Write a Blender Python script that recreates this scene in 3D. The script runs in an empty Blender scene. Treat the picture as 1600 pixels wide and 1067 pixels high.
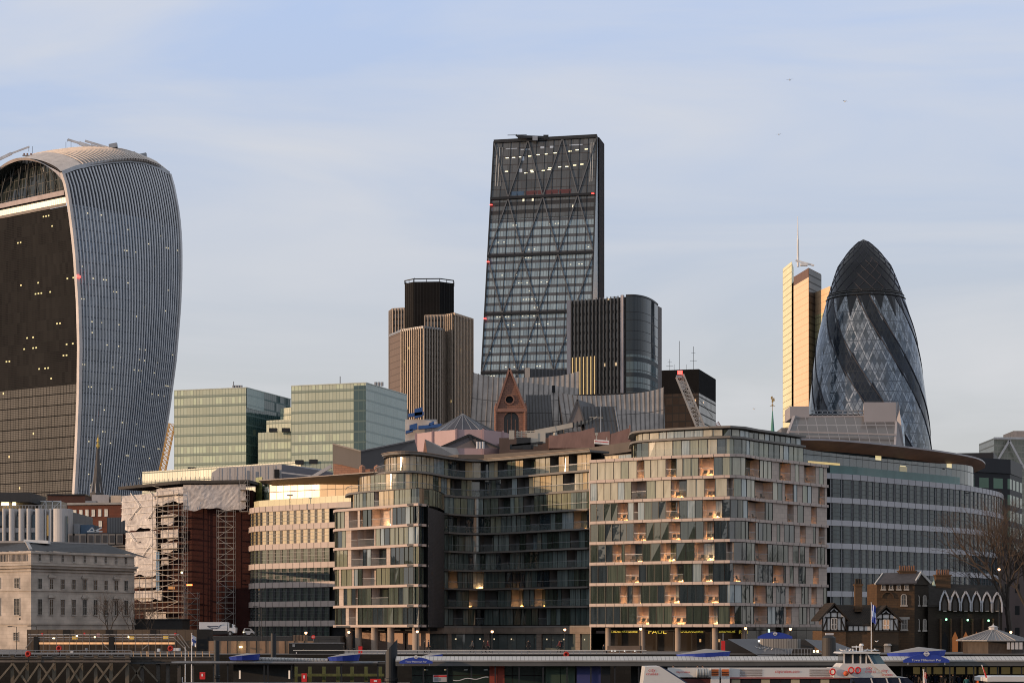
import bpy, bmesh, math, random
from mathutils import Vector
scene = bpy.context.scene
R = math.radians
# ---------------------------------------------------------------- camera
FP, HY, ZC = 3200.0, 985.0, 9.0          # focal length in photo pixels, horizon row, eye height (water = 0)
cam = bpy.data.cameras.new('camera'); camo = bpy.data.objects.new('camera', cam)
scene.collection.objects.link(camo); scene.camera = camo
camo.location = (0, 0, ZC); camo.rotation_euler = (R(90), 0, 0)
cam.sensor_width = 36; cam.lens = 36 * FP / 1600; cam.shift_y = (HY - 533.5) / 1600
scene.cycles.filter_width = 1.05; cam.clip_start = 1; cam.clip_end = 9000
# ---------------------------------------------------------------- light
SUN_AZ = R(-104)      # clockwise from +Y : left of the view and a little behind the camera
SUN_EL = R(7)
sd = Vector((math.sin(SUN_AZ) * math.cos(SUN_EL), math.cos(SUN_AZ) * math.cos(SUN_EL), math.sin(SUN_EL)))
sun = bpy.data.lights.new('sun', 'SUN'); sun.energy = 3.1; sun.angle = R(0.5); sun.color = (1, .66, .40)
suno = bpy.data.objects.new('sun', sun); scene.collection.objects.link(suno)
suno.rotation_euler = sd.to_track_quat('Z', 'Y').to_euler()
world = bpy.data.worlds.new("World"); scene.world = world; world.use_nodes = True
wt = world.node_tree; wt.nodes.clear()
def wn(t, **k):
    n = wt.nodes.new(t)
    for a, b in k.items(): setattr(n, a, b)
    return n
wo = wn('ShaderNodeOutputWorld'); bg = wn('ShaderNodeBackground'); bg.inputs[1].default_value = 0.12
sky = wn('ShaderNodeTexSky', sky_type='NISHITA'); sky.sun_disc = False
sky.sun_elevation = SUN_EL; sky.sun_rotation = SUN_AZ; sky.altitude = 20; sky.air_density = 1.0; sky.dust_density = 1.2; sky.ozone_density = 2.0
tc = wn('ShaderNodeTexCoord'); mp = wn('ShaderNodeMapping'); mp.inputs['Scale'].default_value = (1.2, 1.2, 7.0); mp.inputs['Rotation'].default_value = (0, R(9), 0)
nz = wn('ShaderNodeTexNoise'); nz.inputs['Scale'].default_value = 2.6; nz.inputs['Detail'].default_value = 7; nz.inputs['Roughness'].default_value = .52; nz.inputs['Distortion'].default_value = .6
cr = wn('ShaderNodeValToRGB'); cr.color_ramp.elements[0].position = .40; cr.color_ramp.elements[1].position = .70
cr.color_ramp.elements[1].color = (.75, .75, .75, 1)
# thin high veil over the clear sky, thicker towards the horizon, with faint streaks of cirrus
sx = wn('ShaderNodeSeparateXYZ'); hz = wn('ShaderNodeMapRange'); hz.inputs[1].default_value = 0.0; hz.inputs[2].default_value = .33; hz.inputs[3].default_value = .90; hz.inputs[4].default_value = .72
mix = wn('ShaderNodeMix', data_type='RGBA'); mix2 = wn('ShaderNodeMix', data_type='RGBA'); mix2.inputs[7].default_value = (5.35, 5.4, 5.6, 1)
veil = wn('ShaderNodeValToRGB')
veil.color_ramp.elements[0].position = 0.0; veil.color_ramp.elements[0].color = (.57, .535, .505, 1)
veil.color_ramp.elements[1].position = .3; veil.color_ramp.elements[1].color = (.53, .65, .92, 1)
e = veil.color_ramp.elements.new(.55); e.color = (.66, .67, .68, 1)
e = veil.color_ramp.elements.new(.12); e.color = (.555, .57, .60, 1)
vs = wn('ShaderNodeVectorMath', operation='SCALE'); vs.inputs[3].default_value = 8.6
L = wt.links.new
L(tc.outputs['Generated'], mp.inputs[0]); L(mp.outputs[0], nz.inputs[0]); L(nz.outputs[0], cr.inputs[0])
L(tc.outputs['Generated'], sx.inputs[0]); L(sx.outputs[2], hz.inputs[0]); L(sx.outputs[2], veil.inputs[0])
L(hz.outputs[0], mix.inputs[0]); L(cr.outputs[0], mix2.inputs[0]); L(mix.outputs[2], mix2.inputs[6])
L(veil.outputs[0], vs.inputs[0]); L(sky.outputs[0], mix.inputs[6]); L(vs.outputs[0], mix.inputs[7])
L(mix2.outputs[2], bg.inputs[0]); L(bg.outputs[0], wo.inputs[0])
vsx = scene.view_settings; vsx.view_transform = 'Standard'; vsx.look = 'None'; vsx.exposure = 0.13; vsx.gamma = 1
rnd = random.Random(7)
# ---------------------------------------------------------------- helpers
def X(px, D): return (px - 800) / FP * D
def Z(py, D): return ZC + (HY - py) / FP * D
def W(px, py, D): return Vector((X(px, D), D, Z(py, D)))
UP = Vector((0, 0, 1))
class MB:
    def __init__(s): s.v = []; s.f = []; s.uv = []; s.mi = []; s.m = 0
    def face(s, pts, uv=None):
        b = len(s.v); pts = [Vector(p) for p in pts]; s.v += pts; s.f.append(list(range(b, b + len(pts)))); s.mi.append(s.m)
        if uv is None:
            n = (pts[1] - pts[0]).cross(pts[-1] - pts[0])
            if n.length > 0: n.normalize()
            if abs(n.z) > .8: uv = [(p.x, p.y) for p in pts]
            else:
                t = UP.cross(n)
                if t.length < 1e-6: t = Vector((1, 0, 0))
                t.normalize(); uv = [(p.dot(t), p.z) for p in pts]
        s.uv.append(uv); return s
    def obox(s, c, u, v, w):
        c, u, v, w = map(Vector, (c, u, v, w))
        if u.cross(v).dot(w) < 0: u = -u
        P = lambda a, b, d: c + a * u + b * v + d * w
        for q in (((-1,-1,-1),(-1,1,-1),(1,1,-1),(1,-1,-1)), ((-1,-1,1),(1,-1,1),(1,1,1),(-1,1,1)), ((-1,-1,-1),(1,-1,-1),(1,-1,1),(-1,-1,1)),
                  ((1,1,-1),(-1,1,-1),(-1,1,1),(1,1,1)), ((-1,1,-1),(-1,-1,-1),(-1,-1,1),(-1,1,1)), ((1,-1,-1),(1,1,-1),(1,1,1),(1,-1,1))):
            s.face([P(*k) for k in q])
        return s
    def box(s, x0, x1, y0, y1, z0, z1):
        return s.obox(((x0+x1)/2, (y0+y1)/2, (z0+z1)/2), ((x1-x0)/2, 0, 0), (0, (y1-y0)/2, 0), (0, 0, (z1-z0)/2))
    def bar(s, p, q, w, h=None, up=UP):
        p, q = Vector(p), Vector(q); h = h or w; d = q - p
        if d.length < 1e-6: return s
        a = d.normalized(); sd_ = a.cross(up)
        if sd_.length < 1e-4: sd_ = a.cross(Vector((0, 1, 0)))
        sd_.normalize(); o = sd_.cross(a)
        return s.obox((p + q) / 2, d / 2, sd_ * w / 2, o * h / 2)
    def tube(s, p, q, r0, r1=None, n=8, caps=True):
        p, q = Vector(p), Vector(q); r1 = r0 if r1 is None else r1; d = (q - p).normalized()
        a = d.orthogonal().normalized(); b = d.cross(a)
        A = [p + r0 * (math.cos(2*math.pi*i/n) * a + math.sin(2*math.pi*i/n) * b) for i in range(n)]
        B = [q + r1 * (math.cos(2*math.pi*i/n) * a + math.sin(2*math.pi*i/n) * b) for i in range(n)]
        for i in range(n):
            j = (i + 1) % n; s.face([A[i], A[j], B[j], B[i]])
        if caps: s.face(A[::-1]); s.face(B)
        return s
    def prism(s, poly, z0, z1, cap=True):          # poly of (x,y), counter-clockwise from above
        n = len(poly); ar = sum(poly[i][0]*poly[(i+1)%n][1] - poly[(i+1)%n][0]*poly[i][1] for i in range(n))
        if ar < 0: poly = poly[::-1]
        u = 0
        for i in range(n):
            a, b = poly[i], poly[(i+1) % n]; l = math.hypot(b[0]-a[0], b[1]-a[1])
            s.face([(a[0],a[1],z0), (b[0],b[1],z0), (b[0],b[1],z1), (a[0],a[1],z1)], [(u,z0),(u+l,z0),(u+l,z1),(u,z1)]); u += l
        if cap: s.face([(p[0],p[1],z1) for p in poly]); s.face([(p[0],p[1],z0) for p in poly[::-1]])
        return s
    def lathe(s, prof, c, n=24, seg=(0, 2*math.pi)):        # prof (r,z) from bottom to top
        v = 0
        for (r0, z0), (r1, z1) in zip(prof, prof[1:]):
            dv = math.hypot(r1-r0, z1-z0)
            for i in range(n):
                a, b = seg[0] + (seg[1]-seg[0])*i/n, seg[0] + (seg[1]-seg[0])*(i+1)/n
                P = lambda r, z, t: (c[0] + r*math.cos(t), c[1] + r*math.sin(t), c[2] + z)
                pts = [P(r0,z0,a), P(r0,z0,b), P(r1,z1,b), P(r1,z1,a)]; uv = [(a, z0), (b, z0), (b, z1), (a, z1)]
                if r1 < 1e-6: pts, uv = pts[:3], uv[:3]
                elif r0 < 1e-6: pts, uv = [pts[0], pts[2], pts[3]], [uv[0], uv[2], uv[3]]
                s.face(pts, uv)
        return s
    def sweep(s, pts, side, out):                     # ribbon box along pts; side/out are half width / full depth vectors (or lists)
        n = len(pts)
        for i in range(n - 1):
            s0 = side[i] if isinstance(side, list) else side; s1 = side[i+1] if isinstance(side, list) else side
            o0 = out[i] if isinstance(out, list) else out; o1 = out[i+1] if isinstance(out, list) else out
            a, b = pts[i], pts[i+1]
            s.face([a - s0 + o0, b - s1 + o1, b + s1 + o1, a + s0 + o0][::-1])
            s.face([a - s0, b - s1, b - s1 + o1, a - s0 + o0][::-1]); s.face([a + s0 + o0, b + s1 + o1, b + s1, a + s0][::-1])
        a, b = pts[-1], pts[0]
        s1 = side[-1] if isinstance(side, list) else side; o1 = out[-1] if isinstance(out, list) else out
        s.face([a - s1, a + s1, a + s1 + o1, a - s1 + o1])
        return s
    def band(s, path, din, dout, z0, z1):             # slab edge following a Path, from din inside to dout outside
        u = 0; pts = path.pts
        for i in range(len(pts) - 1):
            l = (pts[i+1] - pts[i]).length
            a0, a1 = path.off(i, dout), path.off(i+1, dout); b0, b1 = path.off(i, -din), path.off(i+1, -din)
            f = lambda p, z: (p[0], p[1], z)
            s.face([f(a0,z0), f(a1,z0), f(a1,z1), f(a0,z1)], [(u,z0),(u+l,z0),(u+l,z1),(u,z1)])
            s.face([f(a0,z1), f(a1,z1), f(b1,z1), f(b0,z1)]); s.face([f(a0,z0), f(b0,z0), f(b1,z0), f(a1,z0)])
            u += l
        for i, sg in ((0, 1), (len(pts)-1, -1)):
            a, b = path.off(i, dout), path.off(i, -din); q = [(b[0],b[1],z0),(a[0],a[1],z0),(a[0],a[1],z1),(b[0],b[1],z1)]
            s.face(q if sg > 0 else q[::-1])
        return s
    def wall(s, path, z0, z1, o=0.0, u0=0.0):
        u = u0; pts = path.pts
        for i in range(len(pts) - 1):
            l = (pts[i+1] - pts[i]).length; a, b = path.off(i, o), path.off(i+1, o)
            s.face([(a[0],a[1],z0),(b[0],b[1],z0),(b[0],b[1],z1),(a[0],a[1],z1)], [(u,z0),(u+l,z0),(u+l,z1),(u,z1)]); u += l
        return s
    def mesh(s, name, mats, loc=(0,0,0), smooth=False):
        me = bpy.data.meshes.new(name); l = Vector(loc)
        me.from_pydata([p - l for p in s.v], [], s.f)
        ul = me.uv_layers.new(name='UVMap'); k = 0; data = []
        for uv in s.uv:
            for a in uv: data += [a[0], a[1]]
        ul.data.foreach_set('uv', data)
        for m in (mats if isinstance(mats, (list, tuple)) else [mats]): me.materials.append(m)
        me.polygons.foreach_set('material_index', s.mi)
        if smooth: 
            bm = bmesh.new(); bm.from_mesh(me); bmesh.ops.remove_doubles(bm, verts=bm.verts, dist=.001); bm.to_mesh(me); bm.free()
            me.polygons.foreach_set('use_smooth', [True]*len(me.polygons))
        me.update(); return me
class Path:
    def __init__(s, pts, smooth=0):
        pts = [Vector((p[0], p[1])) for p in pts]
        if smooth:
            q = []; n = len(pts)
            for i in range(n - 1):
                p0, p1, p2, p3 = pts[max(i-1,0)], pts[i], pts[i+1], pts[min(i+2,n-1)]
                for k in range(smooth):
                    t = k / smooth
                    q.append(.5*((2*p1) + (p2-p0)*t + (2*p0-5*p1+4*p2-p3)*t*t + (3*p1-p0-3*p2+p3)*t**3))
            q.append(pts[-1]); pts = q
        s.pts = pts; s.s = [0]
        for a, b in zip(pts, pts[1:]): s.s.append(s.s[-1] + (b-a).length)
        s.len = s.s[-1]; s.n = []
        for i in range(len(pts)):
            a = pts[max(i-1,0)]; b = pts[min(i+1,len(pts)-1)]; d = (b-a).normalized(); n_ = Vector((d.y, -d.x))
            d0 = (pts[i]-a).normalized() if i else d; nn = Vector((d0.y, -d0.x)); c = max(.5, n_.dot(nn)); s.n.append(n_ / c)
    def off(s, i, o): p = s.pts[i] + s.n[i]*o; return (p.x, p.y)
    def at(s, t):
        t = max(0, min(s.len, t))
        for i in range(len(s.pts)-1):
            if t <= s.s[i+1] + 1e-9:
                k = (t - s.s[i]) / max(1e-9, s.s[i+1]-s.s[i]); return s.pts[i].lerp(s.pts[i+1], k)
        return s.pts[-1].copy()
    def nrm(s, t):
        a, b = s.at(t-.05), s.at(t+.05); d = (b-a).normalized(); return Vector((d.y, -d.x))
    def spx(s, px):                                   # arc length where the path crosses a photo column
        f = lambda p: p.x / p.y * FP + 800
        best = None
        for i in range(len(s.pts)-1):
            a, b = f(s.pts[i]), f(s.pts[i+1])
            if min(a,b) - 1e-6 <= px <= max(a,b) + 1e-6 and abs(b-a) > 1e-9: best = s.s[i] + (px-a)/(b-a)*(s.s[i+1]-s.s[i])
        if best is None: best = 0 if abs(f(s.pts[0])-px) < abs(f(s.pts[-1])-px) else s.len
        return best
    def sub(s, a, b):
        q = [s.at(a)] + [s.pts[i] for i in range(len(s.pts)) if a + 1e-3 < s.s[i] < b - 1e-3] + [s.at(b)]
        return Path(q)
    def offset(s, o): return Path([s.off(i, o) for i in range(len(s.pts))])
def PP(l, smooth=0): return Path([(X(p, D), D) for p, D in l], smooth)
LINK = scene.collection.objects.link
def props(o, label=None, cat=None, group=None, kind=None):
    if label: o['label'] = label
    if cat: o['category'] = cat
    if group: o['group'] = group
    if kind: o['kind'] = kind
    return o
class Thing:
    def __init__(s, name, label, cat, loc, group=None):
        s.o = bpy.data.objects.new(name, None); s.o.empty_display_size = .5; LINK(s.o); s.o.location = loc; s.loc = Vector(loc); props(s.o, label, cat, group)
    def part(s, name, mb, mat, label=None, parent=None, kind=None, smooth=False):
        o = bpy.data.objects.new(name, mb.mesh(name, mat, s.loc, smooth)); LINK(o); o.parent = parent or s.o
        props(o, label, None, None, kind); return o
def single(name, mb, mat, label=None, cat=None, group=None, kind=None, loc=(0,0,0), smooth=False):
    o = bpy.data.objects.new(name, mb.mesh(name, mat, loc, smooth)); LINK(o); o.location = loc; return props(o, label, cat, group, kind)
def copy_tree(o, parent=None, loc=None, rz=None, label=None):
    c = o.copy(); LINK(c); c.parent = parent
    if loc is not None: c.location = loc
    if rz is not None: c.rotation_euler = (0, 0, rz)
    if label: c['label'] = label
    for ch in [k for k in KIDS(o)]: copy_tree(ch, c)
    return c
def KIDS(o): return [k for k in scene.collection.objects if k.parent == o]
FONTC = {}
def text_mb(txt, size, origin, right, up=UP, align='CENTER', depth=.03, sx=1.0):
    cu = bpy.data.curves.new('t', 'FONT'); cu.body = txt; cu.size = 1; cu.align_x = align; cu.extrude = 0; cu.resolution_u = 2
    ob = bpy.data.objects.new('t', cu); LINK(ob); dg = bpy.context.evaluated_depsgraph_get(); dg.update()
    me = bpy.data.meshes.new_from_object(ob.evaluated_get(dg)); mb = MB()
    right = Vector(right).normalized(); up = Vector(up); out = right.cross(up).normalized(); o = Vector(origin)
    for p in me.polygons: mb.face([o + right*me.vertices[i].co.x*size*sx + up*me.vertices[i].co.y*size + out*depth for i in p.vertices])
    bpy.data.objects.remove(ob); bpy.data.curves.remove(cu); bpy.data.meshes.remove(me); return mb
# ---------------------------------------------------------------- materials
def newmat(name):
    m = bpy.data.materials.new(name); m.use_nodes = True; t = m.node_tree; return m, t, t.nodes['Principled BSDF']
def mth(t, op, a, b=None, c=None):
    n = t.nodes.new('ShaderNodeMath'); n.operation = op
    for i, v in enumerate((a, b, c)):
        if v is None: continue
        if isinstance(v, (int, float)): n.inputs[i].default_value = v
        else: t.links.new(v, n.inputs[i])
    return n.outputs[0]
def mixc(t, f, a, b):
    n = t.nodes.new('ShaderNodeMix'); n.data_type = 'RGBA'
    for i, v in ((0, f), (6, a), (7, b)):
        if isinstance(v, (int, float)): n.inputs[i].default_value = v
        elif isinstance(v, (tuple, list)): n.inputs[i].default_value = (*v[:3], 1)
        else: t.links.new(v, n.inputs[i])
    return n.outputs[2]
def mat(name, col, rough=.7, metal=0.0, var=.18, scale=.35, spec=.35, bump=0.0, emit=None, es=0, streak=True, alpha=1):
    m, t, b = newmat(name); tc_ = t.nodes.new('ShaderNodeTexCoord'); mp_ = t.nodes.new('ShaderNodeMapping')
    mp_.inputs['Scale'].default_value = (1, 1, .35 if streak else 1)
    n = t.nodes.new('ShaderNodeTexNoise'); n.inputs['Scale'].default_value = scale; n.inputs['Detail'].default_value = 8; n.inputs['Roughness'].default_value = .62
    t.links.new(tc_.outputs['Object'], mp_.inputs[0]); t.links.new(mp_.outputs[0], n.inputs[0])
    f = t.nodes.new('ShaderNodeMapRange'); f.inputs[1].default_value = .3; f.inputs[2].default_value = .7; t.links.new(n.outputs[0], f.inputs[0])
    c = mixc(t, f.outputs[0], [max(0, k*(1-var)) for k in col], [min(1, k*(1+var)) for k in col]); t.links.new(c, b.inputs['Base Color'])
    b.inputs['Roughness'].default_value = rough; b.inputs['Metallic'].default_value = metal; b.inputs['Specular IOR Level'].default_value = spec
    if bump:
        bp = t.nodes.new('ShaderNodeBump'); bp.inputs['Strength'].default_value = bump; bp.inputs['Distance'].default_value = .3; t.links.new(n.outputs[0], bp.inputs['Height']); t.links.new(bp.outputs[0], b.inputs['Normal'])
    if emit: b.inputs['Emission Color'].default_value = (*emit, 1); b.inputs['Emission Strength'].default_value = es
    if alpha < 1: b.inputs['Alpha'].default_value = alpha
    return m
def bricks(name, c1, c2, mortar, w=.45, h=.15, ms=.02, rough=.85, bump=.3, stain=.3):
    m, t, b = newmat(name); uv = t.nodes.new('ShaderNodeUVMap'); br = t.nodes.new('ShaderNodeTexBrick')
    br.inputs['Color1'].default_value = (*c1, 1); br.inputs['Color2'].default_value = (*c2, 1); br.inputs['Mortar'].default_value = (*mortar, 1)
    br.inputs['Scale'].default_value = 1; br.inputs['Brick Width'].default_value = w; br.inputs['Row Height'].default_value = h; br.inputs['Mortar Size'].default_value = ms
    n = t.nodes.new('ShaderNodeTexNoise'); n.inputs['Scale'].default_value = .4; n.inputs['Detail'].default_value = 7
    t.links.new(uv.outputs[0], br.inputs[0]); t.links.new(uv.outputs[0], n.inputs[0])
    f = t.nodes.new('ShaderNodeMapRange'); f.inputs[1].default_value = .35; f.inputs[2].default_value = .7; f.inputs[3].default_value = 0; f.inputs[4].default_value = stain; t.links.new(n.outputs[0], f.inputs[0])
    t.links.new(mixc(t, f.outputs[0], br.outputs[0], [k*.35 for k in c1]), b.inputs['Base Color']); b.inputs['Roughness'].default_value = rough; b.inputs['Specular IOR Level'].default_value = .25
    return m
def grid(name, cw, ch, mv, mh, g1, g2, frame, lit=0.0, litc=(1, .8, .4), ls=1.0, rough=.06, ior=2.0, jit=.012, frough=.55, litsize=(.2, .8, .45, .8), cl=.5, clu=.12, fbias=0.0, metal=0.0, fspec=.3, v2=None, gspec=.5):
    """curtain wall: cells cw x ch metres in UV, vertical / horizontal frame shares mv, mh; random panes, a few lit ones"""
    m, t, b = newmat(name); uv = t.nodes.new('ShaderNodeUVMap'); sp = t.nodes.new('ShaderNodeSeparateXYZ'); t.links.new(uv.outputs[0], sp.inputs[0])
    u = mth(t, 'DIVIDE', sp.outputs[0], cw); v = mth(t, 'DIVIDE', sp.outputs[1], ch)
    fu, fv = mth(t, 'FRACT', u), mth(t, 'FRACT', v); cu, cv = mth(t, 'FLOOR', u), mth(t, 'FLOOR', v)
    line = mth(t, 'MAXIMUM', mth(t, 'LESS_THAN', fu, mv), mth(t, 'LESS_THAN', fv, mh))
    cb = t.nodes.new('ShaderNodeCombineXYZ'); t.links.new(cu, cb.inputs[0]); t.links.new(cv, cb.inputs[1])
    wnz = t.nodes.new('ShaderNodeTexWhiteNoise'); wnz.noise_dimensions = '3D'; t.links.new(cb.outputs[0], wnz.inputs[0])
    big = t.nodes.new('ShaderNodeTexNoise'); big.inputs['Scale'].default_value = .05; big.inputs['Detail'].default_value = 5; t.links.new(uv.outputs[0], big.inputs[0])
    bf = t.nodes.new('ShaderNodeMapRange'); bf.inputs[1].default_value = .35; bf.inputs[2].default_value = .65; t.links.new(big.outputs[0], bf.inputs[0])
    f = mth(t, 'MULTIPLY_ADD', wnz.outputs[0], .55, mth(t, 'MULTIPLY', bf.outputs[0], .45))
    gl = mixc(t, f, g1, g2)
    if v2: 
        vv = mth(t, 'LESS_THAN', mth(t, 'FRACT', mth(t, 'MULTIPLY', fv, v2[0])), v2[1]); gl = mixc(t, vv, gl, v2[2])
    t.links.new(mixc(t, line, gl, frame), b.inputs['Base Color'])
    t.links.new(mth(t, 'MULTIPLY_ADD', line, frough - rough, rough), b.inputs['Roughness'])
    t.links.new(mth(t, 'MULTIPLY_ADD', line, fspec - gspec, gspec), b.inputs['Specular IOR Level'])
    b.inputs['IOR'].default_value = ior; b.inputs['Metallic'].default_value = metal
    if jit:
        g = t.nodes.new('ShaderNodeNewGeometry'); s1 = t.nodes.new('ShaderNodeVectorMath'); s1.operation = 'SUBTRACT'; s1.inputs[1].default_value = (.5, .5, .5); t.links.new(wnz.outputs[1], s1.inputs[0])
        s2 = t.nodes.new('ShaderNodeVectorMath'); s2.operation = 'SCALE'; s2.inputs[3].default_value = jit * 2; t.links.new(s1.outputs[0], s2.inputs[0])
        s3 = t.nodes.new('ShaderNodeVectorMath'); s3.operation = 'ADD'; t.links.new(s2.outputs[0], s3.inputs[0]); t.links.new(g.outputs['Normal'], s3.inputs[1])
        s4 = t.nodes.new('ShaderNodeVectorMath'); s4.operation = 'NORMALIZE'; t.links.new(s3.outputs[0], s4.inputs[0]); t.links.new(s4.outputs[0], b.inputs['Normal'])
    if lit:
        cm = t.nodes.new('ShaderNodeCombineXYZ'); t.links.new(mth(t, 'MULTIPLY', cu, clu), cm.inputs[0]); t.links.new(mth(t, 'MULTIPLY', cv, 3.17), cm.inputs[1])
        cn = t.nodes.new('ShaderNodeTexNoise'); cn.inputs['Scale'].default_value = 1; cn.inputs['Detail'].default_value = 1; t.links.new(cm.outputs[0], cn.inputs[0])
        w2 = t.nodes.new('ShaderNodeTexWhiteNoise'); w2.noise_dimensions = '4D'; w2.inputs['W'].default_value = 3.3; t.links.new(cb.outputs[0], w2.inputs[0])
        k = mth(t, 'MULTIPLY', mth(t, 'LESS_THAN', w2.outputs[0], lit), mth(t, 'GREATER_THAN', cn.outputs[0], cl))
        for a, op in ((litsize[0], 'GREATER_THAN'), (litsize[1], 'LESS_THAN')): k = mth(t, 'MULTIPLY', k, mth(t, op, fu, a))
        for a, op in ((litsize[2], 'GREATER_THAN'), (litsize[3], 'LESS_THAN')): k = mth(t, 'MULTIPLY', k, mth(t, op, fv, a))
        k = mth(t, 'MULTIPLY', k, mth(t, 'SUBTRACT', 1, line))
        b.inputs['Emission Color'].default_value = (*litc, 1); t.links.new(mth(t, 'MULTIPLY', k, ls), b.inputs['Emission Strength'])
    return m
def glassmat(name, c1, c2, ior=2.0, rough=.04, fold=9.0):
    """window pane in front of curtains / a dim room"""
    m, t, b = newmat(name); uv = t.nodes.new('ShaderNodeUVMap'); mp_ = t.nodes.new('ShaderNodeMapping'); mp_.inputs['Scale'].default_value = (fold, .25, 1)
    n = t.nodes.new('ShaderNodeTexNoise'); n.inputs['Scale'].default_value = .6; n.inputs['Detail'].default_value = 4; t.links.new(uv.outputs[0], mp_.inputs[0]); t.links.new(mp_.outputs[0], n.inputs[0])
    f = t.nodes.new('ShaderNodeMapRange'); f.inputs[1].default_value = .35; f.inputs[2].default_value = .65; t.links.new(n.outputs[0], f.inputs[0])
    t.links.new(mixc(t, f.outputs[0], c1, c2), b.inputs['Base Color']); b.inputs['Roughness'].default_value = rough; b.inputs['IOR'].default_value = ior
    wv = t.nodes.new('ShaderNodeTexNoise'); wv.inputs['Scale'].default_value = .7; wv.inputs['Detail'].default_value = 2; t.links.new(uv.outputs[0], wv.inputs[0])
    bp = t.nodes.new('ShaderNodeBump'); bp.inputs['Strength'].default_value = .07; bp.inputs['Distance'].default_value = .1; t.links.new(wv.outputs[0], bp.inputs['Height']); t.links.new(bp.outputs[0], b.inputs['Normal'])
    return m
def clear(name, tint, alpha, rough=.02):
    m, t, b = newmat(name); b.inputs['Base Color'].default_value = (*tint, 1); b.inputs['Alpha'].default_value = alpha; b.inputs['Roughness'].default_value = rough; b.inputs['IOR'].default_value = 1.6
    n = t.nodes.new('ShaderNodeTexNoise'); n.inputs['Scale'].default_value = 2; uv = t.nodes.new('ShaderNodeUVMap'); t.links.new(uv.outputs[0], n.inputs[0])
    t.links.new(mth(t, 'MULTIPLY_ADD', n.outputs[0], .15, alpha - .07), b.inputs['Alpha']); return m
def glow(name, c, s): return mat(name, c, .5, emit=c, es=s, var=.05)
white = mat('white_paint', (.72, .72, .72), .45); darkm = mat('dark_metal', (.03, .032, .035), .45, .3)
greym = mat('grey_metal', (.28, .29, .31), .45, .4); alum = mat('aluminium', (.5, .5, .52), .4, .3)
lead = mat('standing_seam_lead', (.17, .165, .165), .6, 0, .25, .6); black = mat('black_void', (.008, .009, .010), .7)
conc = mat('concrete', (.30, .29, .28), .85, 0, .22, .5); lightc = mat('pale_panel', (.52, .50, .50), .6)
slate = mat('slate_roof', (.045, .047, .052), .7, 0, .35, 1.5)
warm_glow = glow('warm_lamp', (1, .50, .16), 3.5); yel_glow = glow('yellow_lamp', (1, .85, .45), 6); red_glow = glow('red_lamp', (1, .05, .04), 5); green_glow = glow('green_lamp', (.35, 1, .55), 5)
redp = mat('red_paint', (.62, .03, .03), .5); bluep = mat('blue_paint', (.03, .06, .34), .45)
def closed(front, depth):       # polygon for a body: front path and a back line
    p = list(front); return [(a.x, a.y) for a in p] + [(p[-1].x + depth*.1, max(q.y for q in p) + depth), (p[0].x, max(q.y for q in p) + depth)]
# ================================================================ GROUND
g = MB(); g.face([(-4000, 262, 6.0), (4000, 262, 6.0), (4000, 8000, 6.0), (-4000, 8000, 6.0)])
single('ground', g, mat('paving', (.16, .15, .145), .85, scale=.2), kind='structure')
g = MB(); g.face([(-4000, 262, -2), (4000, 262, -2), (4000, 262, 6), (-4000, 262, 6)])
single('river_wall', g, bricks('granite_wall', (.02, .018, .015), (.014, .012, .01), (.01, .01, .009), 1.2, .5, .03), kind='structure')
m_, t_, b_ = newmat('river_water'); b_.inputs['Base Color'].default_value = (.05, .055, .045, 1); b_.inputs['Roughness'].default_value = .12; b_.inputs['IOR'].default_value = 1.33
n_ = t_.nodes.new('ShaderNodeTexNoise'); n_.inputs['Scale'].default_value = .5; n_.inputs['Detail'].default_value = 6; tcx = t_.nodes.new('ShaderNodeTexCoord'); t_.links.new(tcx.outputs['Object'], n_.inputs[0])
bp_ = t_.nodes.new('ShaderNodeBump'); bp_.inputs['Strength'].default_value = .6; bp_.inputs['Distance'].default_value = .4; t_.links.new(n_.outputs[0], bp_.inputs['Height']); t_.links.new(bp_.outputs[0], b_.inputs['Normal'])
g = MB(); g.face([(-4000, -40, 0), (4000, -40, 0), (4000, 262, 0), (-4000, 262, 0)]); single('river', g, m_, kind='structure')
g = MB(); g.face([(-4000, -3000, 5.0), (4000, -3000, 5.0), (4000, -40, 5.0), (-4000, -40, 5.0)]); g.face([(-4000, -40, -1), (-4000, -40, 5), (4000, -40, 5), (4000, -40, -1)])
single('south_bank_ground', g, mat('paving_south', (.12, .115, .11), .85), kind='structure')
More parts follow.
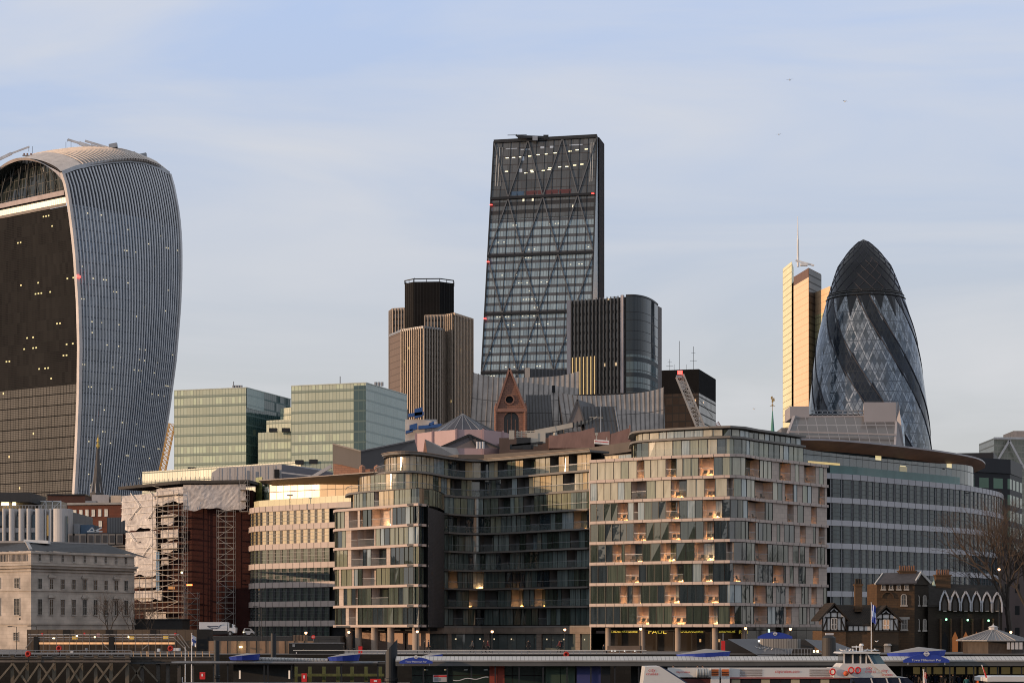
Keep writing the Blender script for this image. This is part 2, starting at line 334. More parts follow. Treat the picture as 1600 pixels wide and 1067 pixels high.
# unseen blocks added behind the viewer, sized to darken reflections in the glass opposite
sbm = grid('unseen_block_facade', 3.2, 3.4, .35, .4, (.03, .035, .04), (.05, .06, .07), (.16, .13, .11), jit=0, ior=1.5)
for i, (x0, x1, y0, y1, h) in enumerate([(-420, -330, -150, -90, 32), (-320, -262, -150, -84, 47), (-256, -190, -150, -90, 38), (-184, -96, -160, -92, 44), (-84, -30, -150, -95, 30), (-20, 40, -160, -88, 24), (52, 110, -150, -90, 18), (130, 220, -160, -88, 30), (-520, -432, -170, -90, 44), (-640, -540, -200, -100, 50), (-790, -655, -230, -110, 58), (-930, -805, -260, -120, 60), (-1120, -950, -300, -120, 66)]):
    t = Thing('reflection_block', ('wide', 'tall', 'square', 'long', 'short', 'lowest', 'medium', 'far eastern', 'slab-like', 'broad', 'large', 'larger', 'huge')[i] + ' plain brown unseen block added on the near bank for reflections, ' + ('west end of the row', 'second from the west', 'third from the west', 'fourth from the west', 'fourth from the east', 'third from the east', 'second from the east', 'easternmost', 'first upstream', 'second upstream', 'third upstream', 'fourth upstream', 'fifth upstream')[i], 'building', ((x0+x1)/2, (y0+y1)/2, 5), 'unseen blocks added for reflections')
    t.part('wall', MB().prism([(x0,y0),(x1,y0),(x1,y1),(x0,y1)], 5, 5+h), sbm); t.part('roof', MB().box(x0+4, x1-4, y0+4, y1-4, 5+h, 5+h+2.2), greym)

# ================================================================ TOP-HEAVY CURVED SKYSCRAPER (left)
def interp(tab, y):
    if y <= tab[0][0]: i = 0
    elif y >= tab[-1][0]: i = len(tab)-2
    else: i = next(k for k in range(len(tab)-1) if tab[k+1][0] >= y)
    (a, p), (b, q) = tab[i], tab[i+1]; return p + (q-p)*(y-a)/(b-a)
def curved_tower():
    DA, DB = 750.0, 786.0
    ea = [(262, 92), (272, 95.5), (280, 99), (300, 103.5), (330, 108), (365, 112.5), (400, 116), (470, 120.5), (540, 122.5), (620, 121.5), (700, 118.5), (772, 114.5), (900, 106)]
    eb = [(255, 252), (268, 262.5), (290, 269), (320, 275), (350, 279), (385, 281), (430, 281), (480, 279), (560, 272.5), (640, 262), (700, 252.5), (760, 241), (900, 214)]
    def pa(z): y = HY-(z-ZC)*FP/DA; return Vector((X(interp(ea, y), DA), DA, z))
    def pb(z): y = HY-(z-ZC)*FP/DB; return Vector((X(interp(eb, y), DB), DB, z))
    zc = Z(271, DA); z0 = 6.0
    topy = [(0, 271), (.12, 263), (.25, 258.5), (.42, 254.5), (.6, 252.5), (.75, 254.5), (.9, 262), (1, 272)]
    def Dm(s): return DA + (DB-DA)*s
    def ztop(s): return Z(interp([(a, b) for a, b in topy], s), Dm(s))
    nb = (pb(90)-pa(90)); nb.z = 0; nb.normalize(); nout = Vector((nb.y, -nb.x, 0))
    def S(s, z): p = pa(z).lerp(pb(z), s); return p + nout * (3.2*math.sin(math.pi*s))
    t = Thing('skyscraper', 'tall top-heavy office tower with a curved finned side and an arched glazed crown', 'skyscraper', (-170, 780, 6))
    N, M = 40, 40
    m_hi = grid('dark_louvre_glass', 1.0, 2.0, .1, .1, (.008, .011, .018), (.015, .02, .03), (.02, .025, .035), ior=1.5, jit=.004, rough=.2)
    m_lo = grid('blue_glass_wall', .95, 4.0, .10, .1, (.018, .035, .055), (.055, .085, .125), (.02, .03, .05), lit=.42, litc=(1, .84, .5), ls=.9, ior=2.1, jit=.006, litsize=(.35, .8, .6, .70), cl=.57, clu=.3)
    hi, lo = MB(), MB(); wid = (pb(90)-pa(90)).length
    def zsplit(s): return Z(318 + 40*s, Dm(s))
    for i in range(N):
        for (mb, fa, fb, mm) in ((lo, lambda s: z0, zsplit, M), (hi, zsplit, ztop, 10)):
            for j in range(mm):
                s0, s1 = i/N, (i+1)/N; za = lambda s, j: fa(s) + (fb(s)-fa(s))*j/mm
                q = [(s0, za(s0, j)), (s1, za(s1, j)), (s1, za(s1, j+1)), (s0, za(s0, j+1))]
                mb.face([S(*k) for k in q], [(k[0]*wid, k[1]) for k in q])
    t.part('side_glass_wall', lo, m_lo, 'blue glass wall behind the fins with small lit offices'); t.part('upper_louvre_wall', hi, m_hi)
    finm = mat('fin_metal', (.55, .57, .61), .55, 0, .1); NF = 37
    for i in range(NF):
        s = (i+.7)/(NF+.4); mb = MB(); zt = ztop(s)-1.0; pts = [S(s, z0 + (zt-z0)*j/34) for j in range(35)]
        mb.sweep(pts, [nb*(.105+.16*max(0, (j-16)/18)) for j in range(35)], nout*.42); t.part('fin', mb, finm)
    # frame edges
    fr = MB(); pts = [S(0, z0 + (zc-z0)*j/40) + nout*.1 for j in range(41)]; fr.sweep(pts, nb*.75, nout*1.3)
    t.part('edge_frame', fr, mat('pale_frame', (.52, .48, .47), .5), 'pale edge frame on the near corner', smooth=False)
    fr = MB(); pts = [S(1, z0 + (ztop(1)-z0)*j/40) for j in range(41)]; fr.sweep(pts, nb*.45, nout*1.0); t.part('edge_frame', fr, alum)
    fr = MB(); pts = [S(j/40, ztop(j/40)) for j in range(41)]; fr.sweep(pts, UP*.8, nout*.6); t.part('crown_edge', fr, mat('crown_edge_metal', (.42, .44, .48), .5))
    # front face: pa(z) -> left, flared the same way
    A0 = pa(90); dl = Vector((-52, 36, 0)).normalized(); wf = 66.0
    def Fp(s, z):   # s: 0 near corner .. 1 far left corner
        a = pa(z); off = (a.x - A0.x); b = A0 + dl*wf + Vector((-off, 0, 0)); b.z = z; return a.lerp(b, s)
    def garch(s): return zc + 8.5*math.sin(math.pi*s)**.8
    def giarch(s): return Z(283, DA) + 12.2*math.sin(math.pi*max(0, min(1, s)))**.62 - (3.2 if 0 else 0)
    yz = lambda y: Z(y, 752)
    def strip(za, zb, mb, push=0.0, n=20, s0=.012, s1=.988):
        nf = Vector((-dl.y, dl.x, 0)); nf = nf if nf.y < 0 else -nf
        for i in range(n):
            for j in range(4 if zb-za > 20 else 1):
                m2 = 4 if zb-za > 20 else 1; z_a, z_b = za+(zb-za)*j/m2, za+(zb-za)*(j+1)/m2
                a, b = s0+(s1-s0)*i/n, s0+(s1-s0)*(i+1)/n
                q = [(b, z_a), (a, z_a), (a, z_b), (b, z_b)]; mb.face([Fp(*k) + nf*push for k in q], [((1-k[0])*wf, k[1]) for k in q])
        return mb
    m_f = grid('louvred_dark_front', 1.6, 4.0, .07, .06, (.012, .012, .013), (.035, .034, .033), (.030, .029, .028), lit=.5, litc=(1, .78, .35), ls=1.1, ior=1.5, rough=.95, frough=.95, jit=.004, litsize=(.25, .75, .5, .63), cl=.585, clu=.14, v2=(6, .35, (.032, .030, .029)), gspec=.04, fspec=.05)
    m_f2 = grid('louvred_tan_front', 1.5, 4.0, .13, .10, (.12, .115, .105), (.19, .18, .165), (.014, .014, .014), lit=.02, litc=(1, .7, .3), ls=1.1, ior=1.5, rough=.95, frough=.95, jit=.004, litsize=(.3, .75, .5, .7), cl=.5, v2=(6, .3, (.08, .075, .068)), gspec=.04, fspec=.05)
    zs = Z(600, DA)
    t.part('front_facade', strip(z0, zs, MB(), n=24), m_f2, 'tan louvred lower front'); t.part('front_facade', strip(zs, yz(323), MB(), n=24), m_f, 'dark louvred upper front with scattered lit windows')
    t.part('parapet_band', strip(yz(323), yz(318.5), MB(), .3), mat('tan_band', (.2, .17, .15), .6))
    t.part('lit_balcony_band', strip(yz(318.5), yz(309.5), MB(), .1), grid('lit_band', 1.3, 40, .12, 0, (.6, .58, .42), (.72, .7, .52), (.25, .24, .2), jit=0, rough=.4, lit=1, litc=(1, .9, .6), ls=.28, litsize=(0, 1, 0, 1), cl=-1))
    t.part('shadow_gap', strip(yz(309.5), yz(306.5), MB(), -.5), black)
    t.part('terrace_band', strip(yz(306.5), yz(299), MB(), .5), mat('pinkish_band', (.36, .30, .30), .55))
    # deep glazed garden behind the arch
    gm = grid('crown_glazing', 2.6, 3.4, .10, .06, (.010, .014, .016), (.04, .05, .05), (.06, .065, .065), ior=1.5, jit=.01)
    mb = MB(); nf = Vector((-dl.y, dl.x, 0)); nf = nf if nf.y < 0 else -nf
    for i in range(24):
        a, b = .01+.98*i/24, .01+.98*(i+1)/24
        mb.face([Fp(b, yz(299)) - nf*7, Fp(a, yz(299)) - nf*7, Fp(a, garch(a)-.8) - nf*7, Fp(b, garch(b)-.8) - nf*7])
        mb.face([Fp(b, yz(299)) - nf*7, Fp(a, yz(299)) - nf*7, Fp(a, yz(299)), Fp(b, yz(299))])
        mb.face([Fp(b, giarch(b)) - nf*7, Fp(a, giarch(a)) - nf*7, Fp(a, giarch(a)), Fp(b, giarch(b))])
    t.part('sky_garden_glazing', mb, gm)
    mb = MB()
    for i in range(9): s = .05+.1*i; mb.tube(Fp(s, yz(299)) - nf*5, Fp(s+.035, giarch(s)) - nf*4, .2, n=6); mb.tube(Fp(s+.05, yz(299)) - nf*5, Fp(s-.02, giarch(s)) - nf*4, .25, n=6)
    t.part('roof_strut', mb, mat('strut_dark', (.06, .065, .065), .6))
    strip(yz(299), yz(293), mb2 := MB(), -4.0); t.part('balustrade', mb2, mat('greenish_glass', (.10, .12, .11), .2))
    arch = MB()
    for i in range(48):
        a, b = i/48, (i+1)/48
        arch.face([Fp(b, giarch(b)) + nf*.9, Fp(a, giarch(a)) + nf*.9, Fp(a, garch(a)) + nf*.2, Fp(b, garch(b)) + nf*.2])
        arch.face([Fp(a, giarch(a)) + nf*.9, Fp(b, giarch(b)) + nf*.9, Fp(b, giarch(b)) - nf*1, Fp(a, giarch(a)) - nf*1])
    t.part('arch_frame', arch, mat('arch_metal', (.48, .42, .40), .5), 'pale arched frame over the crown')
    # roof
    dB = pb(ztop(1)) - pa(zc); dB.z = 0; hB = lambda b: ztop(b) - (ztop(0)*(1-b) + ztop(1)*b)
    def Rp(a, b): p = Fp(a, zc); q = p + dB*b; q.z = garch(a) + (ztop(b)-zc); return q + nout*(3.2*math.sin(math.pi*b))*(1-a)
    rf = MB()
    for i in range(24):
        for j in range(20): rf.face([Rp(i/24, j/20), Rp(i/24, (j+1)/20), Rp((i+1)/24, (j+1)/20), Rp((i+1)/24, j/20)])
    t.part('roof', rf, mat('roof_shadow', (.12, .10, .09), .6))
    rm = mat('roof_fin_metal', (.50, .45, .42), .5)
    mb = MB()
    for i in range(24): mb.face([Rp(i/24, 0) + UP*.7, Rp(i/24, .16) + UP*.7, Rp((i+1)/24, .16) + UP*.7, Rp((i+1)/24, 0) + UP*.7])
    t.part('roof_edge_cladding', mb, rm, smooth=True)
    for k in range(6, NF, 1):
        b = (k+.7)/(NF+.4); pts = [Rp(i/24, b) for i in range(25)]; t.part('roof_fin', MB().sweep(pts, dB.normalized()*.30, UP*.9), rm)
    back = MB(); q = [Fp(1, 0), Fp(1, 0) + dB, pb(0)]
    for z_a, z_b in ((z0, 60), (60, 120), (120, zc)):
        back.face([Fp(1, z_a), Fp(1, z_b), Fp(1, z_b)+dB, Fp(1, z_a)+dB]); back.face([pb(z_a), pb(z_b), Fp(1, z_b)+dB, Fp(1, z_a)+dB])
    t.part('rear_wall', back, m_f)
    t.part('warning_light', MB().obox(S(0, Z(433, DA)) + nout*1.6, nb*.8, nout*.2, UP*.4), red_glow)
    return Rp
Rp = curved_tower()
def roof_crane(name, label, D, base, pts, r, cw=None, hook=None, mast=None):
    """articulated roof-maintenance crane: base, boom sections, counterweight arm, cables; coordinates are photo columns/rows at distance D"""
    b = W(*base, D); t = Thing(name, label, 'crane', b, 'cranes on the roof of the curved tower')
    t.part('base', MB().tube(b-UP*1.5, b+UP*.8, 1.6, 1.2, 8).obox(b+UP*1.4, (1.6,0,0), (0,1.2,0), (0,0,.8)), greym)
    P = [W(x, y, D) for x, y in pts]
    for i, (p, q) in enumerate(zip(P, P[1:])):
        mb = MB().bar(p, q, r*(1-.28*i), r*(1-.28*i)*1.2); t.part('boom', mb, alum)
    if cw: q = W(*cw, D); t.part('counterweight', MB().bar(P[0], q, .6).obox(q, (1.5,0,.3), (0,1,0), (-.1,0,.8)), greym)
    if hook:
        mb = MB()
        for hx, hy, h2 in hook: mb.bar(W(hx, hy, D), W(hx, h2, D), .12)
        t.part('cable', mb, darkm); 
    return t
roof_crane('roof_crane', 'white roof crane with a long arm pointing left over the curved tower', 780, (161, 240), [(163, 236), (142, 230), (124, 224), (106, 218.5)], 1.5, (177, 228.5), [(105, 218, 222), (103, 222, 238), (111, 222, 238)])
roof_crane('roof_crane', 'grey roof crane with dipped arm at the right end of the curved tower roof', 785, (205, 247), [(203, 244), (188, 238), (172, 232), (133, 220.5)], 1.5, (223, 244), [(207, 238, 246)])
roof_crane('roof_crane', 'thin roof crane arm cut off by the left edge above the curved tower', 775, (-30, 262), [(-30, 262), (-5, 251), (18, 240), (46, 229.5)], 1.1, None, [(45, 229, 237), (51, 229, 240)])
for px, py, l in ((44, 243.5, 'wider maintenance platform hanging over the left of the curved roof'), (108, 238.5, 'small maintenance platform on top of the curved roof')):
    D = 772; mb = MB().obox(W(px, py, D), (2.1 if px < 90 else 1.6, 0, 0), (0, .6, 0), (0, 0, .15)); c = W(px, py, D)
    t = Thing('maintenance_platform', l, 'platform', c, 'platforms on the curved tower roof'); t.part('deck', mb, greym)
    mb = MB()
    for k in (-1.5, -.3, 1.1): mb.obox(c + Vector((k, 0, .45)), (.25, 0, 0), (0, .3, 0), (0, 0, .4))
    t.part('rail', mb, mat('brown_kit', (.25, .13, .09), .6))

# ================================================================ LEANING WEDGE TOWER
def wedge_tower():
    n = Vector((.22, .9755, 0)).normalized(); zt = Z(213, 961)
    TR = W(933, 213, 961); TL = W(772, 222, 972); TL.z = TR.z; BR = W(925.5, 461, 950); BL = W(752, 588, 955)
    def RP(z): k = (z-TR.z)/(BR.z-TR.z); p = TR + (BR-TR)*k; return Vector((p.x, p.y, z))
    def LP(z): k = (z-TL.z)/(BL.z-TL.z); p = TL + (BL-TL)*k; return Vector((p.x, p.y, z))
    def Fp(f, z): return LP(z).lerp(RP(z), f)
    t = Thing('wedge_skyscraper', 'tall glass tower whose front leans back to a thin top, braced with big diagonals', 'skyscraper', (20, 965, 6))
    fl = (Z(306, 957)-Z(397, 953))/7.0; bz = [Z(306.5, 961.5)]; 
    while bz[-1] > 30: bz.append(bz[-1]-7*fl)
    U = (RP(150)-LP(150)).length
    def wallq(z_a, z_b, o=0.0):
        mb = MB(); mb.face([Fp(0, z_a)-n*o, Fp(1, z_a)-n*o, Fp(1, z_b)-n*o, Fp(0, z_b)-n*o], [(0, z_a-bz[0]), ((RP(z_a)-LP(z_a)).length, z_a-bz[0]), ((RP(z_b)-LP(z_b)).length, z_b-bz[0]), (0, z_b-bz[0])]); return mb
    m1 = grid('office_glass', 1.35, fl, .14, .36, (.13, .19, .24), (.30, .40, .46), (.065, .075, .09), lit=.5, litc=(1, .88, .6), ls=.75, ior=1.6, jit=.006, rough=.12, litsize=(.25, .75, .60, .70), cl=.575, clu=.11)
    m2 = grid('dark_office_glass', 1.5, fl, .08, .5, (.06, .07, .075), (.11, .125, .135), (.022, .023, .026), lit=.12, litc=(1, .88, .6), ls=1, ior=1.6, jit=.006, rough=.12, cl=.5)
    m0 = grid('plant_crown', 2.4, fl, .06, .12, (.04, .045, .05), (.11, .12, .13), (.05, .05, .055), lit=0, ior=1.5, jit=.005, rough=.15)
    prev = zt
    for i, z in enumerate(bz):
        if i == 1:
            t.part('curtain_wall', wallq(prev - fl*2.6, prev), m2, 'darker glazing under the crown'); t.part('curtain_wall', wallq(z, prev - fl*2.6), m1)
        else: t.part('curtain_wall', wallq(z, prev), m0 if i == 0 else m1, 'open-looking plant crown with rows of lights' if i == 0 else None)
        b = MB(); b.bar(Fp(-.004, z)-n*.5, Fp(1.004, z)-n*.5, 1.0, 1.1); t.part('belt', b, mat('belt_black', (.012, .012, .014), .4)) if i < 5 else None
        prev = z
    t.part('top_edge', MB().bar(Fp(0, zt)-n*.3, Fp(1, zt)-n*.3, 1.2, 1.5), darkm)
    steel = mat('brace_steel', (.10, .11, .125), .7); ev = [1/6, .5, 5/6]; od = [0, 1/3, 2/3, 1]; lv = [zt + fl*1.2] + bz
    for k in range(min(5, len(lv)-1)):
        za, zb = lv[k], lv[k+1]; za = min(za, zt)
        top, bot = (od, ev) if k % 2 == 0 else (ev, od)
        for a in bot:
            for c in top:
                if abs(a-c) < .2: t.part('brace', MB().bar(Fp(c, za)-n*.35, Fp(a, zb)-n*.35, .5, .4, up=-n), steel)
    mb = MB()
    for i in range(1, 12): mb.bar(Fp(i/12, 20)-n*.12, Fp(i/12, zt)-n*.12, .22, .2, up=-n)
    mb.bar(Fp(0, 20)-n*.2, Fp(0, zt)-n*.2, .6, .5, up=-n); mb.bar(Fp(1, 20)-n*.2, Fp(1, zt)-n*.2, .6, .5, up=-n); t.part('mullion', mb, darkm)
    # things glimpsed in the crown
    lamp = glow('crown_lamp', (1, .93, .6), 1.3)
    for row, ys in ((0, (238, 262)),):
        pass
    lights = [(794,242),(804,242),(814,241.5),(829,241),(842,239.5),(854,239),(868,238),(891,236.5),(902,235),(916,234.5),(794,264),(824,268),(833,264.5),(851,265.5),(861,262),(876,261),(887,261),(899,259.5),(910,258.5),(860,264.5),(834,267)]
    for x, y in lights:
        f = (x-772)/(932-772); c = W(x, y, 962.6 - 1.2*0); z = c.z; p = Fp(min(.98, max(.02, f)), z) - n*.08; d = (Fp(1, z)-Fp(0, z)).normalized()
        t.part('ceiling_light', MB().obox(p, d*.75, n*.04, UP*.2), lamp)
    win = mat('pale_screen', (.42, .50, .60), .3)
    for (x, y, w, h) in ((818, 247, 3.2, 6), (816, 266, 3, 5), (848, 228.5, 3.6, 2), (863, 228.5, 4, 2), (900, 227, 12, .8), (800, 227.5, 11, .6), (822, 230, 9, .8)):
        z = Z(y, 963); f = (x-772)/160; p = Fp(f, z) - n*.05; d = (Fp(1, z)-Fp(0, z)).normalized(); t.part('glazed_opening', MB().obox(p, d*w*.26, n*.03, UP*h*.28), win)
    bx = [mat('blue_plant', (.05, .10, .18), .5), mat('red_plant', (.10, .035, .04), .5)]
    for (x0, x1, c) in ((801, 820, 0), (824, 840, 1), (841.5, 850, 1), (853, 873, 1), (875, 893, 1)):
        z = Z(301, 961.5); f0, f1 = (x0-769)/162, (x1-769)/162; p = (Fp(f0, z)+Fp(f1, z))/2-n*.06; d = Fp(f1, z)-Fp(f0, z); t.part('plant_unit', MB().obox(p, d/2, n*.04, UP*1.3), bx[c], ('blue' if c == 0 else 'red') + ' plant unit glimpsed at the foot of the crown')
    stripm = mat('pale_pipe', (.42, .43, .42), .5)
    for f in (.035, .06, .085, .945, .965): t.part('riser_pipe', MB().bar(Fp(f, bz[0]+6)-n*.1, Fp(f, zt-3)-n*.1, .3, .2, up=-n), stripm)
    # side: pale glass wedge and dark core
    back = 11.0; TB = TR + n*back; q = MB()
    def BK(z): return Vector((TB.x, TB.y, z))
    side = MB(); sp = mat('side_glass', (.20, .24, .27), .25, 0, .1, .1)
    side.face([RP(10), Vector((BK(0).x, BK(0).y, 10)) - n*6, BK(TR.z) - n*9, RP(TR.z)])
    t.part('side_wall', side, sp, 'pale glass flank')
    core = MB(); cb = [BK(10)-n*8, BK(10)+n*6]; lx = Vector((-n.y, n.x, 0))*40
    core.prism([((BK(0)-n*8).x+.4, (BK(0)-n*8).y), ((BK(0)+n*6).x+.4, (BK(0)+n*6).y), ((BK(0)+n*6+lx).x, (BK(0)+n*6+lx).y), ((BK(0)-n*8+lx).x, (BK(0)-n*8+lx).y)], 10, zt+.2)
    t.part('core', core, grid('core_ladder', 3, fl, .15, .12, (.008, .008, .009), (.02, .017, .02), (.035, .022, .026), jit=0, ior=1.2, rough=.7, fspec=.1))
    lw = MB(); lw.face([LP(10), LP(zt), BK(zt)+lx, BK(10)+lx]); t.part('side_wall', lw, m2)
    tp = MB(); tp.face([LP(zt), RP(zt), BK(zt), BK(zt)+lx]); t.part('roof', tp, darkm)
    for x, y in ((771, 316), (926, 305.5), (763, 408), (758, 499)): p = Fp(.01 if x < 900 else .98, Z(y, 960)); t.part('warning_light', MB().obox(p-n*1.2, (.6,0,0), n*.2, UP*.2), red_glow)
    b = W(836, 217, 966); k = Thing('roof_crane', 'dark crane lying flat on top of the leaning wedge tower', 'crane', b)
    k.part('base', MB().box(b.x-1.2, b.x+1.2, b.y-1, b.y+1, b.z-1, b.z+1), greym); k.part('boom', MB().bar(W(809, 214, 966), W(855, 215.5, 966), 1.1, 1.3), darkm)
    k.part('jib', MB().bar(W(793, 211.5, 966), W(823, 211, 966), .25).bar(W(809, 214, 966), W(806, 211, 966), .7), darkm); k.part('counterweight', MB().obox(W(853, 215, 966), (1.2,0,0), (0,1,0), (0,0,1)), darkm)
wedge_tower()

# ================================================================ THREE-LEAF TOWER
def fins_on(t, path, z0, z1, pitch, w, d, m, name='fin', limit=None):
    n = max(1, int(round(path.len/pitch)))
    for i in range(n+1):
        s = min(path.len-.01, max(.01, i*path.len/n)); p = path.at(s); nn = path.nrm(s); dd = Vector((-nn.y, nn.x))
        c = Vector((p.x + nn.x*d/2, p.y + nn.y*d/2, (z0+z1)/2)); t.part(name, MB().obox(c, (dd.x*w/2, dd.y*w/2, 0), (nn.x*d/2, nn.y*d/2, 0), (0, 0, (z1-z0)/2)), m)
def leaf_tower():
    t = Thing('finned_tower', 'dark office tower of three stepped leaves with pale vertical fins and a black core', 'skyscraper', (X(672, 1100), 1100, 6))
    gm = grid('bronze_glass', 1.6, 3.5, .12, .34, (.03, .025, .02), (.07, .055, .04), (.035, .028, .022), lit=.02, litc=(1, .75, .3), ls=.8, ior=1.7, jit=.004)
    gl = grid('bronze_panel', .8, 3.5, .3, .12, (.16, .11, .08), (.2, .14, .10), (.10, .07, .05), ior=1.45, jit=0, rough=.5)
    fm = mat('champagne_steel', (.38, .31, .25), .5, .2, .1); zt = Z(511.5, 1086)
    front = PP([(609, 1116), (628, 1097), (661, 1085), (689, 1092), (694, 1096)]); right = PP([(664, 1102), (697, 1099.5), (709, 1094), (738, 1114)]); left = PP([(609, 1128), (614, 1120), (632, 1118)])
    for nm, pth, zz in (('front_leaf', front, zt), ('right_leaf', right, Z(494.5, 1103)), ('left_leaf', left, Z(482.5, 1118))):
        t.part(nm, MB().prism([(p.x, p.y) for p in pth.pts] + [(pth.pts[-1].x, pth.pts[-1].y+22), (pth.pts[0].x, pth.pts[0].y+22)], 6, zz), gm)
        a = pth.spx(628) if nm == 'front_leaf' else 0
        if nm == 'front_leaf': t.part('side_panel', MB().wall(pth.sub(0, a), 6, zz, .1), gl, 'ribbed brown flank')
        fins_on(t, pth.sub(a, pth.len), 60, zz+.4, 1.75, .5, .7, fm)
        t.part('parapet', MB().band(pth, .5, .35, zz-.6, zz+.6), fm if nm != 'front_leaf' else greym)
    c = Vector((X(669.5, 1108), 1120)); rx = (X(708, 1108)-X(631, 1108))/2; cp = [(c.x-rx, c.y+4), (c.x-rx, c.y-3), (c.x-rx*.62, c.y-9), (c.x+rx*.45, c.y-10), (c.x+rx, c.y-4), (c.x+rx, c.y+5), (c.x+rx*.5, c.y+12), (c.x-rx*.6, c.y+12)]
    t.part('core', MB().prism(cp, 6, Z(436, 1102)), grid('black_core', 1.7, 60, .1, 0, (.008, .008, .009), (.016, .015, .015), (.02, .02, .02), jit=0, ior=1.4, rough=.8, gspec=.1))
    mb = MB(); zr = Z(431.5, 1102)
    for a, b in zip(cp, cp[1:]+cp[:1]):
        mb.bar((a[0], a[1], zr), (b[0], b[1], zr), .5); mb.bar((a[0], a[1], zr), (a[0], a[1], zr-1.8), .4)
        m2 = ((a[0]+b[0])/2, (a[1]+b[1])/2); mb.bar((m2[0], m2[1], zr), (m2[0], m2[1], zr-1.8), .3)
    t.part('roof_rail', mb, darkm); t.part('antenna', MB().bar((c.x-rx*.6, c.y, zr), (c.x-rx*.6, c.y, zr+2.2), .25), darkm)
leaf_tower()

# ================================================================ CURVED-END BLOCK BESIDE THE WEDGE
def drum_block():
    t = Thing('rounded_office_block', 'dark office block with vertical fins, two pale piers and a rounded glass end', 'office building', (X(960, 810), 815, 6))
    zt = Z(462, 800); fr = PP([(887, 812), (975, 800)]); cu = PP([(978, 799.5), (992, 799.3), (1006, 803), (1018, 811), (1027, 822)], 6)
    body = [(p.x, p.y+.3) for p in fr.pts] + [(p.x, p.y+.3) for p in cu.pts]; body += [(body[-1][0]+2, 860), (body[0][0]+8, 860)]
    t.part('body', MB().prism(body, 6, zt-.5), grid('fin_zone_glass', 1.7, 3.7, .12, .34, (.015, .015, .016), (.04, .038, .036), (.03, .027, .024), ior=1.6, jit=.008, lit=.02, litc=(1, .7, .4), ls=.6))
    fm = mat('bronze_fin', (.24, .20, .17), .7, 0, .12)
    a, b = fr.spx(893), fr.spx(972); fins_on(t, fr.sub(a, b), 20, zt, 1.62, .26, .6, fm)
    for k in range(7): p, q = fr.at(a+1.62*k+.35), fr.at(a+1.62*k+.8); t.part('gold_reflection_strip', MB().wall(Path([p, q]), 20, Z(553, 800), .2), glow('gold_reflection_strip', (1, .66, .28), .38) if k == 0 else bpy.data.materials['gold_reflection_strip'])  # added glowing strips imitate a gold reflection between the fins
    pier = mat('pale_pier', (.40, .35, .35), .6); D1, D2 = fr.spx(893), fr.spx(971)
    t.part('pier', MB().band(fr.sub(0, D1), .3, .8, 6, zt), pier); t.part('pier', MB().band(fr.sub(D2, fr.len), .3, .8, 6, zt+.2), pier)
    t.part('pier', MB().prism([(X(1027, 822), 822), (X(1034, 828), 828), (X(1034, 828), 850), (X(1027, 822), 850)], 6, zt-.4), mat('dark_pier', (.13, .115, .115), .6))
    zz = Z(554, 800)
    t.part('glass_end', MB().wall(cu, zz, zt, .25), grid('blank_dark_glass', 1.55, 7.4, .05, .03, (.012, .018, .025), (.02, .028, .036), (.012, .014, .018), ior=1.5, jit=.003), 'blank dark glass upper drum')
    t.part('glass_end', MB().wall(cu, 6, zz, .25), grid('drum_windows', 1.5, 6.0, .12, .3, (.04, .065, .075), (.10, .15, .165), (.022, .03, .036), ior=1.7, jit=.01), 'banded lower drum')
    t.part('coping', MB().band(cu, .4, .4, zt-.4, zt+.3), darkm)
    for z in (Z(500, 800), Z(531, 800), Z(578, 800), Z(598, 800)): t.part('joint', MB().band(cu, 0, .32, z-.12, z+.12), darkm)
    t.part('antenna', MB().bar((X(955, 806), 812, zt-1), (X(955, 806), 812, zt+1.4), .2).bar((X(955, 806), 812, zt+1.2), (X(967, 806), 812, zt+1.6), .2), darkm)
    t.part('annex', MB().prism([(X(819, 806), 806), (X(887, 806), 812), (X(887, 806), 840), (X(819, 806), 840)], 6, Z(575.5, 806)), grid('annex_stripes', 1.5, 60, .3, 0, (.02, .02, .022), (.035, .035, .04), (.10, .10, .11), jit=0, ior=1.5, rough=.4))
    t.part('pier', MB().box(X(820, 805), X(828, 805), 804.3, 806.5, 6, Z(575, 805)), mat('peach_pier', (.55, .42, .33), .6))
drum_block()
# ================================================================ BLACK BOX TOWER
def black_box():
    D = 900; t = Thing('black_office_block', 'squat black office block with antennas and a few lit windows', 'office building', (X(1075, D), D+15, 6)); zt = Z(576.5, D)
    a, b, c = (X(1030, 905), 905), (X(1092, D), D), (X(1118.5, 937), 937); zl = Z(614, D)
    poly = [a, b, c, (a[0]+12, 950)]
    t.part('upper_wall', MB().prism(poly, zl, zt), mat('black_cladding', (.010, .010, .011), .9, spec=.1)); t.part('lower_wall', MB().prism(poly, 6, zl-.01), grid('black_windows', 2.9, 3.6, .12, .16, (.035, .028, .025), (.07, .055, .048), (.014, .013, .013), lit=.2, litc=(1, .6, .3), ls=.8, ior=1.5, jit=.01, cl=.57, litsize=(.3, .7, .5, .75), clu=.3))
    for x, h, w in ((1047, 7, .15), (1054, 4, .12), (1062, 17, .2), (1084, 14, .18), (1073, 4, .12)):
        p = Vector((X(x, 906), 908, zt-.2)); mb = MB().bar(p, p+UP*h*.8, w)
        if x in (1047, 1084): mb.bar(p+UP*h*.35+Vector((-1.5,0,0)), p+UP*h*.35+Vector((1.5,0,0)), .15).bar(p+UP*h*.6+Vector((-.9,0,0)), p+UP*h*.6+Vector((.9,0,0)), .12)
        t.part('antenna', mb, darkm)
black_box()
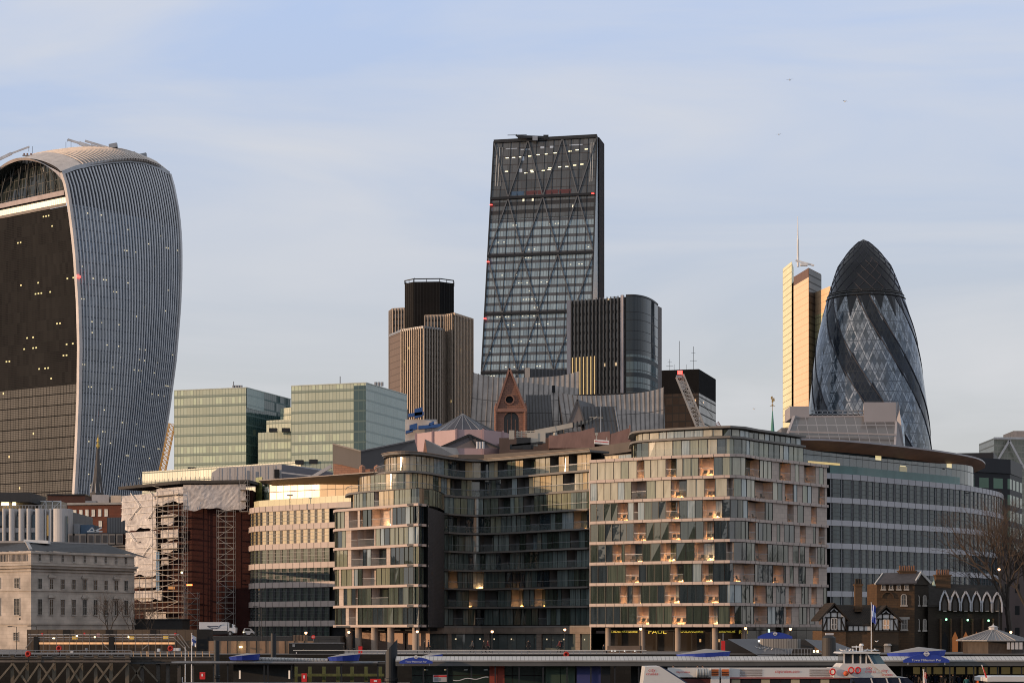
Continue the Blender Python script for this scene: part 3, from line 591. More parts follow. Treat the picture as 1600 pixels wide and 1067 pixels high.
def lattice_boom(name, label, cat, p, q, w, m, seg=14, depth=None, group=None):
    p, q = Vector(p), Vector(q); t = Thing(name, label, cat, q, group); d = (q-p).normalized(); s = d.cross(Vector((0, 1, 0))).normalized(); o = d.cross(s); mb = MB(); L_ = (q-p).length
    C = lambda k, a, b: p + d*L_*k + s*a*w/2 + o*b*w/2
    for a, b in ((-1,-1),(1,-1),(1,1),(-1,1)): mb.bar(C(0,a,b), C(1,a,b), w*.13)
    for i in range(seg):
        k0, k1 = i/seg, (i+1)/seg; mb.bar(C(k0,-1,-1), C(k1,1,-1), w*.08); mb.bar(C(k0,1,-1), C(k1,-1,-1), w*.08); mb.bar(C(k0,-1,1), C(k1,1,1), w*.08); mb.bar(C(k0,-1,-1), C(k0,1,-1), w*.08)
    t.part('boom', mb, m); return t, C
t, C = lattice_boom('crane', 'grey lattice crane arm leaning before the black office block, red lamp at its tip', 'crane', W(1062, 587, 700), W(1104, 690, 700), 2.6, mat('crane_grey', (.36, .35, .34), .5), 16)
t.part('warning_light', MB().obox(W(1062.5, 582, 700), (.8,0,0), (0,.4,0), (0,0,.6)), red_glow); t.part('sign_panel', MB().obox(C(.13, 0, -1.2), (.8,0,.3), (0,.1,0), (-.5,0,1.2)), white); t.part('sign_panel', MB().obox(C(.42, 0, -1.2), (.8,0,.3), (0,.1,0), (-.5,0,1.2)), white)
t.part('cable', MB().bar(W(1066, 588, 701), W(1114, 652, 701), .12), darkm); t.part('tip', MB().obox(W(1061, 588, 700), (1.0,0,0), (0,.5,0), (0,0,.35)), greym)
t, C = lattice_boom('crane', 'yellow lattice crane arm rising between the curved tower and the green glass blocks', 'crane', W(269, 662, 690), W(252, 745, 690), 1.9, mat('crane_yellow', (.62, .33, .05), .5), 14)
t, C = lattice_boom('crane', 'far pinkish crane arm low behind the right corner of the black office block', 'crane', W(1120, 660, 1000), W(1131, 680, 1000), 1.6, mat('crane_pink', (.55, .30, .28), .5), 6)

# ================================================================ SUNLIT SLENDER TOWER WITH MAST
def slender():
    D = 1157; t = Thing('slender_tower', 'slender sunlit tower of three stepped yellow and orange slabs with a mast', 'skyscraper', (X(1250, D), D+10, 6))
    yg = grid('sunset_yellow_glass', 3.1, 4.1, .12, .13, (.80, .76, .42), (.90, .86, .52), (.42, .36, .20), ior=1.5, jit=0, rough=.35)  # sunset reflection put into the yellow and orange base colours
    og = grid('sunset_orange_glass', 1.6, 4.1, .10, .09, (.86, .60, .36), (.92, .66, .41), (.66, .43, .26), ior=1.45, jit=0, rough=.45)
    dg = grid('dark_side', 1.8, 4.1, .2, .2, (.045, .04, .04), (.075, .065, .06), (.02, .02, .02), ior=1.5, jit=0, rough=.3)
    Z = lambda y, d: ZC+(HY-y)/FP*(d+75); W = lambda x, y, d: Vector((X(x, d+75), d+75, Z(y, d)))
    def P(x, d): return (X(x, d+75), d+75)
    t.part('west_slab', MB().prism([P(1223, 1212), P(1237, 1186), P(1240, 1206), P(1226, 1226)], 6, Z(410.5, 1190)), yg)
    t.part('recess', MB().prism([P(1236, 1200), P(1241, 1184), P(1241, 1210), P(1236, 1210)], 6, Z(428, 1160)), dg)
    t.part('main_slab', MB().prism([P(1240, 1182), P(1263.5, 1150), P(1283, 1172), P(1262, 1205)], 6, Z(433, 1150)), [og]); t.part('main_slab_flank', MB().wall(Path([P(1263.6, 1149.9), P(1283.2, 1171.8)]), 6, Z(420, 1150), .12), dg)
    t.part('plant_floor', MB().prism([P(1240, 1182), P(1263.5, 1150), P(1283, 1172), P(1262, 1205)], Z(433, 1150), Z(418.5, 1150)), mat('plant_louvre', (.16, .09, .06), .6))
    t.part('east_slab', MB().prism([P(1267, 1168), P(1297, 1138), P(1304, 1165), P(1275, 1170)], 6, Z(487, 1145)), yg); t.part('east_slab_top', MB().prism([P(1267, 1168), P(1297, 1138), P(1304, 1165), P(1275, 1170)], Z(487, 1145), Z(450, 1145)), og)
    b = W(1247, 417, 1170); tip = W(1246.5, 338, 1170)
    t.part('mast', MB().tube(b, b+(tip-b)*.55, .75, .6, 8).tube(b+(tip-b)*.55, tip, .4, .15, 8), white)
    k = Thing('roof_crane', 'white maintenance crane on the roof beside the mast of the slender tower', 'crane', b)
    k.part('base', MB().obox(W(1256, 414, 1165), (2.2,0,0), (0,1,0), (0,0,.7)), white); k.part('boom', MB().bar(W(1243, 407, 1165), W(1272, 415, 1165), 1.0), white)
slender()

# ================================================================ BULLET-SHAPED TOWER
def bullet():
    D = 1000; t = Thing('bullet_tower', 'tall bullet-shaped tower of diamond glass panes with dark spiral bands', 'skyscraper', (X(1355, D), D, 6))
    prof = [(985, 82), (900, 93), (800, 97.5), (740, 97.8), (694, 96), (642, 92), (590, 85.5), (538, 78), (512, 72), (486, 65), (462, 57), (434, 47.5), (417, 41), (399, 28), (388, 19), (381, 11.5), (376, 5), (374, 0)]
    cx = lambda y: interp([(373, 1349), (470, 1352.5), (600, 1355.5), (700, 1357), (985, 1358)], y)
    def rad(y): return interp(sorted(prof), y)/FP*D
    N = 72; zT = 374; zM = 464
    # body material: diamonds plus six dark spirals, laid on the surface by angle and height
    m, tt, b = newmat('spiral_glass'); uv = tt.nodes.new('ShaderNodeUVMap'); sp = tt.nodes.new('ShaderNodeSeparateXYZ'); tt.links.new(uv.outputs[0], sp.inputs[0]); a, z = sp.outputs[0], sp.outputs[1]
    A = mth(tt, 'MULTIPLY', a, 72/(2*math.pi)); H = mth(tt, 'MULTIPLY', z, 1/4.9)
    p, q = mth(tt, 'ADD', A, H), mth(tt, 'SUBTRACT', A, H); fp_, fq = mth(tt, 'FRACT', p), mth(tt, 'FRACT', q)
    line = mth(tt, 'MAXIMUM', mth(tt, 'LESS_THAN', fp_, .13), mth(tt, 'LESS_THAN', fq, .13)); line = mth(tt, 'MAXIMUM', line, mth(tt, 'LESS_THAN', mth(tt, 'FRACT', mth(tt, 'MULTIPLY', z, 1/4.9)), .09))
    cb = tt.nodes.new('ShaderNodeCombineXYZ'); tt.links.new(mth(tt, 'FLOOR', p), cb.inputs[0]); tt.links.new(mth(tt, 'FLOOR', q), cb.inputs[1]); wnz = tt.nodes.new('ShaderNodeTexWhiteNoise'); tt.links.new(cb.outputs[0], wnz.inputs[0])
    spd = R(90)/68; ph = mth(tt, 'MULTIPLY_ADD', z, spd, a); zr = Z(476, D)
    # band centre at angle a0 when z = zr
    a0 = R(-90) + R(-6); ph = mth(tt, 'DIVIDE', mth(tt, 'SUBTRACT', ph, a0 + spd*zr - R(14)), 2*math.pi/6); sel = mth(tt, 'LESS_THAN', mth(tt, 'FRACT', ph), .42)
    # saw-tooth edges: decide per diamond cell
    zz = mth(tt, 'MULTIPLY', mth(tt, 'SUBTRACT', mth(tt, 'FLOOR', p), mth(tt, 'FLOOR', q)), 4.9/2)
    aa = mth(tt, 'MULTIPLY', mth(tt, 'ADD', mth(tt, 'ADD', mth(tt, 'FLOOR', p), mth(tt, 'FLOOR', q)), 1), math.pi/72)
    ph2 = mth(tt, 'DIVIDE', mth(tt, 'SUBTRACT', mth(tt, 'MULTIPLY_ADD', zz, spd, aa), a0 + spd*zr - R(14)), 2*math.pi/6); sel = mth(tt, 'LESS_THAN', mth(tt, 'FRACT', ph2), .30)
    crs = mth(tt, 'MAXIMUM', mth(tt, 'LESS_THAN', mth(tt, 'FRACT', mth(tt, 'MULTIPLY', p, .25)), .11), mth(tt, 'LESS_THAN', mth(tt, 'FRACT', mth(tt, 'MULTIPLY', q, .25)), .11))
    light = mixc(tt, crs, mixc(tt, wnz.outputs[0], (.015, .027, .04), (.20, .24, .29)), (.29, .33, .38)); dark = mixc(tt, wnz.outputs[0], (.010, .013, .02), (.022, .028, .04))
    tt.links.new(mixc(tt, line, mixc(tt, sel, light, dark), mixc(tt, sel, (.035, .045, .06), (.03, .035, .04))), b.inputs['Base Color']); b.inputs['Roughness'].default_value = .12; b.inputs['IOR'].default_value = 1.7
    tt.links.new(mth(tt, 'MULTIPLY_ADD', sel, -.35, .5), b.inputs['Specular IOR Level'])
    g = tt.nodes.new('ShaderNodeNewGeometry'); s1 = tt.nodes.new('ShaderNodeVectorMath'); s1.operation = 'SUBTRACT'; s1.inputs[1].default_value = (.5,.5,.5); tt.links.new(wnz.outputs[1], s1.inputs[0]); s2 = tt.nodes.new('ShaderNodeVectorMath'); s2.operation = 'SCALE'; s2.inputs[3].default_value = .10; tt.links.new(s1.outputs[0], s2.inputs[0])
    s3 = tt.nodes.new('ShaderNodeVectorMath'); s3.operation = 'ADD'; tt.links.new(s2.outputs[0], s3.inputs[0]); tt.links.new(g.outputs['Normal'], s3.inputs[1]); s4 = tt.nodes.new('ShaderNodeVectorMath'); s4.operation = 'NORMALIZE'; tt.links.new(s3.outputs[0], s4.inputs[0]); tt.links.new(s4.outputs[0], b.inputs['Normal'])
    def P(ang, y, k=1.0): r = rad(y)*k; return Vector((X(cx(y), D) + r*math.cos(ang), D + r*math.sin(ang), Z(y, D)))
    ys = [985 - (985-zM)*i/40 for i in range(41)]; mb = MB()
    for y0, y1 in zip(ys, ys[1:]):
        for i in range(N):
            u0, u1 = -math.pi + 2*math.pi*i/N, -math.pi + 2*math.pi*(i+1)/N; mb.face([P(u0, y0), P(u1, y0), P(u1, y1), P(u0, y1)], [(u0, Z(y0, D)), (u1, Z(y0, D)), (u1, Z(y1, D)), (u0, Z(y1, D))])
    t.part('glass_skin', mb, m, smooth=True)
    dm = mat('dome_glass', (.006, .008, .013), .12, 0, .15, .1); mb = MB(); ys = [zM + (zT-zM)*(i/22) for i in range(22)] + [zT+.6, zT]
    for y0, y1 in zip(ys, ys[1:]):
        for i in range(N):
            u0, u1 = 2*math.pi*i/N, 2*math.pi*(i+1)/N; mb.face([P(u0, y0), P(u1, y0), P(u1, y1), P(u0, y1)] if rad(y1) > .01 else [P(u0, y0), P(u1, y0), P(u1, y1)])
    t.part('dome', mb, dm, 'dark glass dome at the top', smooth=True)
    # dark triangles hanging under the dome
    mb = MB(); K = 18
    for i in range(K):
        u = 2*math.pi*i/K; h = (494 if i % 3 else 504)
        mb.face([P(u-math.pi/K, zM, 1.01), P(u, zM, 1.022), P(u, h, 1.012)]); mb.face([P(u, zM, 1.022), P(u+math.pi/K, zM, 1.01), P(u, h, 1.012)])
    t.part('dark_triangle_panel', mb, dm)
    rib = mat('lattice_metal', (.06, .06, .07), .8, 0, .1, 1, .1); n = 18
    for dr in (1, -1):
        for i in range(n):
            pts = []
            for k in range(15):
                y = 470 + (378-470)*k/14; u = 2*math.pi*i/n + dr*(k/14)**1.15*R(100); pts.append(P(u, y, 1.006))
            mb = MB()
            for p0, p1 in zip(pts, pts[1:]): mb.bar(p0, p1, .28)
            t.part('dome_rib', mb, rib)
    for dr in (1,):
        for i in range(12):
            pts = []; off = R(-14) if i % 2 == 0 else R(-14) + 2*math.pi/6*.30
            for k in range(40):
                y = 470 + (720-470)*k/39; u = a0 + off + (i//2)*2*math.pi/6 + (Z(476, D)-Z(y, D))*spd; pts.append(P(u, y, 1.004))
            mb = MB()
            for p0, p1 in zip(pts, pts[1:]): mb.bar(p0, p1, .4)
            t.part('spiral_rib', mb, rib)
    for y, k in ((464, 1.02), (469, 1.025), (461, 1.0)):
        r = rad(y)*k; c = (X(cx(y), D), D, Z(y, D)); mb = MB().lathe([(r, -.35), (r+.35, 0), (r, .35), (r-.35, 0), (r, -.35)], c, 48); t.part('ring_rail', mb, darkm)
bullet()
# far block at the right edge
D = 1250; t = Thing('braced_block', 'far pale glass block with a large white diagonal brace at the right edge', 'office building', (X(1600, D), D+15, 6)); 
t.part('wall', MB().prism([(X(1553, D), D), (X(1660, D), D+8), (X(1660, D), D+40), (X(1553, D), D+40)], 6, Z(684, D)), grid('far_green_glass', 2.2, 3.8, .16, .22, (.16, .17, .14), (.24, .25, .2), (.30, .29, .25), jit=0, ior=1.5)); t.part('penthouse', MB().box(X(1586, D), X(1650, D), D+4, D+30, Z(684, D), Z(672, D)), mat('peach_wall', (.5, .38, .32), .7))
mb = MB().bar(W(1554, 727, D-1), W(1577, 688, D-1), 1.2).bar(W(1577, 688, D-1), W(1602, 735, D-1), 1.2).bar(W(1553, 684.5, D-1), W(1640, 684.5, D-1), 1.2); t.part('brace', mb, lightc)
D = 470; t = Thing('dark_office_block', 'black office block with greenish windows behind the bare tree at the right', 'office building', (X(1540, D), D+20, 6))
dw = grid('dark_block_windows', 4.4, 3.65, .34, .36, (.05, .11, .07), (.09, .19, .13), (.012, .013, .017), jit=0, ior=1.5, rough=.2)
t.part('wall', MB().prism([(X(1500, 462), 462), (X(1578, D), D), (X(1597, 484), 484), (X(1597, 484)+2, 520), (X(1490, 480), 520)], 6, Z(719, D)), dw); t.part('top_band', MB().prism([(X(1500, 461.6), 461.6), (X(1578.4, D), D-.4), (X(1597.5, 484), 484), (X(1597, 484)+2, 520.5), (X(1490, 480), 520.5)], Z(740, D), Z(718, D)), mat('black_band', (.012, .013, .018), .5))
t.part('penthouse', MB().prism([(X(1476, D), D+8), (X(1562, D), D+6), (X(1572, D+12), D+20), (X(1476, D), D+30)], Z(719, D), Z(707, D+6)), mat('black_band2', (.018, .018, .022), .5))
# ================================================================ GREEN GLASS CUBES
def cubes():
    t = Thing('glass_office_block', 'pair of greenish glass office blocks joined by stepped low terraces', 'office building', (X(450, 640), 640, 6))
    gm = grid('green_louvre_glass', 1.12, 3.05, .11, .10, (.34, .38, .29), (.46, .51, .40), (.13, .18, .15), ior=1.6, jit=.015, rough=.4, v2=(1, .28, (.23, .28, .23)), lit=.4, litc=(.9, .95, .45), ls=.10, litsize=(.1, .9, .3, .9), cl=.55, clu=.02)
    sm = grid('blue_side_glass', 1.5, 3.05, .07, .20, (.13, .21, .21), (.18, .27, .27), (.26, .33, .33), ior=1.8, jit=.006, rough=.12)
    dk = grid('dark_side_glass', 1.5, 3.05, .08, .14, (.02, .05, .055), (.045, .085, .085), (.06, .11, .11), ior=1.7, jit=.01)
    def blk(x0, d0, x1, d1, x2, d2, y, side, nm):
        z = Z(y, d1); zc_ = z-1.8
        t.part(nm + '_front', MB().wall(PP([(x0, d0), (x1, d1)]), 6, z), gm)
        t.part(nm + '_side', MB().wall(PP([(x1, d1), (x2, d2)]), 6, z), side)
        q = [(X(x0,d0)+.5, d0+.4), (X(x1,d1), d1+.5), (X(x2,d2)-.5, d2), (X(x2,d2)-1, d2+25), (X(x0,d0)+.5, d0+30)]
        t.part(nm + '_roof', MB().prism(q, 6, zc_), mat('roof_grey', (.2, .2, .2), .7))
        rl = MB(); pth = PP([(x0, d0), (x1, d1), (x2, d2)])
        rl.band(pth, .12, .15, z, z+.25)
        t.part(nm + '_glass_rim', rl, mat('rim_metal', (.45, .50, .48), .4))
    blk(272, 648, 384.5, 640, 454, 672, 606, dk, 'west_block'); t.part('upper_side_glass', MB().wall(PP([(384.5, 640), (412, 652.6)]), Z(637, 640), Z(606.3, 640), .2), sm)
    blk(455, 608, 571.6, 600, 635.6, 631, 598.5, sm, 'east_block'); t.part('reflection_bay', MB().wall(PP([(553, 601.3), (571.6, 600)]), 6, Z(602, 600), .15), dk)
    for x0, x1, y, d in ((438, 456, 636, 640), (416, 456, 655, 634), (403, 456, 674, 628)):
        t.part('stepped_terrace', MB().prism([(X(x0, d+4), d+4), (X(x1, d), d), (X(x1, d), d+30), (X(x0, d+4), d+30)], 6, Z(y, d)), gm)
    t.part('podium', MB().prism([(X(222, 640), 640), (X(470, 600), 600), (X(640, 596), 596), (X(640, 596), 620), (X(222, 640), 660)], 6, Z(737, 640)), gm)
    for x, y, d in ((365, 606, 655), (369, 606, 655), (373, 606, 655), (377, 606, 655), (587, 601, 612), (592, 601, 612), (597, 601, 612)): t.part('vent', MB().tube(W(x, y+2, d), W(x, y-4, d), .45, n=6), greym)
    for x, y, d, h in ((365, 606, 650, 10), (531.5, 602, 606, 14)): t.part('antenna', MB().bar(W(x, y+2, d), W(x, y-h, d), .25), greym)
    for x, y, d in ((427, 672, 627), (447, 672, 627), (300, 733, 638), (468, 722, 600), (490, 721, 600)): t.part('roof_unit', MB().obox(W(x, y, d), (1.2,0,0), (0,1,0), (0,0,.6)), darkm)
cubes()
# long white metal-clad building
D = 500; t = Thing('white_clad_building', 'low white metal-clad building with a bluish sloping end in front of the glass blocks', 'building', (X(430, D), D+5, 6))
pts = [(330, 752), (331, 738), (343, 730), (440, 725), (440, 760), (330, 762)]
t.part('front_wall', MB().face([W(x, y, D + (440-x)*.03) for x, y in pts[::-1]]), mat('lilac_cladding', (.40, .385, .385), .7, 0, .05))
t.part('end_wall', MB().face([W(440, 760, D), W(520, 760, 512), W(520, 738, 512), W(440, 725, D)]).face([W(440, 725, D), W(520, 738, 512), W(500, 732, 530), W(343, 730, 530)]), mat('blue_roof_metal', (.16, .165, .19), .6, 0, .1))
mb = MB()
for i in range(1, 9): x = 331+i*12; mb.bar(W(x, 756, D-.3+(440-x)*.03), W(x, 731-(x-343)*.052, D-.3+(440-x)*.03), .1)
t.part('joint', mb, greym); t.part('door_opening', MB().obox(W(432.5, 740, D-.3), (.62,0,0), (0,.1,0), (0,0,1.1)), black); t.part('door_opening', MB().obox(W(388, 742, D+.6), (.35,0,0), (0,.1,0), (0,0,1.1)), greym)
t.part('end_beam', MB().bar(W(440, 738, 499), W(508, 746, 500), .35).bar(W(483, 748, 499), W(518, 728, 499), .8), lightc)
# ================================================================ PINK AND LEAD ROOFSCAPE (three sub-blocks of one office complex, each its own building)
D = 560
def seam_roof(t, name, quad, n, m, w=.16, rise=.22, curve=0.0, bow=0.0):
    """metal roof plane a(bottom left) b(bottom right) c(top right) d(top left) with standing seams; curve lifts the ends of the ridge"""
    a, b, c, d = map(Vector, quad); nn = (b-a).cross(d-a).normalized(); nn = nn if nn.y < 0 else -nn
    def P(u, v): p = a.lerp(b, u).lerp(d.lerp(c, u), v); return p + UP*curve*v*abs(2*u-1)**3.2 - nn*bow*math.sin(math.pi*v)
    mb = MB()
    for i in range(n):
        for j in range(6): mb.face([P(i/n, j/6), P((i+1)/n, j/6), P((i+1)/n, (j+1)/6), P(i/n, (j+1)/6)])
    r_ = t.part(name, mb, m, smooth=False); sm_ = MB()
    for i in range(n+1):
        sm_.sweep([P(i/n, j/6) for j in range(7)], (b-a).normalized()*w/2, nn*rise)
    for v in (.34, .66): sm_.sweep([P(i/n, v) for i in range(n+1)], (d-a).normalized()*.05, nn*.08)
    t.part('seam', sm_, mat('seam_lead', (.07, .065, .065), .6), parent=r_); return P
t = Thing('lead_roofed_building', 'grey lead swept roof with a pointed brown stone gable and a round window', 'building', (X(820, 575), 580, 6))
L2 = mat('lead_roof', (.31, .285, .27), .85, 0, .22, .35, .15)
seam_roof(t, 'roof', (W(733, 690, 566), W(905, 690, 566), W(905, 588.5, 584), W(740, 591, 584)), 21, L2, curve=1.6, bow=1.0)
seam_roof(t, 'rear_roof', (W(905, 700, 610), W(733, 700, 610), W(740, 591, 584.5), W(905, 588.5, 584.5)), 6, L2)
t.part('roof_hip', MB().face([W(900, 690, 566), W(906, 700, 610), W(905, 582, 584.2)]).face([W(733, 690, 566), W(738, 584, 584.2), W(733, 700, 610)]), L2)
br = bricks('brown_stone', (.30, .155, .11), (.23, .12, .09), (.13, .085, .07), 1.0, .55, .05)
gd = 558
fr = MB(); P_ = lambda x, y, d=gd: W(x, y, d)
# front of the gable with a round and an arched opening (built as a ring of faces)
def holed(mb, outer, hole, d0):
    """faces between an outer outline and a hole of the same number of points"""
    n = len(outer)
    for i in range(n): j = (i+1) % n; mb.face([outer[i], outer[j], hole[j], hole[i]])
oc = (796, 624.5); orr = 6.2; n = 24
outer = []
def on_tri(a):     # ray from oculus centre to triangle outline apex(796,576.5) base (776,640)-(821,640)
    tri = [(796, 576.5), (821.5, 640), (775.5, 640)]; dx, dy = math.cos(a), math.sin(a); best = 1e9
    for (x1, y1), (x2, y2) in zip(tri, tri[1:]+tri[:1]):
        ex, ey = x2-x1, y2-y1; den = dx*ey - dy*ex
        if abs(den) < 1e-9: continue
        s_ = ((x1-oc[0])*ey - (y1-oc[1])*ex)/den; u_ = ((x1-oc[0])*dy - (y1-oc[1])*dx)/den
        if s_ > 0 and -1e-6 <= u_ <= 1+1e-6: best = min(best, s_)
    return oc[0]+dx*best, oc[1]+dy*best
angs = sorted([2*math.pi*i/n for i in range(n)] + [math.atan2(576.5-oc[1], 796-oc[0]) % (2*math.pi), math.atan2(640-oc[1], 821.5-oc[0]) % (2*math.pi), math.atan2(640-oc[1], 775.5-oc[0]) % (2*math.pi)])
outer = [P_(*on_tri(a)) for a in angs]; hole = [P_(oc[0]+orr*math.cos(a), oc[1]+orr*math.sin(a)) for a in angs]
holed(fr, outer, hole, gd)
# wall below with arched recess
ah = [(790+7*0, 0)]
arc = [(799+11.5*math.cos(math.pi-math.pi*k/12), 655-11.5*math.sin(math.pi*k/12)) for k in range(13)]
lo_ = [(787.5, 700)] + arc + [(810.5, 700)]
top_ = [(775.5, 700)] + [(775.5, 655)] + [(775.5 + 46*k/10.0, 640) for k in range(11)] + [(821.5, 655)] + [(821.5, 700)]
for i in range(14): fr.face([P_(*lo_[i]), P_(*lo_[i+1]), P_(*top_[i+1]), P_(*top_[i])])
g_ = t.part('stone_gable', fr, br, 'brown stone gable')
t.part('arched_window', MB().face([P_(786, 700, gd+1.2), P_(812, 700, gd+1.2), P_(812, 640, gd+1.2), P_(786, 640, gd+1.2)]), mat('gable_glass', (.05, .045, .045), .2), parent=g_)
t.part('mullion', MB().bar(P_(799, 700, gd+.8), P_(799, 645, gd+.8), .35).bar(P_(793, 700, gd+.8), P_(793, 655, gd+.8), .2).bar(P_(805, 700, gd+.8), P_(805, 655, gd+.8), .2), br, parent=g_)
oc3 = W(oc[0], oc[1], gd); ring = MB(); 
for i in range(24):
    a, b = 2*math.pi*i/24, 2*math.pi*(i+1)/24; v = lambda r, a, o: oc3 + Vector((r*math.cos(a), -o, r*math.sin(a)))
    ring.face([v(1.0,a,.3), v(1.4,a,.3), v(1.4,b,.3), v(1.0,b,.3)]); ring.face([v(1.4,a,.3), v(1.4,a,0), v(1.4,b,0), v(1.4,b,.3)])
t.part('round_window_frame', ring, br, parent=g_)
t.part('round_window', MB().face([oc3 + Vector((1.2*math.cos(2*math.pi*i/20), .5, 1.2*math.sin(2*math.pi*i/20))) for i in range(20)]), black, parent=g_)
rim = MB().bar(P_(774.5, 642, gd-.2), P_(796, 575.5, gd-.2), .8, .5).bar(P_(822.5, 642, gd-.2), P_(796, 575.5, gd-.2), .8, .5).bar(P_(774, 641, gd-.3), P_(823, 641, gd-.3), .5, .9); t.part('gable_coping', rim, mat('brown_coping', (.24, .13, .10), .8))
for x in (775, 821): t.part('corner_shaft', MB().tube(P_(x, 700, gd-.1), P_(x, 636, gd-.1), .5, .5, 8).tube(P_(x, 636, gd-.1), P_(x, 628, gd-.1), .5, 0.02, 8), br)
dr = MB(); ap, bl, brr = P_(796, 577), P_(775.5, 640), P_(822, 640); bk = Vector((0, 24, 0))
dr.face([brr, ap, ap+bk, brr+bk]); dr.face([bl, ap, ap+bk, bl+bk]); dr.face([P_(822, 640), P_(822, 700), P_(822, 700)+bk*.6, P_(822, 640)+bk*.6]); dr.face([P_(775.5, 640), P_(775.5, 700), P_(775.5, 700)+bk*.6, P_(775.5, 640)+bk*.6])
t.part('gable_roof', dr, mat('lead_dark', (.12, .115, .12), .55, 0, .2)); sm_ = MB()
for k in range(1, 7): sm_.bar(ap+bk*k/7, brr+bk*k/7, .15, .3)
t.part('seam', sm_, mat('seam_lead2', (.07, .065, .065), .6))
seam_roof(t, 'lower_roof', (W(824, 700, 561), W(866, 700, 561), W(860, 617, 570), W(822, 617, 570)), 8, mat('lead_dark2', (.11, .11, .115), .55, 0, .2))
t.part('wall', MB().box(X(733, 568), X(1035, 568), 572, 605, 6, Z(680, 568)), conc); t.part('hatch', MB().obox(W(865, 608, 579.5), (.45,0,0), (0,.3,0), (0,0,1)), black)
t = Thing('lead_roofed_building', 'wide grey lead roof swept up to a point at its right end, small dormer', 'building', (X(960, 550), 560, 6))
seam_roof(t, 'roof', (W(886, 700, 546), W(1037, 700, 546), W(1037, 613, 560), W(872, 621, 560)), 22, L2, curve=1.4, bow=.9)
t.part('roof_hip', MB().face([W(1037, 700, 546), W(1040, 700, 585), W(1037, 604.5, 560)]).face([W(886, 700, 546), W(872, 613, 560), W(880, 700, 585)]), mat('lead_dark3', (.13, .12, .12), .55, 0, .2)); seam_roof(t, 'rear_roof', (W(1040, 700, 585), W(880, 700, 585), W(872, 618, 560.4), W(1037, 611, 560.4)), 5, L2)
mb = MB(); a, b, c = W(902, 624, 543), W(888, 662, 543), W(914, 662, 543); k = Vector((5, 12, 0)); mb.face([b, c, a]); t.part('dormer_gable', mb, mat('dormer_glass', (.2, .17, .16), .5)); t.part('dormer_roof', MB().face([c, a, a+k, c+k]).face([b, a, a+k, b+k]).bar(b, a, .4).bar(c, a, .4), mat('lead_dark4', (.10, .10, .105), .55))
seam_roof(t, 'flat_bay', (W(916, 700, 541), W(974, 700, 541), W(962, 635, 545), W(912, 635, 545)), 9, mat('lead_dark5', (.12, .12, .125), .55, 0, .2)); t.part('corner_trim', MB().bar(W(938.5, 700, 540.4), W(938.5, 635, 544.4), .3).bar(W(970, 690, 540.4), W(961, 636, 544.4), .3), greym)
# brown stepped parapets between the roofs and the hotel
t = Thing('brown_parapet_building', 'low brown-pink stone parapets with sharp upstands behind the hotel roof', 'building', (X(930, 500), 500, 6))
pk = mat('brown_pink_stone', (.26, .155, .13), .7, 0, .18, .8)
mb = MB()
D = 500
for pts in ([(858, 680), (884, 677), (884, 700), (858, 700)], [(884, 676), (905, 674), (929, 667.5), (929, 700), (884, 700)], [(929, 690), (929, 676), (953, 673.5), (954, 700)], [(954, 678), (985, 668), (985, 700), (954, 700)]):
    q = [W(x, y, D) for x, y in pts]; mb = MB(); mb.face(q[::-1]); mb.face([p+Vector((0,6,0)) for p in q])
    for i in range(4): mb.face([q[i], q[(i+1)%4], q[(i+1)%4]+Vector((0,6,0)), q[i]+Vector((0,6,0))])
    t.part('parapet', mb, pk)
t.part('wall', MB().box(X(780, 505), X(1000, 505), 505, 530, 6, Z(684, 505)), mat('dark_brown_wall', (.10, .07, .06), .8)); t.part('flue', MB().bar(W(984, 676, 499), W(984, 664, 499), .35), pk)
# pink octagon with conical glass roof
D = 520; cx_, cy_ = X(722, D), D+14; t = Thing('pink_pavilion_building', 'pink-clad polygonal block topped by a pointed glazed roof', 'building', (cx_, cy_, 6))
pinkm = mat('pink_cladding', (.42, .30, .31), .6, 0, .06); zr = Z(674, D)
poly = PP([(650, D+6), (676, D), (713, D-5), (755, D-5), (786, D+1), (801, D+8)]); t.part('wall', MB().prism([(p.x, p.y) for p in poly.pts] + [(X(801, D)+2, D+30), (X(650, D), D+30)], 6, zr), pinkm)
mb = MB()
for p in poly.pts: mb.bar((p.x, p.y-.2, 30), (p.x, p.y-.2, zr+.2), .5)
t.part('corner_post', mb, mat('pink_post', (.36, .25, .26), .6))
ap = Vector((X(723, cy_), cy_, Z(646, cy_))); rr = 9.2; pg, rb = MB(), MB(); NN = 20
for i in range(NN):
    a, b = 2*math.pi*i/NN, 2*math.pi*(i+1)/NN; A, B = Vector((cx_+rr*math.cos(a), cy_+rr*.8*math.sin(a), zr)), Vector((cx_+rr*math.cos(b), cy_+rr*.8*math.sin(b), zr)); pg.face([A, B, ap]); rb.bar(A, ap, .13)
t.part('glazed_roof', pg, mat('dark_roof_glass', (.045, .045, .06), .15, 0, .2)); t.part('roof_rib', rb, greym); t.part('finial', MB().tube(ap, ap+UP*1.2, .18, .03, 6), darkm)
for s in (-1, 1): t.part('roof_wing', MB().face([Vector((cx_+s*rr*.8, cy_-3, zr)), ap, Vector((cx_+s*rr*1.35, cy_+6, zr-.1))]), slate)
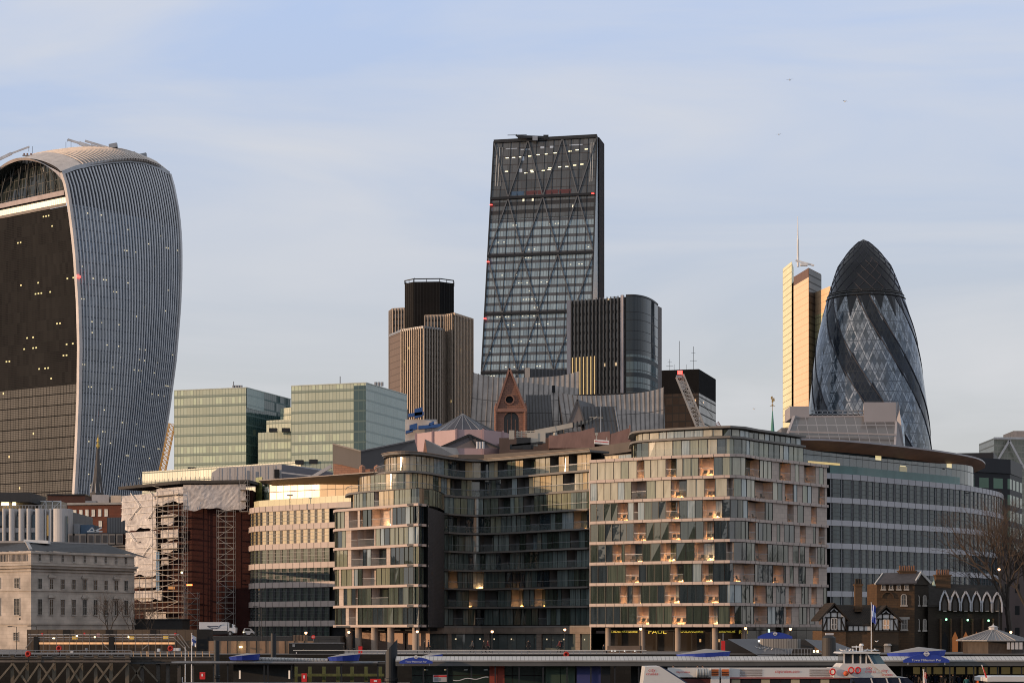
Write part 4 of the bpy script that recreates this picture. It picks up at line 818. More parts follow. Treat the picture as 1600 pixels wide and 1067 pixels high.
# grey triangular roof left of the pavilion and brick base
D = 470; t = Thing('grey_hall_roof', 'angular dark grey roof running down behind the left wing of the hotel', 'building', (X(570, D), D+5, 6))
gr = mat('dark_grey_cladding', (.085, .08, .082), .6, 0, .08)
t.part('roof', MB().face([W(520, 735, D+4), W(564, 735, D), W(564, 704.5, D), W(520, 693, D+4)]).face([W(564, 745, D), W(664, 745, D+10), W(648, 687.5, D+14), W(564, 704.5, D)]), gr)
t.part('roof_ridge', MB().bar(W(520, 693, D+3.6), W(564, 704.5, D-.4), .3).bar(W(564, 704.5, D-.4), W(648, 687.5, D+13.6), .3), mat('ridge_metal', (.15, .14, .14), .5))
t.part('wall', MB().box(X(521, D), X(660, D+6), D+15, D+40, 6, Z(712, D)), gr)
bkw = bricks('orange_brick', (.42, .22, .15), (.36, .19, .13), (.25, .15, .11), 1.4, .5, .05)
t.part('brick_base', MB().face([W(521, 760, D-3), W(600, 760, D-6), W(600, 731, D-6), W(564, 733.5, D-5), W(536, 726.5, D-4), W(521, 724, D-3)]), bkw); mb = MB()
for x in (566, 589): mb.tube(W(x, 745, D-6.5), W(x, 729, D-6.5), .7, .7, 8).tube(W(x, 729, D-6.5), W(x, 726, D-6.5), .7, .1, 8)
t.part('brick_turret', mb, bkw)
# blue rooftop plant and scaffold behind the right cube
D = 560; t = Thing('construction_platform', 'white site cabins with blue lifting gear between the glass block and the finned tower', 'site cabin', (X(655, D), D, 6))
t.part('cabin', MB().box(X(633, D), X(682, D), D, D+8, 6, Z(655, D)), mat('cabin_white', (.6, .55, .5), .6)); bl = mat('blue_gear', (.03, .09, .26), .5)
for x0, x1, y0, y1 in ((638, 662, 645, 650), (648, 660, 638, 652), (640, 652, 663, 672), (654, 690, 664, 669), (634, 645, 672, 676), (670, 678, 660, 664)): t.part('lifting_gear', MB().obox(W((x0+x1)/2, (y0+y1)/2, D-2), ((x1-x0)/2*D/FP,0,.3), (0,1,0), (0,0,(y1-y0)/2*D/FP)), bl)
# ================================================================ GREY BUILDING UNDER THE BULLET TOWER
D = 480; t = Thing('glass_roofed_building', 'grey building with a sloping glazed roof between two blank boxes, below the bullet tower', 'office building', (X(1318, D), D+10, 6))
boxm = mat('grey_panel', (.33, .31, .32), .6, 0, .05)
t.part('plant_box', MB().box(X(1237, D), X(1267.5, D), D+3, D+12, Z(652, D), Z(632.5, D)), boxm); t.part('plant_box', MB().prism([(X(1351, D), D+1), (X(1401, D), D+1), (X(1406, D+10), D+10), (X(1353, D+10), D+14)], Z(660, D), Z(627.5, D)), boxm)
t.part('louvre_deck', MB().box(X(1267.5, D), X(1351, D), D+6, D+10, Z(655, D), Z(643, D)), mat('deck_dark', (.06, .055, .05), .6)); mb = MB()
for i in range(11): mb.bar(W(1269+8*i, 652, D+5), W(1269+8*i, 641, D+5), .2)
mb.bar(W(1267, 641.5, D+5), W(1351, 641.5, D+5), .2).bar(W(1267, 647, D+5), W(1351, 647, D+5), .2); t.part('rail', mb, greym)
sr = grid('sloping_glazing', 2.3, 3.0, .06, .07, (.09, .085, .085), (.16, .15, .15), (.27, .26, .27), ior=1.6, jit=.02, rough=.15)
Pq = [W(1226, 692, D-6), W(1398, 700, D-8), W(1401, 650, D+3), W(1241, 651, D+3)]
t.part('sloping_roof', MB().face(Pq), sr); mb = MB().bar(Pq[0], Pq[3], .6).bar(Pq[1], Pq[2], .5).bar(Pq[3], Pq[2], .4)
a, b = Pq[0].lerp(Pq[3], .35), Pq[1].lerp(Pq[2], .35); mb.bar(a-Vector((0,.8,-.4)), b-Vector((0,.8,-.4)), .35); t.part('roof_beam', mb, boxm)
t.part('tapered_pier', MB().face([W(1394, 720, D-6), W(1415, 720, D-4), W(1404, 628, D+2), W(1401, 628, D+1), W(1401, 655, D+1)]), boxm); t.part('side_glazing', MB().face([W(1404, 720, D-3), W(1416, 720, D+3), W(1412, 662, D+4), W(1404, 640, D+3)]), grid('side_strip', 1.2, 2.2, .15, .12, (.25, .34, .42), (.32, .42, .5), (.4, .4, .42), jit=0))
t.part('wall', MB().box(X(1232, D), X(1410, D), D+12.5, D+30, 6, Z(660, D)), greym)
# green copper spire with a weathercock
D = 620; b = W(1207.5, 720, D); t = Thing('copper_spire', 'slim green copper spire with a gilded weathercock', 'church spire', b)
t.part('spire', MB().tube(b, W(1207, 642, D), 1.25, .12, 8), mat('verdigris', (.10, .27, .22), .7)); t.part('weathercock', MB().bar(W(1207, 642, D), W(1207, 619, D), .14).bar(W(1203, 634, D), W(1211, 634, D), .14).obox(W(1207.2, 626, D), (.28,0,.1), (0,.08,0), (0,0,.5)).obox(W(1209.4, 624, D), (.14,0,.1), (0,.08,0), (-.1,0,.5)).obox(W(1205.6, 621.5, D), (.22,0,0), (0,.08,0), (0,0,.4)).tube(W(1207, 633.3, D), W(1207, 631.5, D), .3, n=6), mat('gilt', (.45, .28, .10), .4, .6))
# dark stone church spire in front of the curved tower
D = 560; b = W(151, 790, D); t = Thing('church_spire', 'dark stone church spire with gilded ornaments in front of the curved tower', 'church spire', b)
t.part('spire', MB().tube(b, W(151.5, 768, D), 2.3, 1.75, 8).tube(W(151.5, 768, D), W(152.5, 728, D), 1.5, .75, 8).tube(W(152.5, 728, D), W(153, 700, D), .7, .32, 8), mat('dark_spire_stone', (.09, .085, .085), .85, 0, .3, 1.5))
for i in range(8): a = 2*math.pi*i/8; p = Vector((1.75*math.cos(a), 1.75*math.sin(a), 0)); t.part('pinnacle', MB().tube(W(151.5, 770, D)+p, W(151.5, 752, D)+p*.75, .22, .02, 5), greym)
gl = mat('gilded', (.42, .30, .08), .4, .7); t.part('ornament', MB().tube(W(153, 700, D), W(153.3, 678, D), .28, .05, 6).tube(W(153, 698, D), W(153, 692, D), .6, .25, 8).tube(W(153, 690, D), W(153, 684, D), .45, .2, 8), gl)
# ================================================================ LEFT MIDDLE GROUND
def windows_on(t, path, specs, m, frame=None, depth=.25, parent=None, name='window', sill=True):
    """specs: (px centre, px width, y0 top, y1 bottom at the path depth) -> framed recessed windows set proud enough to be seen"""
    for (px, w, ya, yb) in specs:
        s0, s1 = path.spx(px-w/2), path.spx(px+w/2)
        if abs(s1-s0) < .05: continue
        sp_ = path.sub(min(s0,s1), max(s0,s1)); D_ = path.at((s0+s1)/2).y; z0, z1 = Z(yb, D_), Z(ya, D_)
        o = t.part(name, MB().wall(sp_, z0, z1, .03), m, parent=parent); f = MB(); fw = .07
        f.band(sp_, 0, .16, z1, z1+fw*1.4).band(sp_, 0, .24 if sill else .16, z0-fw*1.6, z0); mid = (z0+z1)/2; f.band(sp_, 0, .08, mid-.025, mid+.025)
        for q in (sp_.sub(0, .06), sp_.sub(sp_.len-.06, sp_.len), sp_.sub(sp_.len/2-.02, sp_.len/2+.02)): f.band(q, 0, .10, z0, z1)
        t.part('window_frame', f, frame or white, parent=o)
D = 470; t = Thing('red_brick_building', 'red brick office with a row of pale windows behind the grey mansard house', 'office building', (X(150, D), D+5, 6))
rb = bricks('red_brick', (.20, .065, .04), (.155, .05, .032), (.12, .07, .05), .6, .25, .03); pth = PP([(106, D), (194, D-2)])
t.part('wall', MB().prism([(p.x, p.y) for p in pth.pts] + [(X(194, D), D+25), (X(106, D), D+25)], 6, Z(789, D)), rb); t.part('coping', MB().band(pth, .5, .5, Z(789, D), Z(785.5, D)), conc)
lw = mat('bright_window', (.55, .5, .42), .2, emit=(1, .8, .55), es=.25)
windows_on(t, pth, [(117, 5, 797, 806), (126.5, 5, 797, 806), (136, 5, 796.5, 806), (146, 5, 796.5, 806), (156, 5, 796, 806), (166, 5, 796, 806), (123, 5, 815, 822), (157, 5, 814, 822), (137, 4, 815, 822)], lw)
t.part('plant_box', MB().box(X(135, D), X(162, D), D+6, D+12, Z(790, D), Z(770, D)), mat('plant_white', (.42, .4, .4), .6)); t.part('plant_box', MB().box(X(165, D), X(181, D), D+6, D+12, Z(787, D), Z(771, D)), mat('sunlit_box', (.62, .50, .38), .6)); t.part('plant_box', MB().box(X(129, D), X(146, D), D+3, D+5, Z(788, D), Z(781, D)), greym)
D = 500; t = Thing('brown_brick_building', 'low dark brown brick block under the foot of the curved tower', 'building', (X(105, D), D+5, 6)); t.part('wall', MB().box(X(74, D), X(133, D), D, D+20, 6, Z(773.5, D)), bricks('brown_brick', (.11, .05, .04), (.09, .042, .035), (.07, .05, .04), .6, .25, .03)); t.part('coping', MB().box(X(73.5, D), X(133.5, D), D-.4, D+20, Z(773.5, D), Z(771.8, D)), darkm)
D = 440; t = Thing('dark_roof_pavilion', 'dark flat-roofed penthouse with warm lamps under it at the left edge', 'building', (X(10, D), D+5, 6)); t.part('roof', MB().box(X(-60, D), X(47, D), D, D+15, Z(784, D), Z(769, D)), mat('charcoal', (.035, .037, .042), .6)); t.part('wall', MB().box(X(-60, D), X(40, D), D+3, D+15, 6, Z(784, D)), mat('warm_wall', (.16, .12, .09), .7))
for x in (5, 11, 22): t.part('lamp', MB().obox(W(x, 787, D+2), (.35,0,0), (0,.2,0), (0,0,.3)), yel_glow)
for px0 in (55, 78):
    D = 450; 
t = Thing('glass_rooflight', 'cream glazed rooflight frame above the white office with rounded piers', 'rooflight', (X(78, D), D, 20)); t.part('glazing', MB().prism([(X(62, D), D), (X(95, D), D), (X(95, D), D+6), (X(62, D), D+6)], 20, Z(783, D)), mat('cream_glass', (.36, .32, .25), .4)); mb = MB()
for x in (62, 72, 82, 95): mb.bar(W(x, 795, D-.3), W(x, 782, D-.3), .2)
mb.bar(W(62, 783, D-.3), W(95, 783, D-.3), .2).bar(W(82, 795, D-.4), W(95, 782, D-.4), .12).bar(W(62, 795, D-.4), W(72, 782, D-.4), .12); t.part('frame', mb, white)
# white office with rounded piers
D = 400; t = Thing('white_office', 'white office with big rounded piers and slot windows at the left edge', 'office building', (X(50, D), D+8, 6)); wp = mat('white_render', (.48, .47, .47), .6, 0, .10, .3)
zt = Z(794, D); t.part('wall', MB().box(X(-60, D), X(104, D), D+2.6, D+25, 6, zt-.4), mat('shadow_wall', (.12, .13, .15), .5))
for x0, x1, r in ((-60, -8, 1), (3, 8, .8), (12.5, 22, 1), (28, 37, 1), (41, 47, 1), (53, 68, 1.6), (79, 107, 2.2)):
    a, b = X(x0, D), X(x1, D); w = (b-a)/2; c = (a+b)/2; r = min(r, w*.98); pts = []
    for k in range(7): an = math.pi + math.pi/2*k/6; pts.append((a+r+r*math.cos(an), D+r+r*math.sin(an)))
    for k in range(7): an = 1.5*math.pi + math.pi/2*k/6; pts.append((b-r+r*math.cos(an), D+r+r*math.sin(an)))
    pts += [(b, D+4), (a, D+4)]; t.part('rounded_pier', MB().prism(pts, 6, zt), wp)
wd = mat('slot_glass', (.05, .07, .09), .1, spec=.8); 
for x0, x1, ya, yb, m in ((-8, 3, 804, 821, wd), (-8, 3, 832, 850, wd), (8.5, 12, 804, 850, wd), (22.5, 28, 806, 823, wd), (22.5, 28, 832, 850, wd), (37, 41, 804, 822, wd), (37, 41, 832, 850, wd), (47.5, 53, 803, 842, mat('blue_slot', (.10, .14, .17), .1)), (71, 75, 804, 836, mat('amber_slot', (.5, .33, .12), .3, emit=(1, .6, .2), es=.15))): t.part('window', MB().box(X(x0, D), X(x1, D), D+1.2, D+2.5, Z(yb, D), Z(ya, D)), m)
t.part('spandrel', MB().box(X(-8, D), X(53, D), D+.9, D+1.1, Z(831, D), Z(824, D)), wp); t.part('rounded_pier', MB().box(X(69, D), X(71, D), D+.5, D+2, 6, zt), wp); t.part('rounded_pier', MB().box(X(75, D), X(79, D), D+.5, D+2, 6, zt), wp)
t.part('dark_slot', MB().box(X(102.5, D), X(105.5, D), D-.06, D+.5, Z(850, D), Z(806, D)), wd); mb = MB(); 
for i in range(22): mb.bar(W(-5+5*i, 794, D+1), W(-5+5*i, 789.5, D+1), .1)
mb.bar(W(-10, 789.5, D+1), W(104, 789.5, D+1), .12); t.part('roof_rail', mb, greym)
# grey mansard house
D = 400; t = Thing('mansard_building', 'grey stone building with a slate mansard of dormers and a corrugated plant screen', 'building', (X(155, D), D+5, 6)); gs = mat('grey_stone', (.20, .19, .185), .85, 0, .25, .8)
pth = PP([(106, 402), (212, 400)]); t.part('wall', MB().prism([(p.x, p.y) for p in pth.pts] + [(X(212, D), 425), (X(106, D), 425)], 6, Z(852, D)), gs)
q = [(p.x, p.y+.3) for p in pth.pts]; t.part('mansard_roof', MB().face([(q[0][0], q[0][1], Z(852, D)), (q[1][0], q[1][1], Z(852, D)), (q[1][0]-1, q[1][1]+2.2, Z(831, D)), (q[0][0], q[0][1]+2.2, Z(831, D))]).face([(q[0][0], q[0][1]+2.2, Z(831, D)), (q[1][0]-1, q[1][1]+2.2, Z(831, D)), (q[1][0], q[1][1]+20, Z(829, D)), (q[0][0], q[0][1]+20, Z(829, D))]), slate)
t.part('cornice', MB().band(pth, .3, .5, Z(854, D), Z(851, D)), gs); dg = mat('dormer_pane', (.06, .06, .065), .15)
for i, x in enumerate((112, 119, 129.5, 142, 153, 164, 175, 187)):
    a = W(x, 850, D-.2); b = t.part('dormer', MB().box(a.x-.65, a.x+.65, D-.4, D+2, a.z, Z(834, D)), gs); t.part('pane', MB().box(a.x-.4, a.x+.4, D-.46, D-.42, a.z+.3, Z(836, D)), dg, parent=b)
cg = grid('corrugated_screen', .55, 60, .4, 0, (.16, .16, .165), (.18, .18, .185), (.11, .11, .115), jit=0, ior=1.4, rough=.6)
t.part('plant_screen', MB().prism([(X(161, D), D+4), (X(198, D), D+3), (X(198, D), D+10), (X(161, D), D+10)], Z(832, D), Z(806.5, D)), cg); t.part('blue_tank', MB().box(X(119, D), X(140, D), D+4, D+9, Z(832, D), Z(818, D)), mat('blue_tank', (.07, .12, .19), .5)); t.part('plant_unit', MB().box(X(108, D), X(118, D), D+4, D+8, Z(832, D), Z(816, D)), greym); t.part('white_truss', MB().bar(W(138, 830, D+2), W(144, 824, D+2), .2).bar(W(144, 824, D+2), W(148, 830, D+2), .2).bar(W(148, 830, D+2), W(159, 824, D+2), .25).bar(W(136, 830, D+2), W(160, 830, D+2), .25), white)
# ---- neoclassical custom-house-like building
t = Thing('neoclassical_building', 'long pale stone neoclassical building with cornice, parapet and slate hipped roof', 'building', (X(110, 340), 345, 6)); st = bricks('portland_stone', (.52, .46, .41), (.47, .42, .37), (.37, .33, .29), 1.6, .6, .02, stain=.6)
DL, DC, DR = 334, 330, 348; frt = PP([(-70, 341), (48.5, DC)]); sd_ = PP([(48.5, DC), (210, DR)]); both = PP([(-70, 341), (48.5, DC), (210, DR)])
zc1 = Z(881, DC); zpar = Z(861, DC); zs1 = Z(922.5, DC); zs2 = Z(975, DC)
body = [(p.x, p.y) for p in both.pts] + [(X(210, 372)-2, 372), (X(-70, DL), 372)]
t.part('wall', MB().prism(body, 6, zpar-.3), st)
for z, d, h, nm in ((zc1-.2, 1.0, .35, 'cornice'), (zc1-.65, .6, .45, 'cornice'), (zc1-1.15, .25, .25, 'cornice'), (zs1, .18, .3, 'string_course'), (zs2, .25, .35, 'string_course'), (zpar-.3, .35, .35, 'parapet_coping'), (zc1+.25, .12, .25, 'string_course')): t.part(nm, MB().band(both, .4, d, z, z+h), st)
pane = grid('sash_panes', .45, .6, .10, .08, (.018, .018, .018), (.05, .048, .045), (.12, .11, .10), ior=1.5, jit=.01); fr_ = mat('stone_frame', (.40, .37, .34), .8)
k = lambda y, px: 985-(985-y)*(330/interp([(48.5, 330), (210, 348)], px))    # slide rows down with distance
cols = [61.5, 78.5, 96, 113, 130, 147, 163.5, 180, 196]
sp = []
for c in cols: sp += [(c, 4.2, k(865, c), k(875.5, c)), (c, 6.2, k(903.5, c), k(919, c)), (c, 6.6, k(935.5, c), k(959.5, c))]
windows_on(t, sd_, sp, pane, fr_); windows_on(t, frt, [(27.5, 8, 903, 918), (27.5, 9, 935, 960), (-2, 7, 903, 918), (-2, 8, 935, 960), (26, 8, 988, 1000), (-30, 8, 935, 960)], pane, fr_)
for c in (78.5, 130, 180):
    for y in (k(901, c), k(933, c)):
        s = sd_.spx(c); q = sd_.sub(s-.75, s+.75); D_ = q.pts[0].y; t.part('window_hood', MB().band(q, 0, .35, Z(y, D_), Z(y, D_)+.28).band(sd_.sub(s-.55, s+.55), 0, .2, Z(y, D_)+.28, Z(y, D_)+.5), st)
for x0, x1 in ((-20, 12), (16, 42)):
    bal = MB(); s0, s1 = frt.spx(x0), frt.spx(x1); n = 14
    t.part('balustrade_recess', MB().wall(frt.sub(s0, s1), Z(876, DC), Z(865, DC), .05), mat('recess_dark', (.12, .11, .10), .8))
    for i in range(n+1): p = frt.at(s0+(s1-s0)*i/n); bal.tube((p.x, p.y-.15, Z(876, DC)), (p.x, p.y-.15, Z(865, DC)), .07, .07, 5)
    t.part('balustrade', bal, st)
rf = MB(); e0, e1, e2 = both.off(0, -1.2), both.off(1, -1.2), both.off(2, -1.2); zr = zpar+.2; ztop_ = Z(844.5, 337)
A, B, C_ = Vector((e0[0], e0[1], zr)), Vector((e1[0], e1[1], zr)), Vector((e2[0], e2[1], zr)); r0, r1, r2 = Vector((X(-70, 343), 343, ztop_)), Vector((X(41, 341), 341, ztop_)), Vector((X(168, 352), 352, ztop_))
rf.face([A, B, r1, r0]); rf.face([B, C_, r2, r1]); rf.face([C_, Vector((C_.x, 370, zr)), r2]); t.part('slate_roof', rf, slate); t.part('roof_hip', MB().bar(B, r1, .5).bar(r0, r1, .35).bar(r1, r2, .35), mat('hip_lead', (.3, .29, .29), .5))
t.part('rooflight', MB().obox(W(58, 846, 341), (2,0,-.1), (0,1,0), (0,0,.25)), white); t.part('wall_lamp', MB().bar(W(31, 968, 329), W(31, 965, 329), .2), darkm)
# ---- sheeted scaffold building
def sheeted():
    t = Thing('scaffolded_building', 'red brick block wrapped in scaffolding and white torn plastic sheeting', 'building under repair', (X(290, 385), 390, 6))
    lf = PP([(191, 397), (287, 381)]); rt = PP([(287, 381), (391, 379)]); rbk = bricks('dark_red_brick', (.060, .013, .010), (.042, .011, .009), (.03, .016, .013), .45, .15, .015, stain=.5)
    zt = Z(757.5, 381); t.part('brick_wall', MB().prism([lf.off(0, -1.6), lf.off(1, -1.8), rt.off(1, -1.6), (X(391, 379), 405), (X(191, 397), 410)], 6, zt-1), rbk)
    m, tt, b = newmat('plastic_sheeting'); tcx = tt.nodes.new('ShaderNodeUVMap'); n1 = tt.nodes.new('ShaderNodeTexNoise'); n1.inputs['Scale'].default_value = .5; n1.inputs['Detail'].default_value = 4; n1.inputs['Roughness'].default_value = .65; n1.inputs['Distortion'].default_value = 1.5; tt.links.new(tcx.outputs[0], n1.inputs[0])
    f = tt.nodes.new('ShaderNodeMapRange'); f.inputs[1].default_value = .35; f.inputs[2].default_value = .65; tt.links.new(n1.outputs[0], f.inputs[0]); tt.links.new(mixc(tt, f.outputs[0], (.34, .32, .32), (.56, .53, .52)), b.inputs['Base Color']); b.inputs['Roughness'].default_value = .4
    bp = tt.nodes.new('ShaderNodeBump'); bp.inputs['Strength'].default_value = .22; bp.inputs['Distance'].default_value = .15; tt.links.new(n1.outputs[0], bp.inputs['Height']); tt.links.new(bp.outputs[0], b.inputs['Normal'])
    def sheet(path, pxa, pxb, ya, yb, o=.15, lab=None):
        s0, s1 = path.spx(pxa), path.spx(pxb); nx, nz = max(3, int((s1-s0)/.5)), max(2, int((yb-ya)*.12/.5)); rr = random.Random(int(pxa*7+ya)); mb = MB(); G = {}
        for i in range(nx+1):
            s = s0+(s1-s0)*i/nx; p = path.at(s); nn = path.nrm(s); dip = .22*math.sin(s*.8+ya)+.12*math.sin(s*2.1)
            for j in range(nz+1):
                y = yb+(ya-yb)*j/nz; z = Z(y, 381)+(dip if j == 0 else 0); oo = o + rr.uniform(-.045, .045) + .08*math.sin(s*.9+z*.5); G[i, j] = ((p.x+nn.x*oo, p.y+nn.y*oo, z), (s, z))
        for i in range(nx):
            for j in range(nz): q = [G[i,j], G[i+1,j], G[i+1,j+1], G[i,j+1]]; mb.face([a[0] for a in q], [a[1] for a in q])
        return t.part('plastic_sheet', mb, m, lab)
    sheet(lf, 191, 246, 766, 807, lab='pale plastic sheet at the top of the left side'); sheet(lf, 197, 246, 806, 822); sheet(lf, 198, 246, 826, 845); sheet(lf, 198, 246, 844, 872); sheet(lf, 198, 246, 870, 897); sheet(lf, 208, 246, 902, 916); sheet(lf, 215, 258, 921, 937, .6, 'sagging loose sheet at the bottom')
    sheet(lf, 246, 287, 760, 784); sheet(rt, 287, 385, 757.5, 796, .3, 'grey plastic sheet across the top of the right side')
    for y0, y1, a, b_ in ((802, 817, 254, 274), (826, 841, 254, 280), (847, 861, 254, 278), (869, 882, 254, 266), (955, 985, 230, 262)): sheet(lf, a, b_, y0, y1, .2)
    tub = mat('scaffold_tube', (.30, .28, .26), .5, .3); brd = mat('scaffold_board', (.20, .16, .12), .8)
    def scaf(path, pxa, pxb, ya, yb, o, sx=1.9, lift=2.0, dm=True):
        s0, s1 = path.spx(pxa), path.spx(pxb); n = max(1, round((s1-s0)/sx)); z0, z1 = Z(yb, 381), Z(ya, 381); mb = MB()
        for q in (o, o+1.1):
            for i in range(n+1):
                s = s0+(s1-s0)*i/n; p = path.at(s)+path.nrm(s)*q; mb.bar((p.x, p.y, z0), (p.x, p.y, z1), .07)
        z = z0; k = 0
        while z < z1:
            for q in (o, o+1.1):
                a, b = path.at(s0)+path.nrm(s0)*q, path.at(s1)+path.nrm(s1)*q; mb.bar((a.x, a.y, z), (b.x, b.y, z), .07); mb.bar((a.x, a.y, z+1), (b.x, b.y, z+1), .05)
            if dm:
                a, b = path.at(s0)+path.nrm(s0)*(o+1.15), path.at(s1)+path.nrm(s1)*(o+1.15)
                if k % 2: a, b = b, a
                mb.bar((a.x, a.y, z), (b.x, b.y, z+lift), .06)
            z += lift; k += 1
        t.part('scaffolding', mb, tub); z = z0; mb = MB()
        while z < z1: mb.band(path.sub(s0, s1), -o, o+1.1, z-.12, z-.04); z += lift
        t.part('board_deck', mb, brd)
    scaf(lf, 247, 287, 765, 990, 0); scaf(rt, 342, 368, 797, 975, .1); scaf(lf, 200, 245, 897, 1000, 0, dm=False); scaf(rt, 288, 294, 790, 1000, .3, 1.0); scaf(rt, 378, 390, 752, 800, .3); scaf(rt, 292, 312, 925, 985, .3)
    t.part('roof_edge', MB().band(PP([(191, 397), (287, 381), (391, 379)]), 8, .9, zt+.2, zt+.75), mat('roof_board', (.05, .045, .042), .8)); mb = MB()
    for i in range(30): s = i/29; p = lf.at(lf.len*min(1, s*2)) if s < .5 else rt.at(rt.len*(2*s-1)); mb.bar((p.x, p.y, zt+.7), (p.x, p.y, zt+1.5), .09)
    t.part('roof_upright', mb, tub); st_ = MB()
    for (a, b) in (((205, 810), (222, 790)), ((222, 790), (208, 768)), ((234, 812), (246, 795)), ((238, 768), (246, 780)), ((205, 830), (215, 845)), ((240, 828), (246, 838)), ((225, 870), (240, 850))):
        s0, s1 = lf.spx(a[0]), lf.spx(b[0]); p, q = lf.at(s0)+lf.nrm(s0)*.45, lf.at(s1)+lf.nrm(s1)*.45; st_.bar((p.x, p.y, Z(a[1], 390)), (q.x, q.y, Z(b[1], 390)), .16)
    for y in (776, 786, 796, 815, 835, 852, 860, 878, 888): a, b = lf.at(lf.spx(199 if y > 800 else 192)), lf.at(lf.spx(246)); n_ = lf.nrm(1)*.4; st_.bar((a.x+n_.x, a.y+n_.y, Z(y, 381)), (b.x+n_.x, b.y+n_.y, Z(y, 381)), .09)
    t.part('strap', st_, mat('strap_white', (.7, .66, .62), .6)); t.part('blue_strip', MB().wall(lf.sub(lf.spx(247), lf.spx(252)), Z(927, 381), Z(860, 381), .3), mat('blue_plastic', (.10, .20, .33), .5))
    p = W(296, 913.5, 377); t.part('orange_lamp', MB().obox(p, (.5,0,0), (0,.15,0), (0,0,.13)), glow('orange_lamp', (1, .18, .05), 5)); t.part('site_lamp', MB().obox(W(284, 894, 378), (.14,0,0), (0,.1,0), (0,0,.14)), yel_glow); t.part('site_lamp', MB().obox(W(268, 918, 383), (.6,0,0), (0,.1,0), (0,0,.25)), mat('amber_patch', (.5, .25, .1), .6, emit=(1, .45, .15), es=.3))
sheeted()
# ================================================================ OFFICES FLANKING THE HOTEL
def banded_office(name, label, path, bands, bot, bays, pane, panelm, colm, base, top):
    """bands: list of (z0,z1) slab bands from the top down; bays: arc lengths of pier centres"""
    t = Thing(name, label, 'office building', base)
    for i, (z0, z1) in enumerate(bands):
        t.part('spandrel_band', MB().band(path, .5, .25, z0, z1), panelm); 
    jm = MB()
    for s in bays:
        p = path.at(s); n = path.nrm(s); d = Vector((-n.y, n.x))
        for z0, z1 in bands: jm.obox((p.x+n.x*.27, p.y+n.y*.27, (z0+z1)/2), (d.x*.03, d.y*.03, 0), (n.x*.02, n.y*.02, 0), (0, 0, (z1-z0)/2))
    t.part('panel_joint', jm, darkm)
    lv = [b[0] for b in bands] + [bot]; wins = []
    for i in range(len(bands)):
        zt, zb = bands[i][0], (bands[i+1][1] if i+1 < len(bands) else bot)
        for a, b in zip(bays, bays[1:]):
            q = path.sub(a+.14, b-.02); m = pane[i] if i < len(pane) else pane[-1]; w = MB(); w.wall(q, zb, zt, -.05); wins.append((w, m, q, zb, zt))
    louv = mat('louvre_metal', (.10, .11, .12), .4, .4)
    for k, (w, m, q, zb, zt) in enumerate(sorted(wins, key=lambda e: -(e[4]-e[3]))):
        if k < 99 or True:
            o = t.part('window', w, m)
            f = MB(); 
            for v in (.25, .5, .75): z = zb+(zt-zb)*v; f.band(q, -.02, .06, z-.03, z+.03)
            t.part('louvres', f, louv, parent=o); t.part('dark_reveal', MB().band(q.sub(0, min(.5, q.len*.25)), .1, .04, zb, zt), darkm, parent=o)
    cm = MB()
    for s in bays:
        p = path.at(s+.07); n = path.nrm(s); d = Vector((-n.y, n.x)); cm.obox((p.x+n.x*.02, p.y+n.y*.02, (bot+bands[0][1])/2), (d.x*.085, d.y*.085, 0), (n.x*.05, n.y*.05, 0), (0, 0, (bands[0][1]-bot)/2-.05))
    t.part('pier', cm, colm)
    back = [path.off(i, -.6) for i in range(len(path.pts))]
    t.part('body', MB().prism(back + [(back[-1][0]-4, back[-1][1]+40), (back[0][0]+4, back[0][1]+40)], 6, bands[0][1]-.1), black); return t
pA = PP([(391, 392), (390.5, 380), (393, 376.5), (398, 374.5), (410, 372), (523, 359.5), (560, 356)]); fh = 3.45; zk = [Z(976.5, 360)+.35 + fh*i for i in range(7)]
bandsA = [(z-.5, z+.5) for z in reversed(zk)]; sA = pA.spx(400); bays = [pA.spx(391.5), pA.spx(394.5), sA] + [sA + 1.82*i for i in range(1, 12) if sA+1.82*i < pA.len-2]
gA = glassmat('office_glass_dim', (.04, .055, .05), (.10, .13, .115), 1.9, .05, 1.2); gB = glassmat('office_glass_blinds', (.26, .23, .12), (.50, .36, .22), 1.7, .25, .6)
pb_ = mat('peach_panel', (.48, .40, .36), .6, 0, .08)
gC = glassmat('office_glass_mid', (.06, .08, .06), (.16, .17, .11), 1.9, .12, .8)
tA = banded_office('banded_office', 'office with pale horizontal bands and an orange-lit glazed top floor, left of the curved flats', pA, bandsA, 6, bays, [gB, gB, gC, gA], pb_, mat('dark_pier_metal', (.05, .055, .06), .4, .3), (X(455, 368), 370, 6), None)
# set-back glazed top floor with canopy
pT = PP([(421, 376), (500, 368.5), (600, 362)]); z0, z1 = bandsA[0][1], Z(749, 368)
tA.part('top_glazing', MB().wall(pT, z0, z1), grid('peach_glazing', 1.75, 2.45, .05, .05, (.60, .38, .18), (.66, .50, .24), (.14, .10, .07), ior=1.7, jit=.01, rough=.3)); tA.part('top_end_glazing', MB().wall(PP([(405, 390), (421, 376)]), z0, z1), grid('end_glazing', 1.75, 2.2, .07, .06, (.05, .09, .09), (.10, .15, .14), (.1, .1, .1)))
tA.part('balustrade', MB().wall(PP([(396, 376), (404, 372.8), (548, 357)]), z0, z0+1.15, -.1), grid('lit_glass_rail', 1.5, 3, .04, 0, (.46, .42, .22), (.52, .46, .26), (.2, .18, .12), jit=0, rough=.2))
cp_ = [W(404, 755, 372), W(590, 739.5, 352), W(592, 736, 368), W(420, 750, 392)]; can = MB(); zc0 = Z(755, 372)
can.face([(p.x, p.y, zc0+.6) for p in cp_]); can.face([(p.x, p.y, zc0+.45-.0) for p in cp_[::-1]]); 
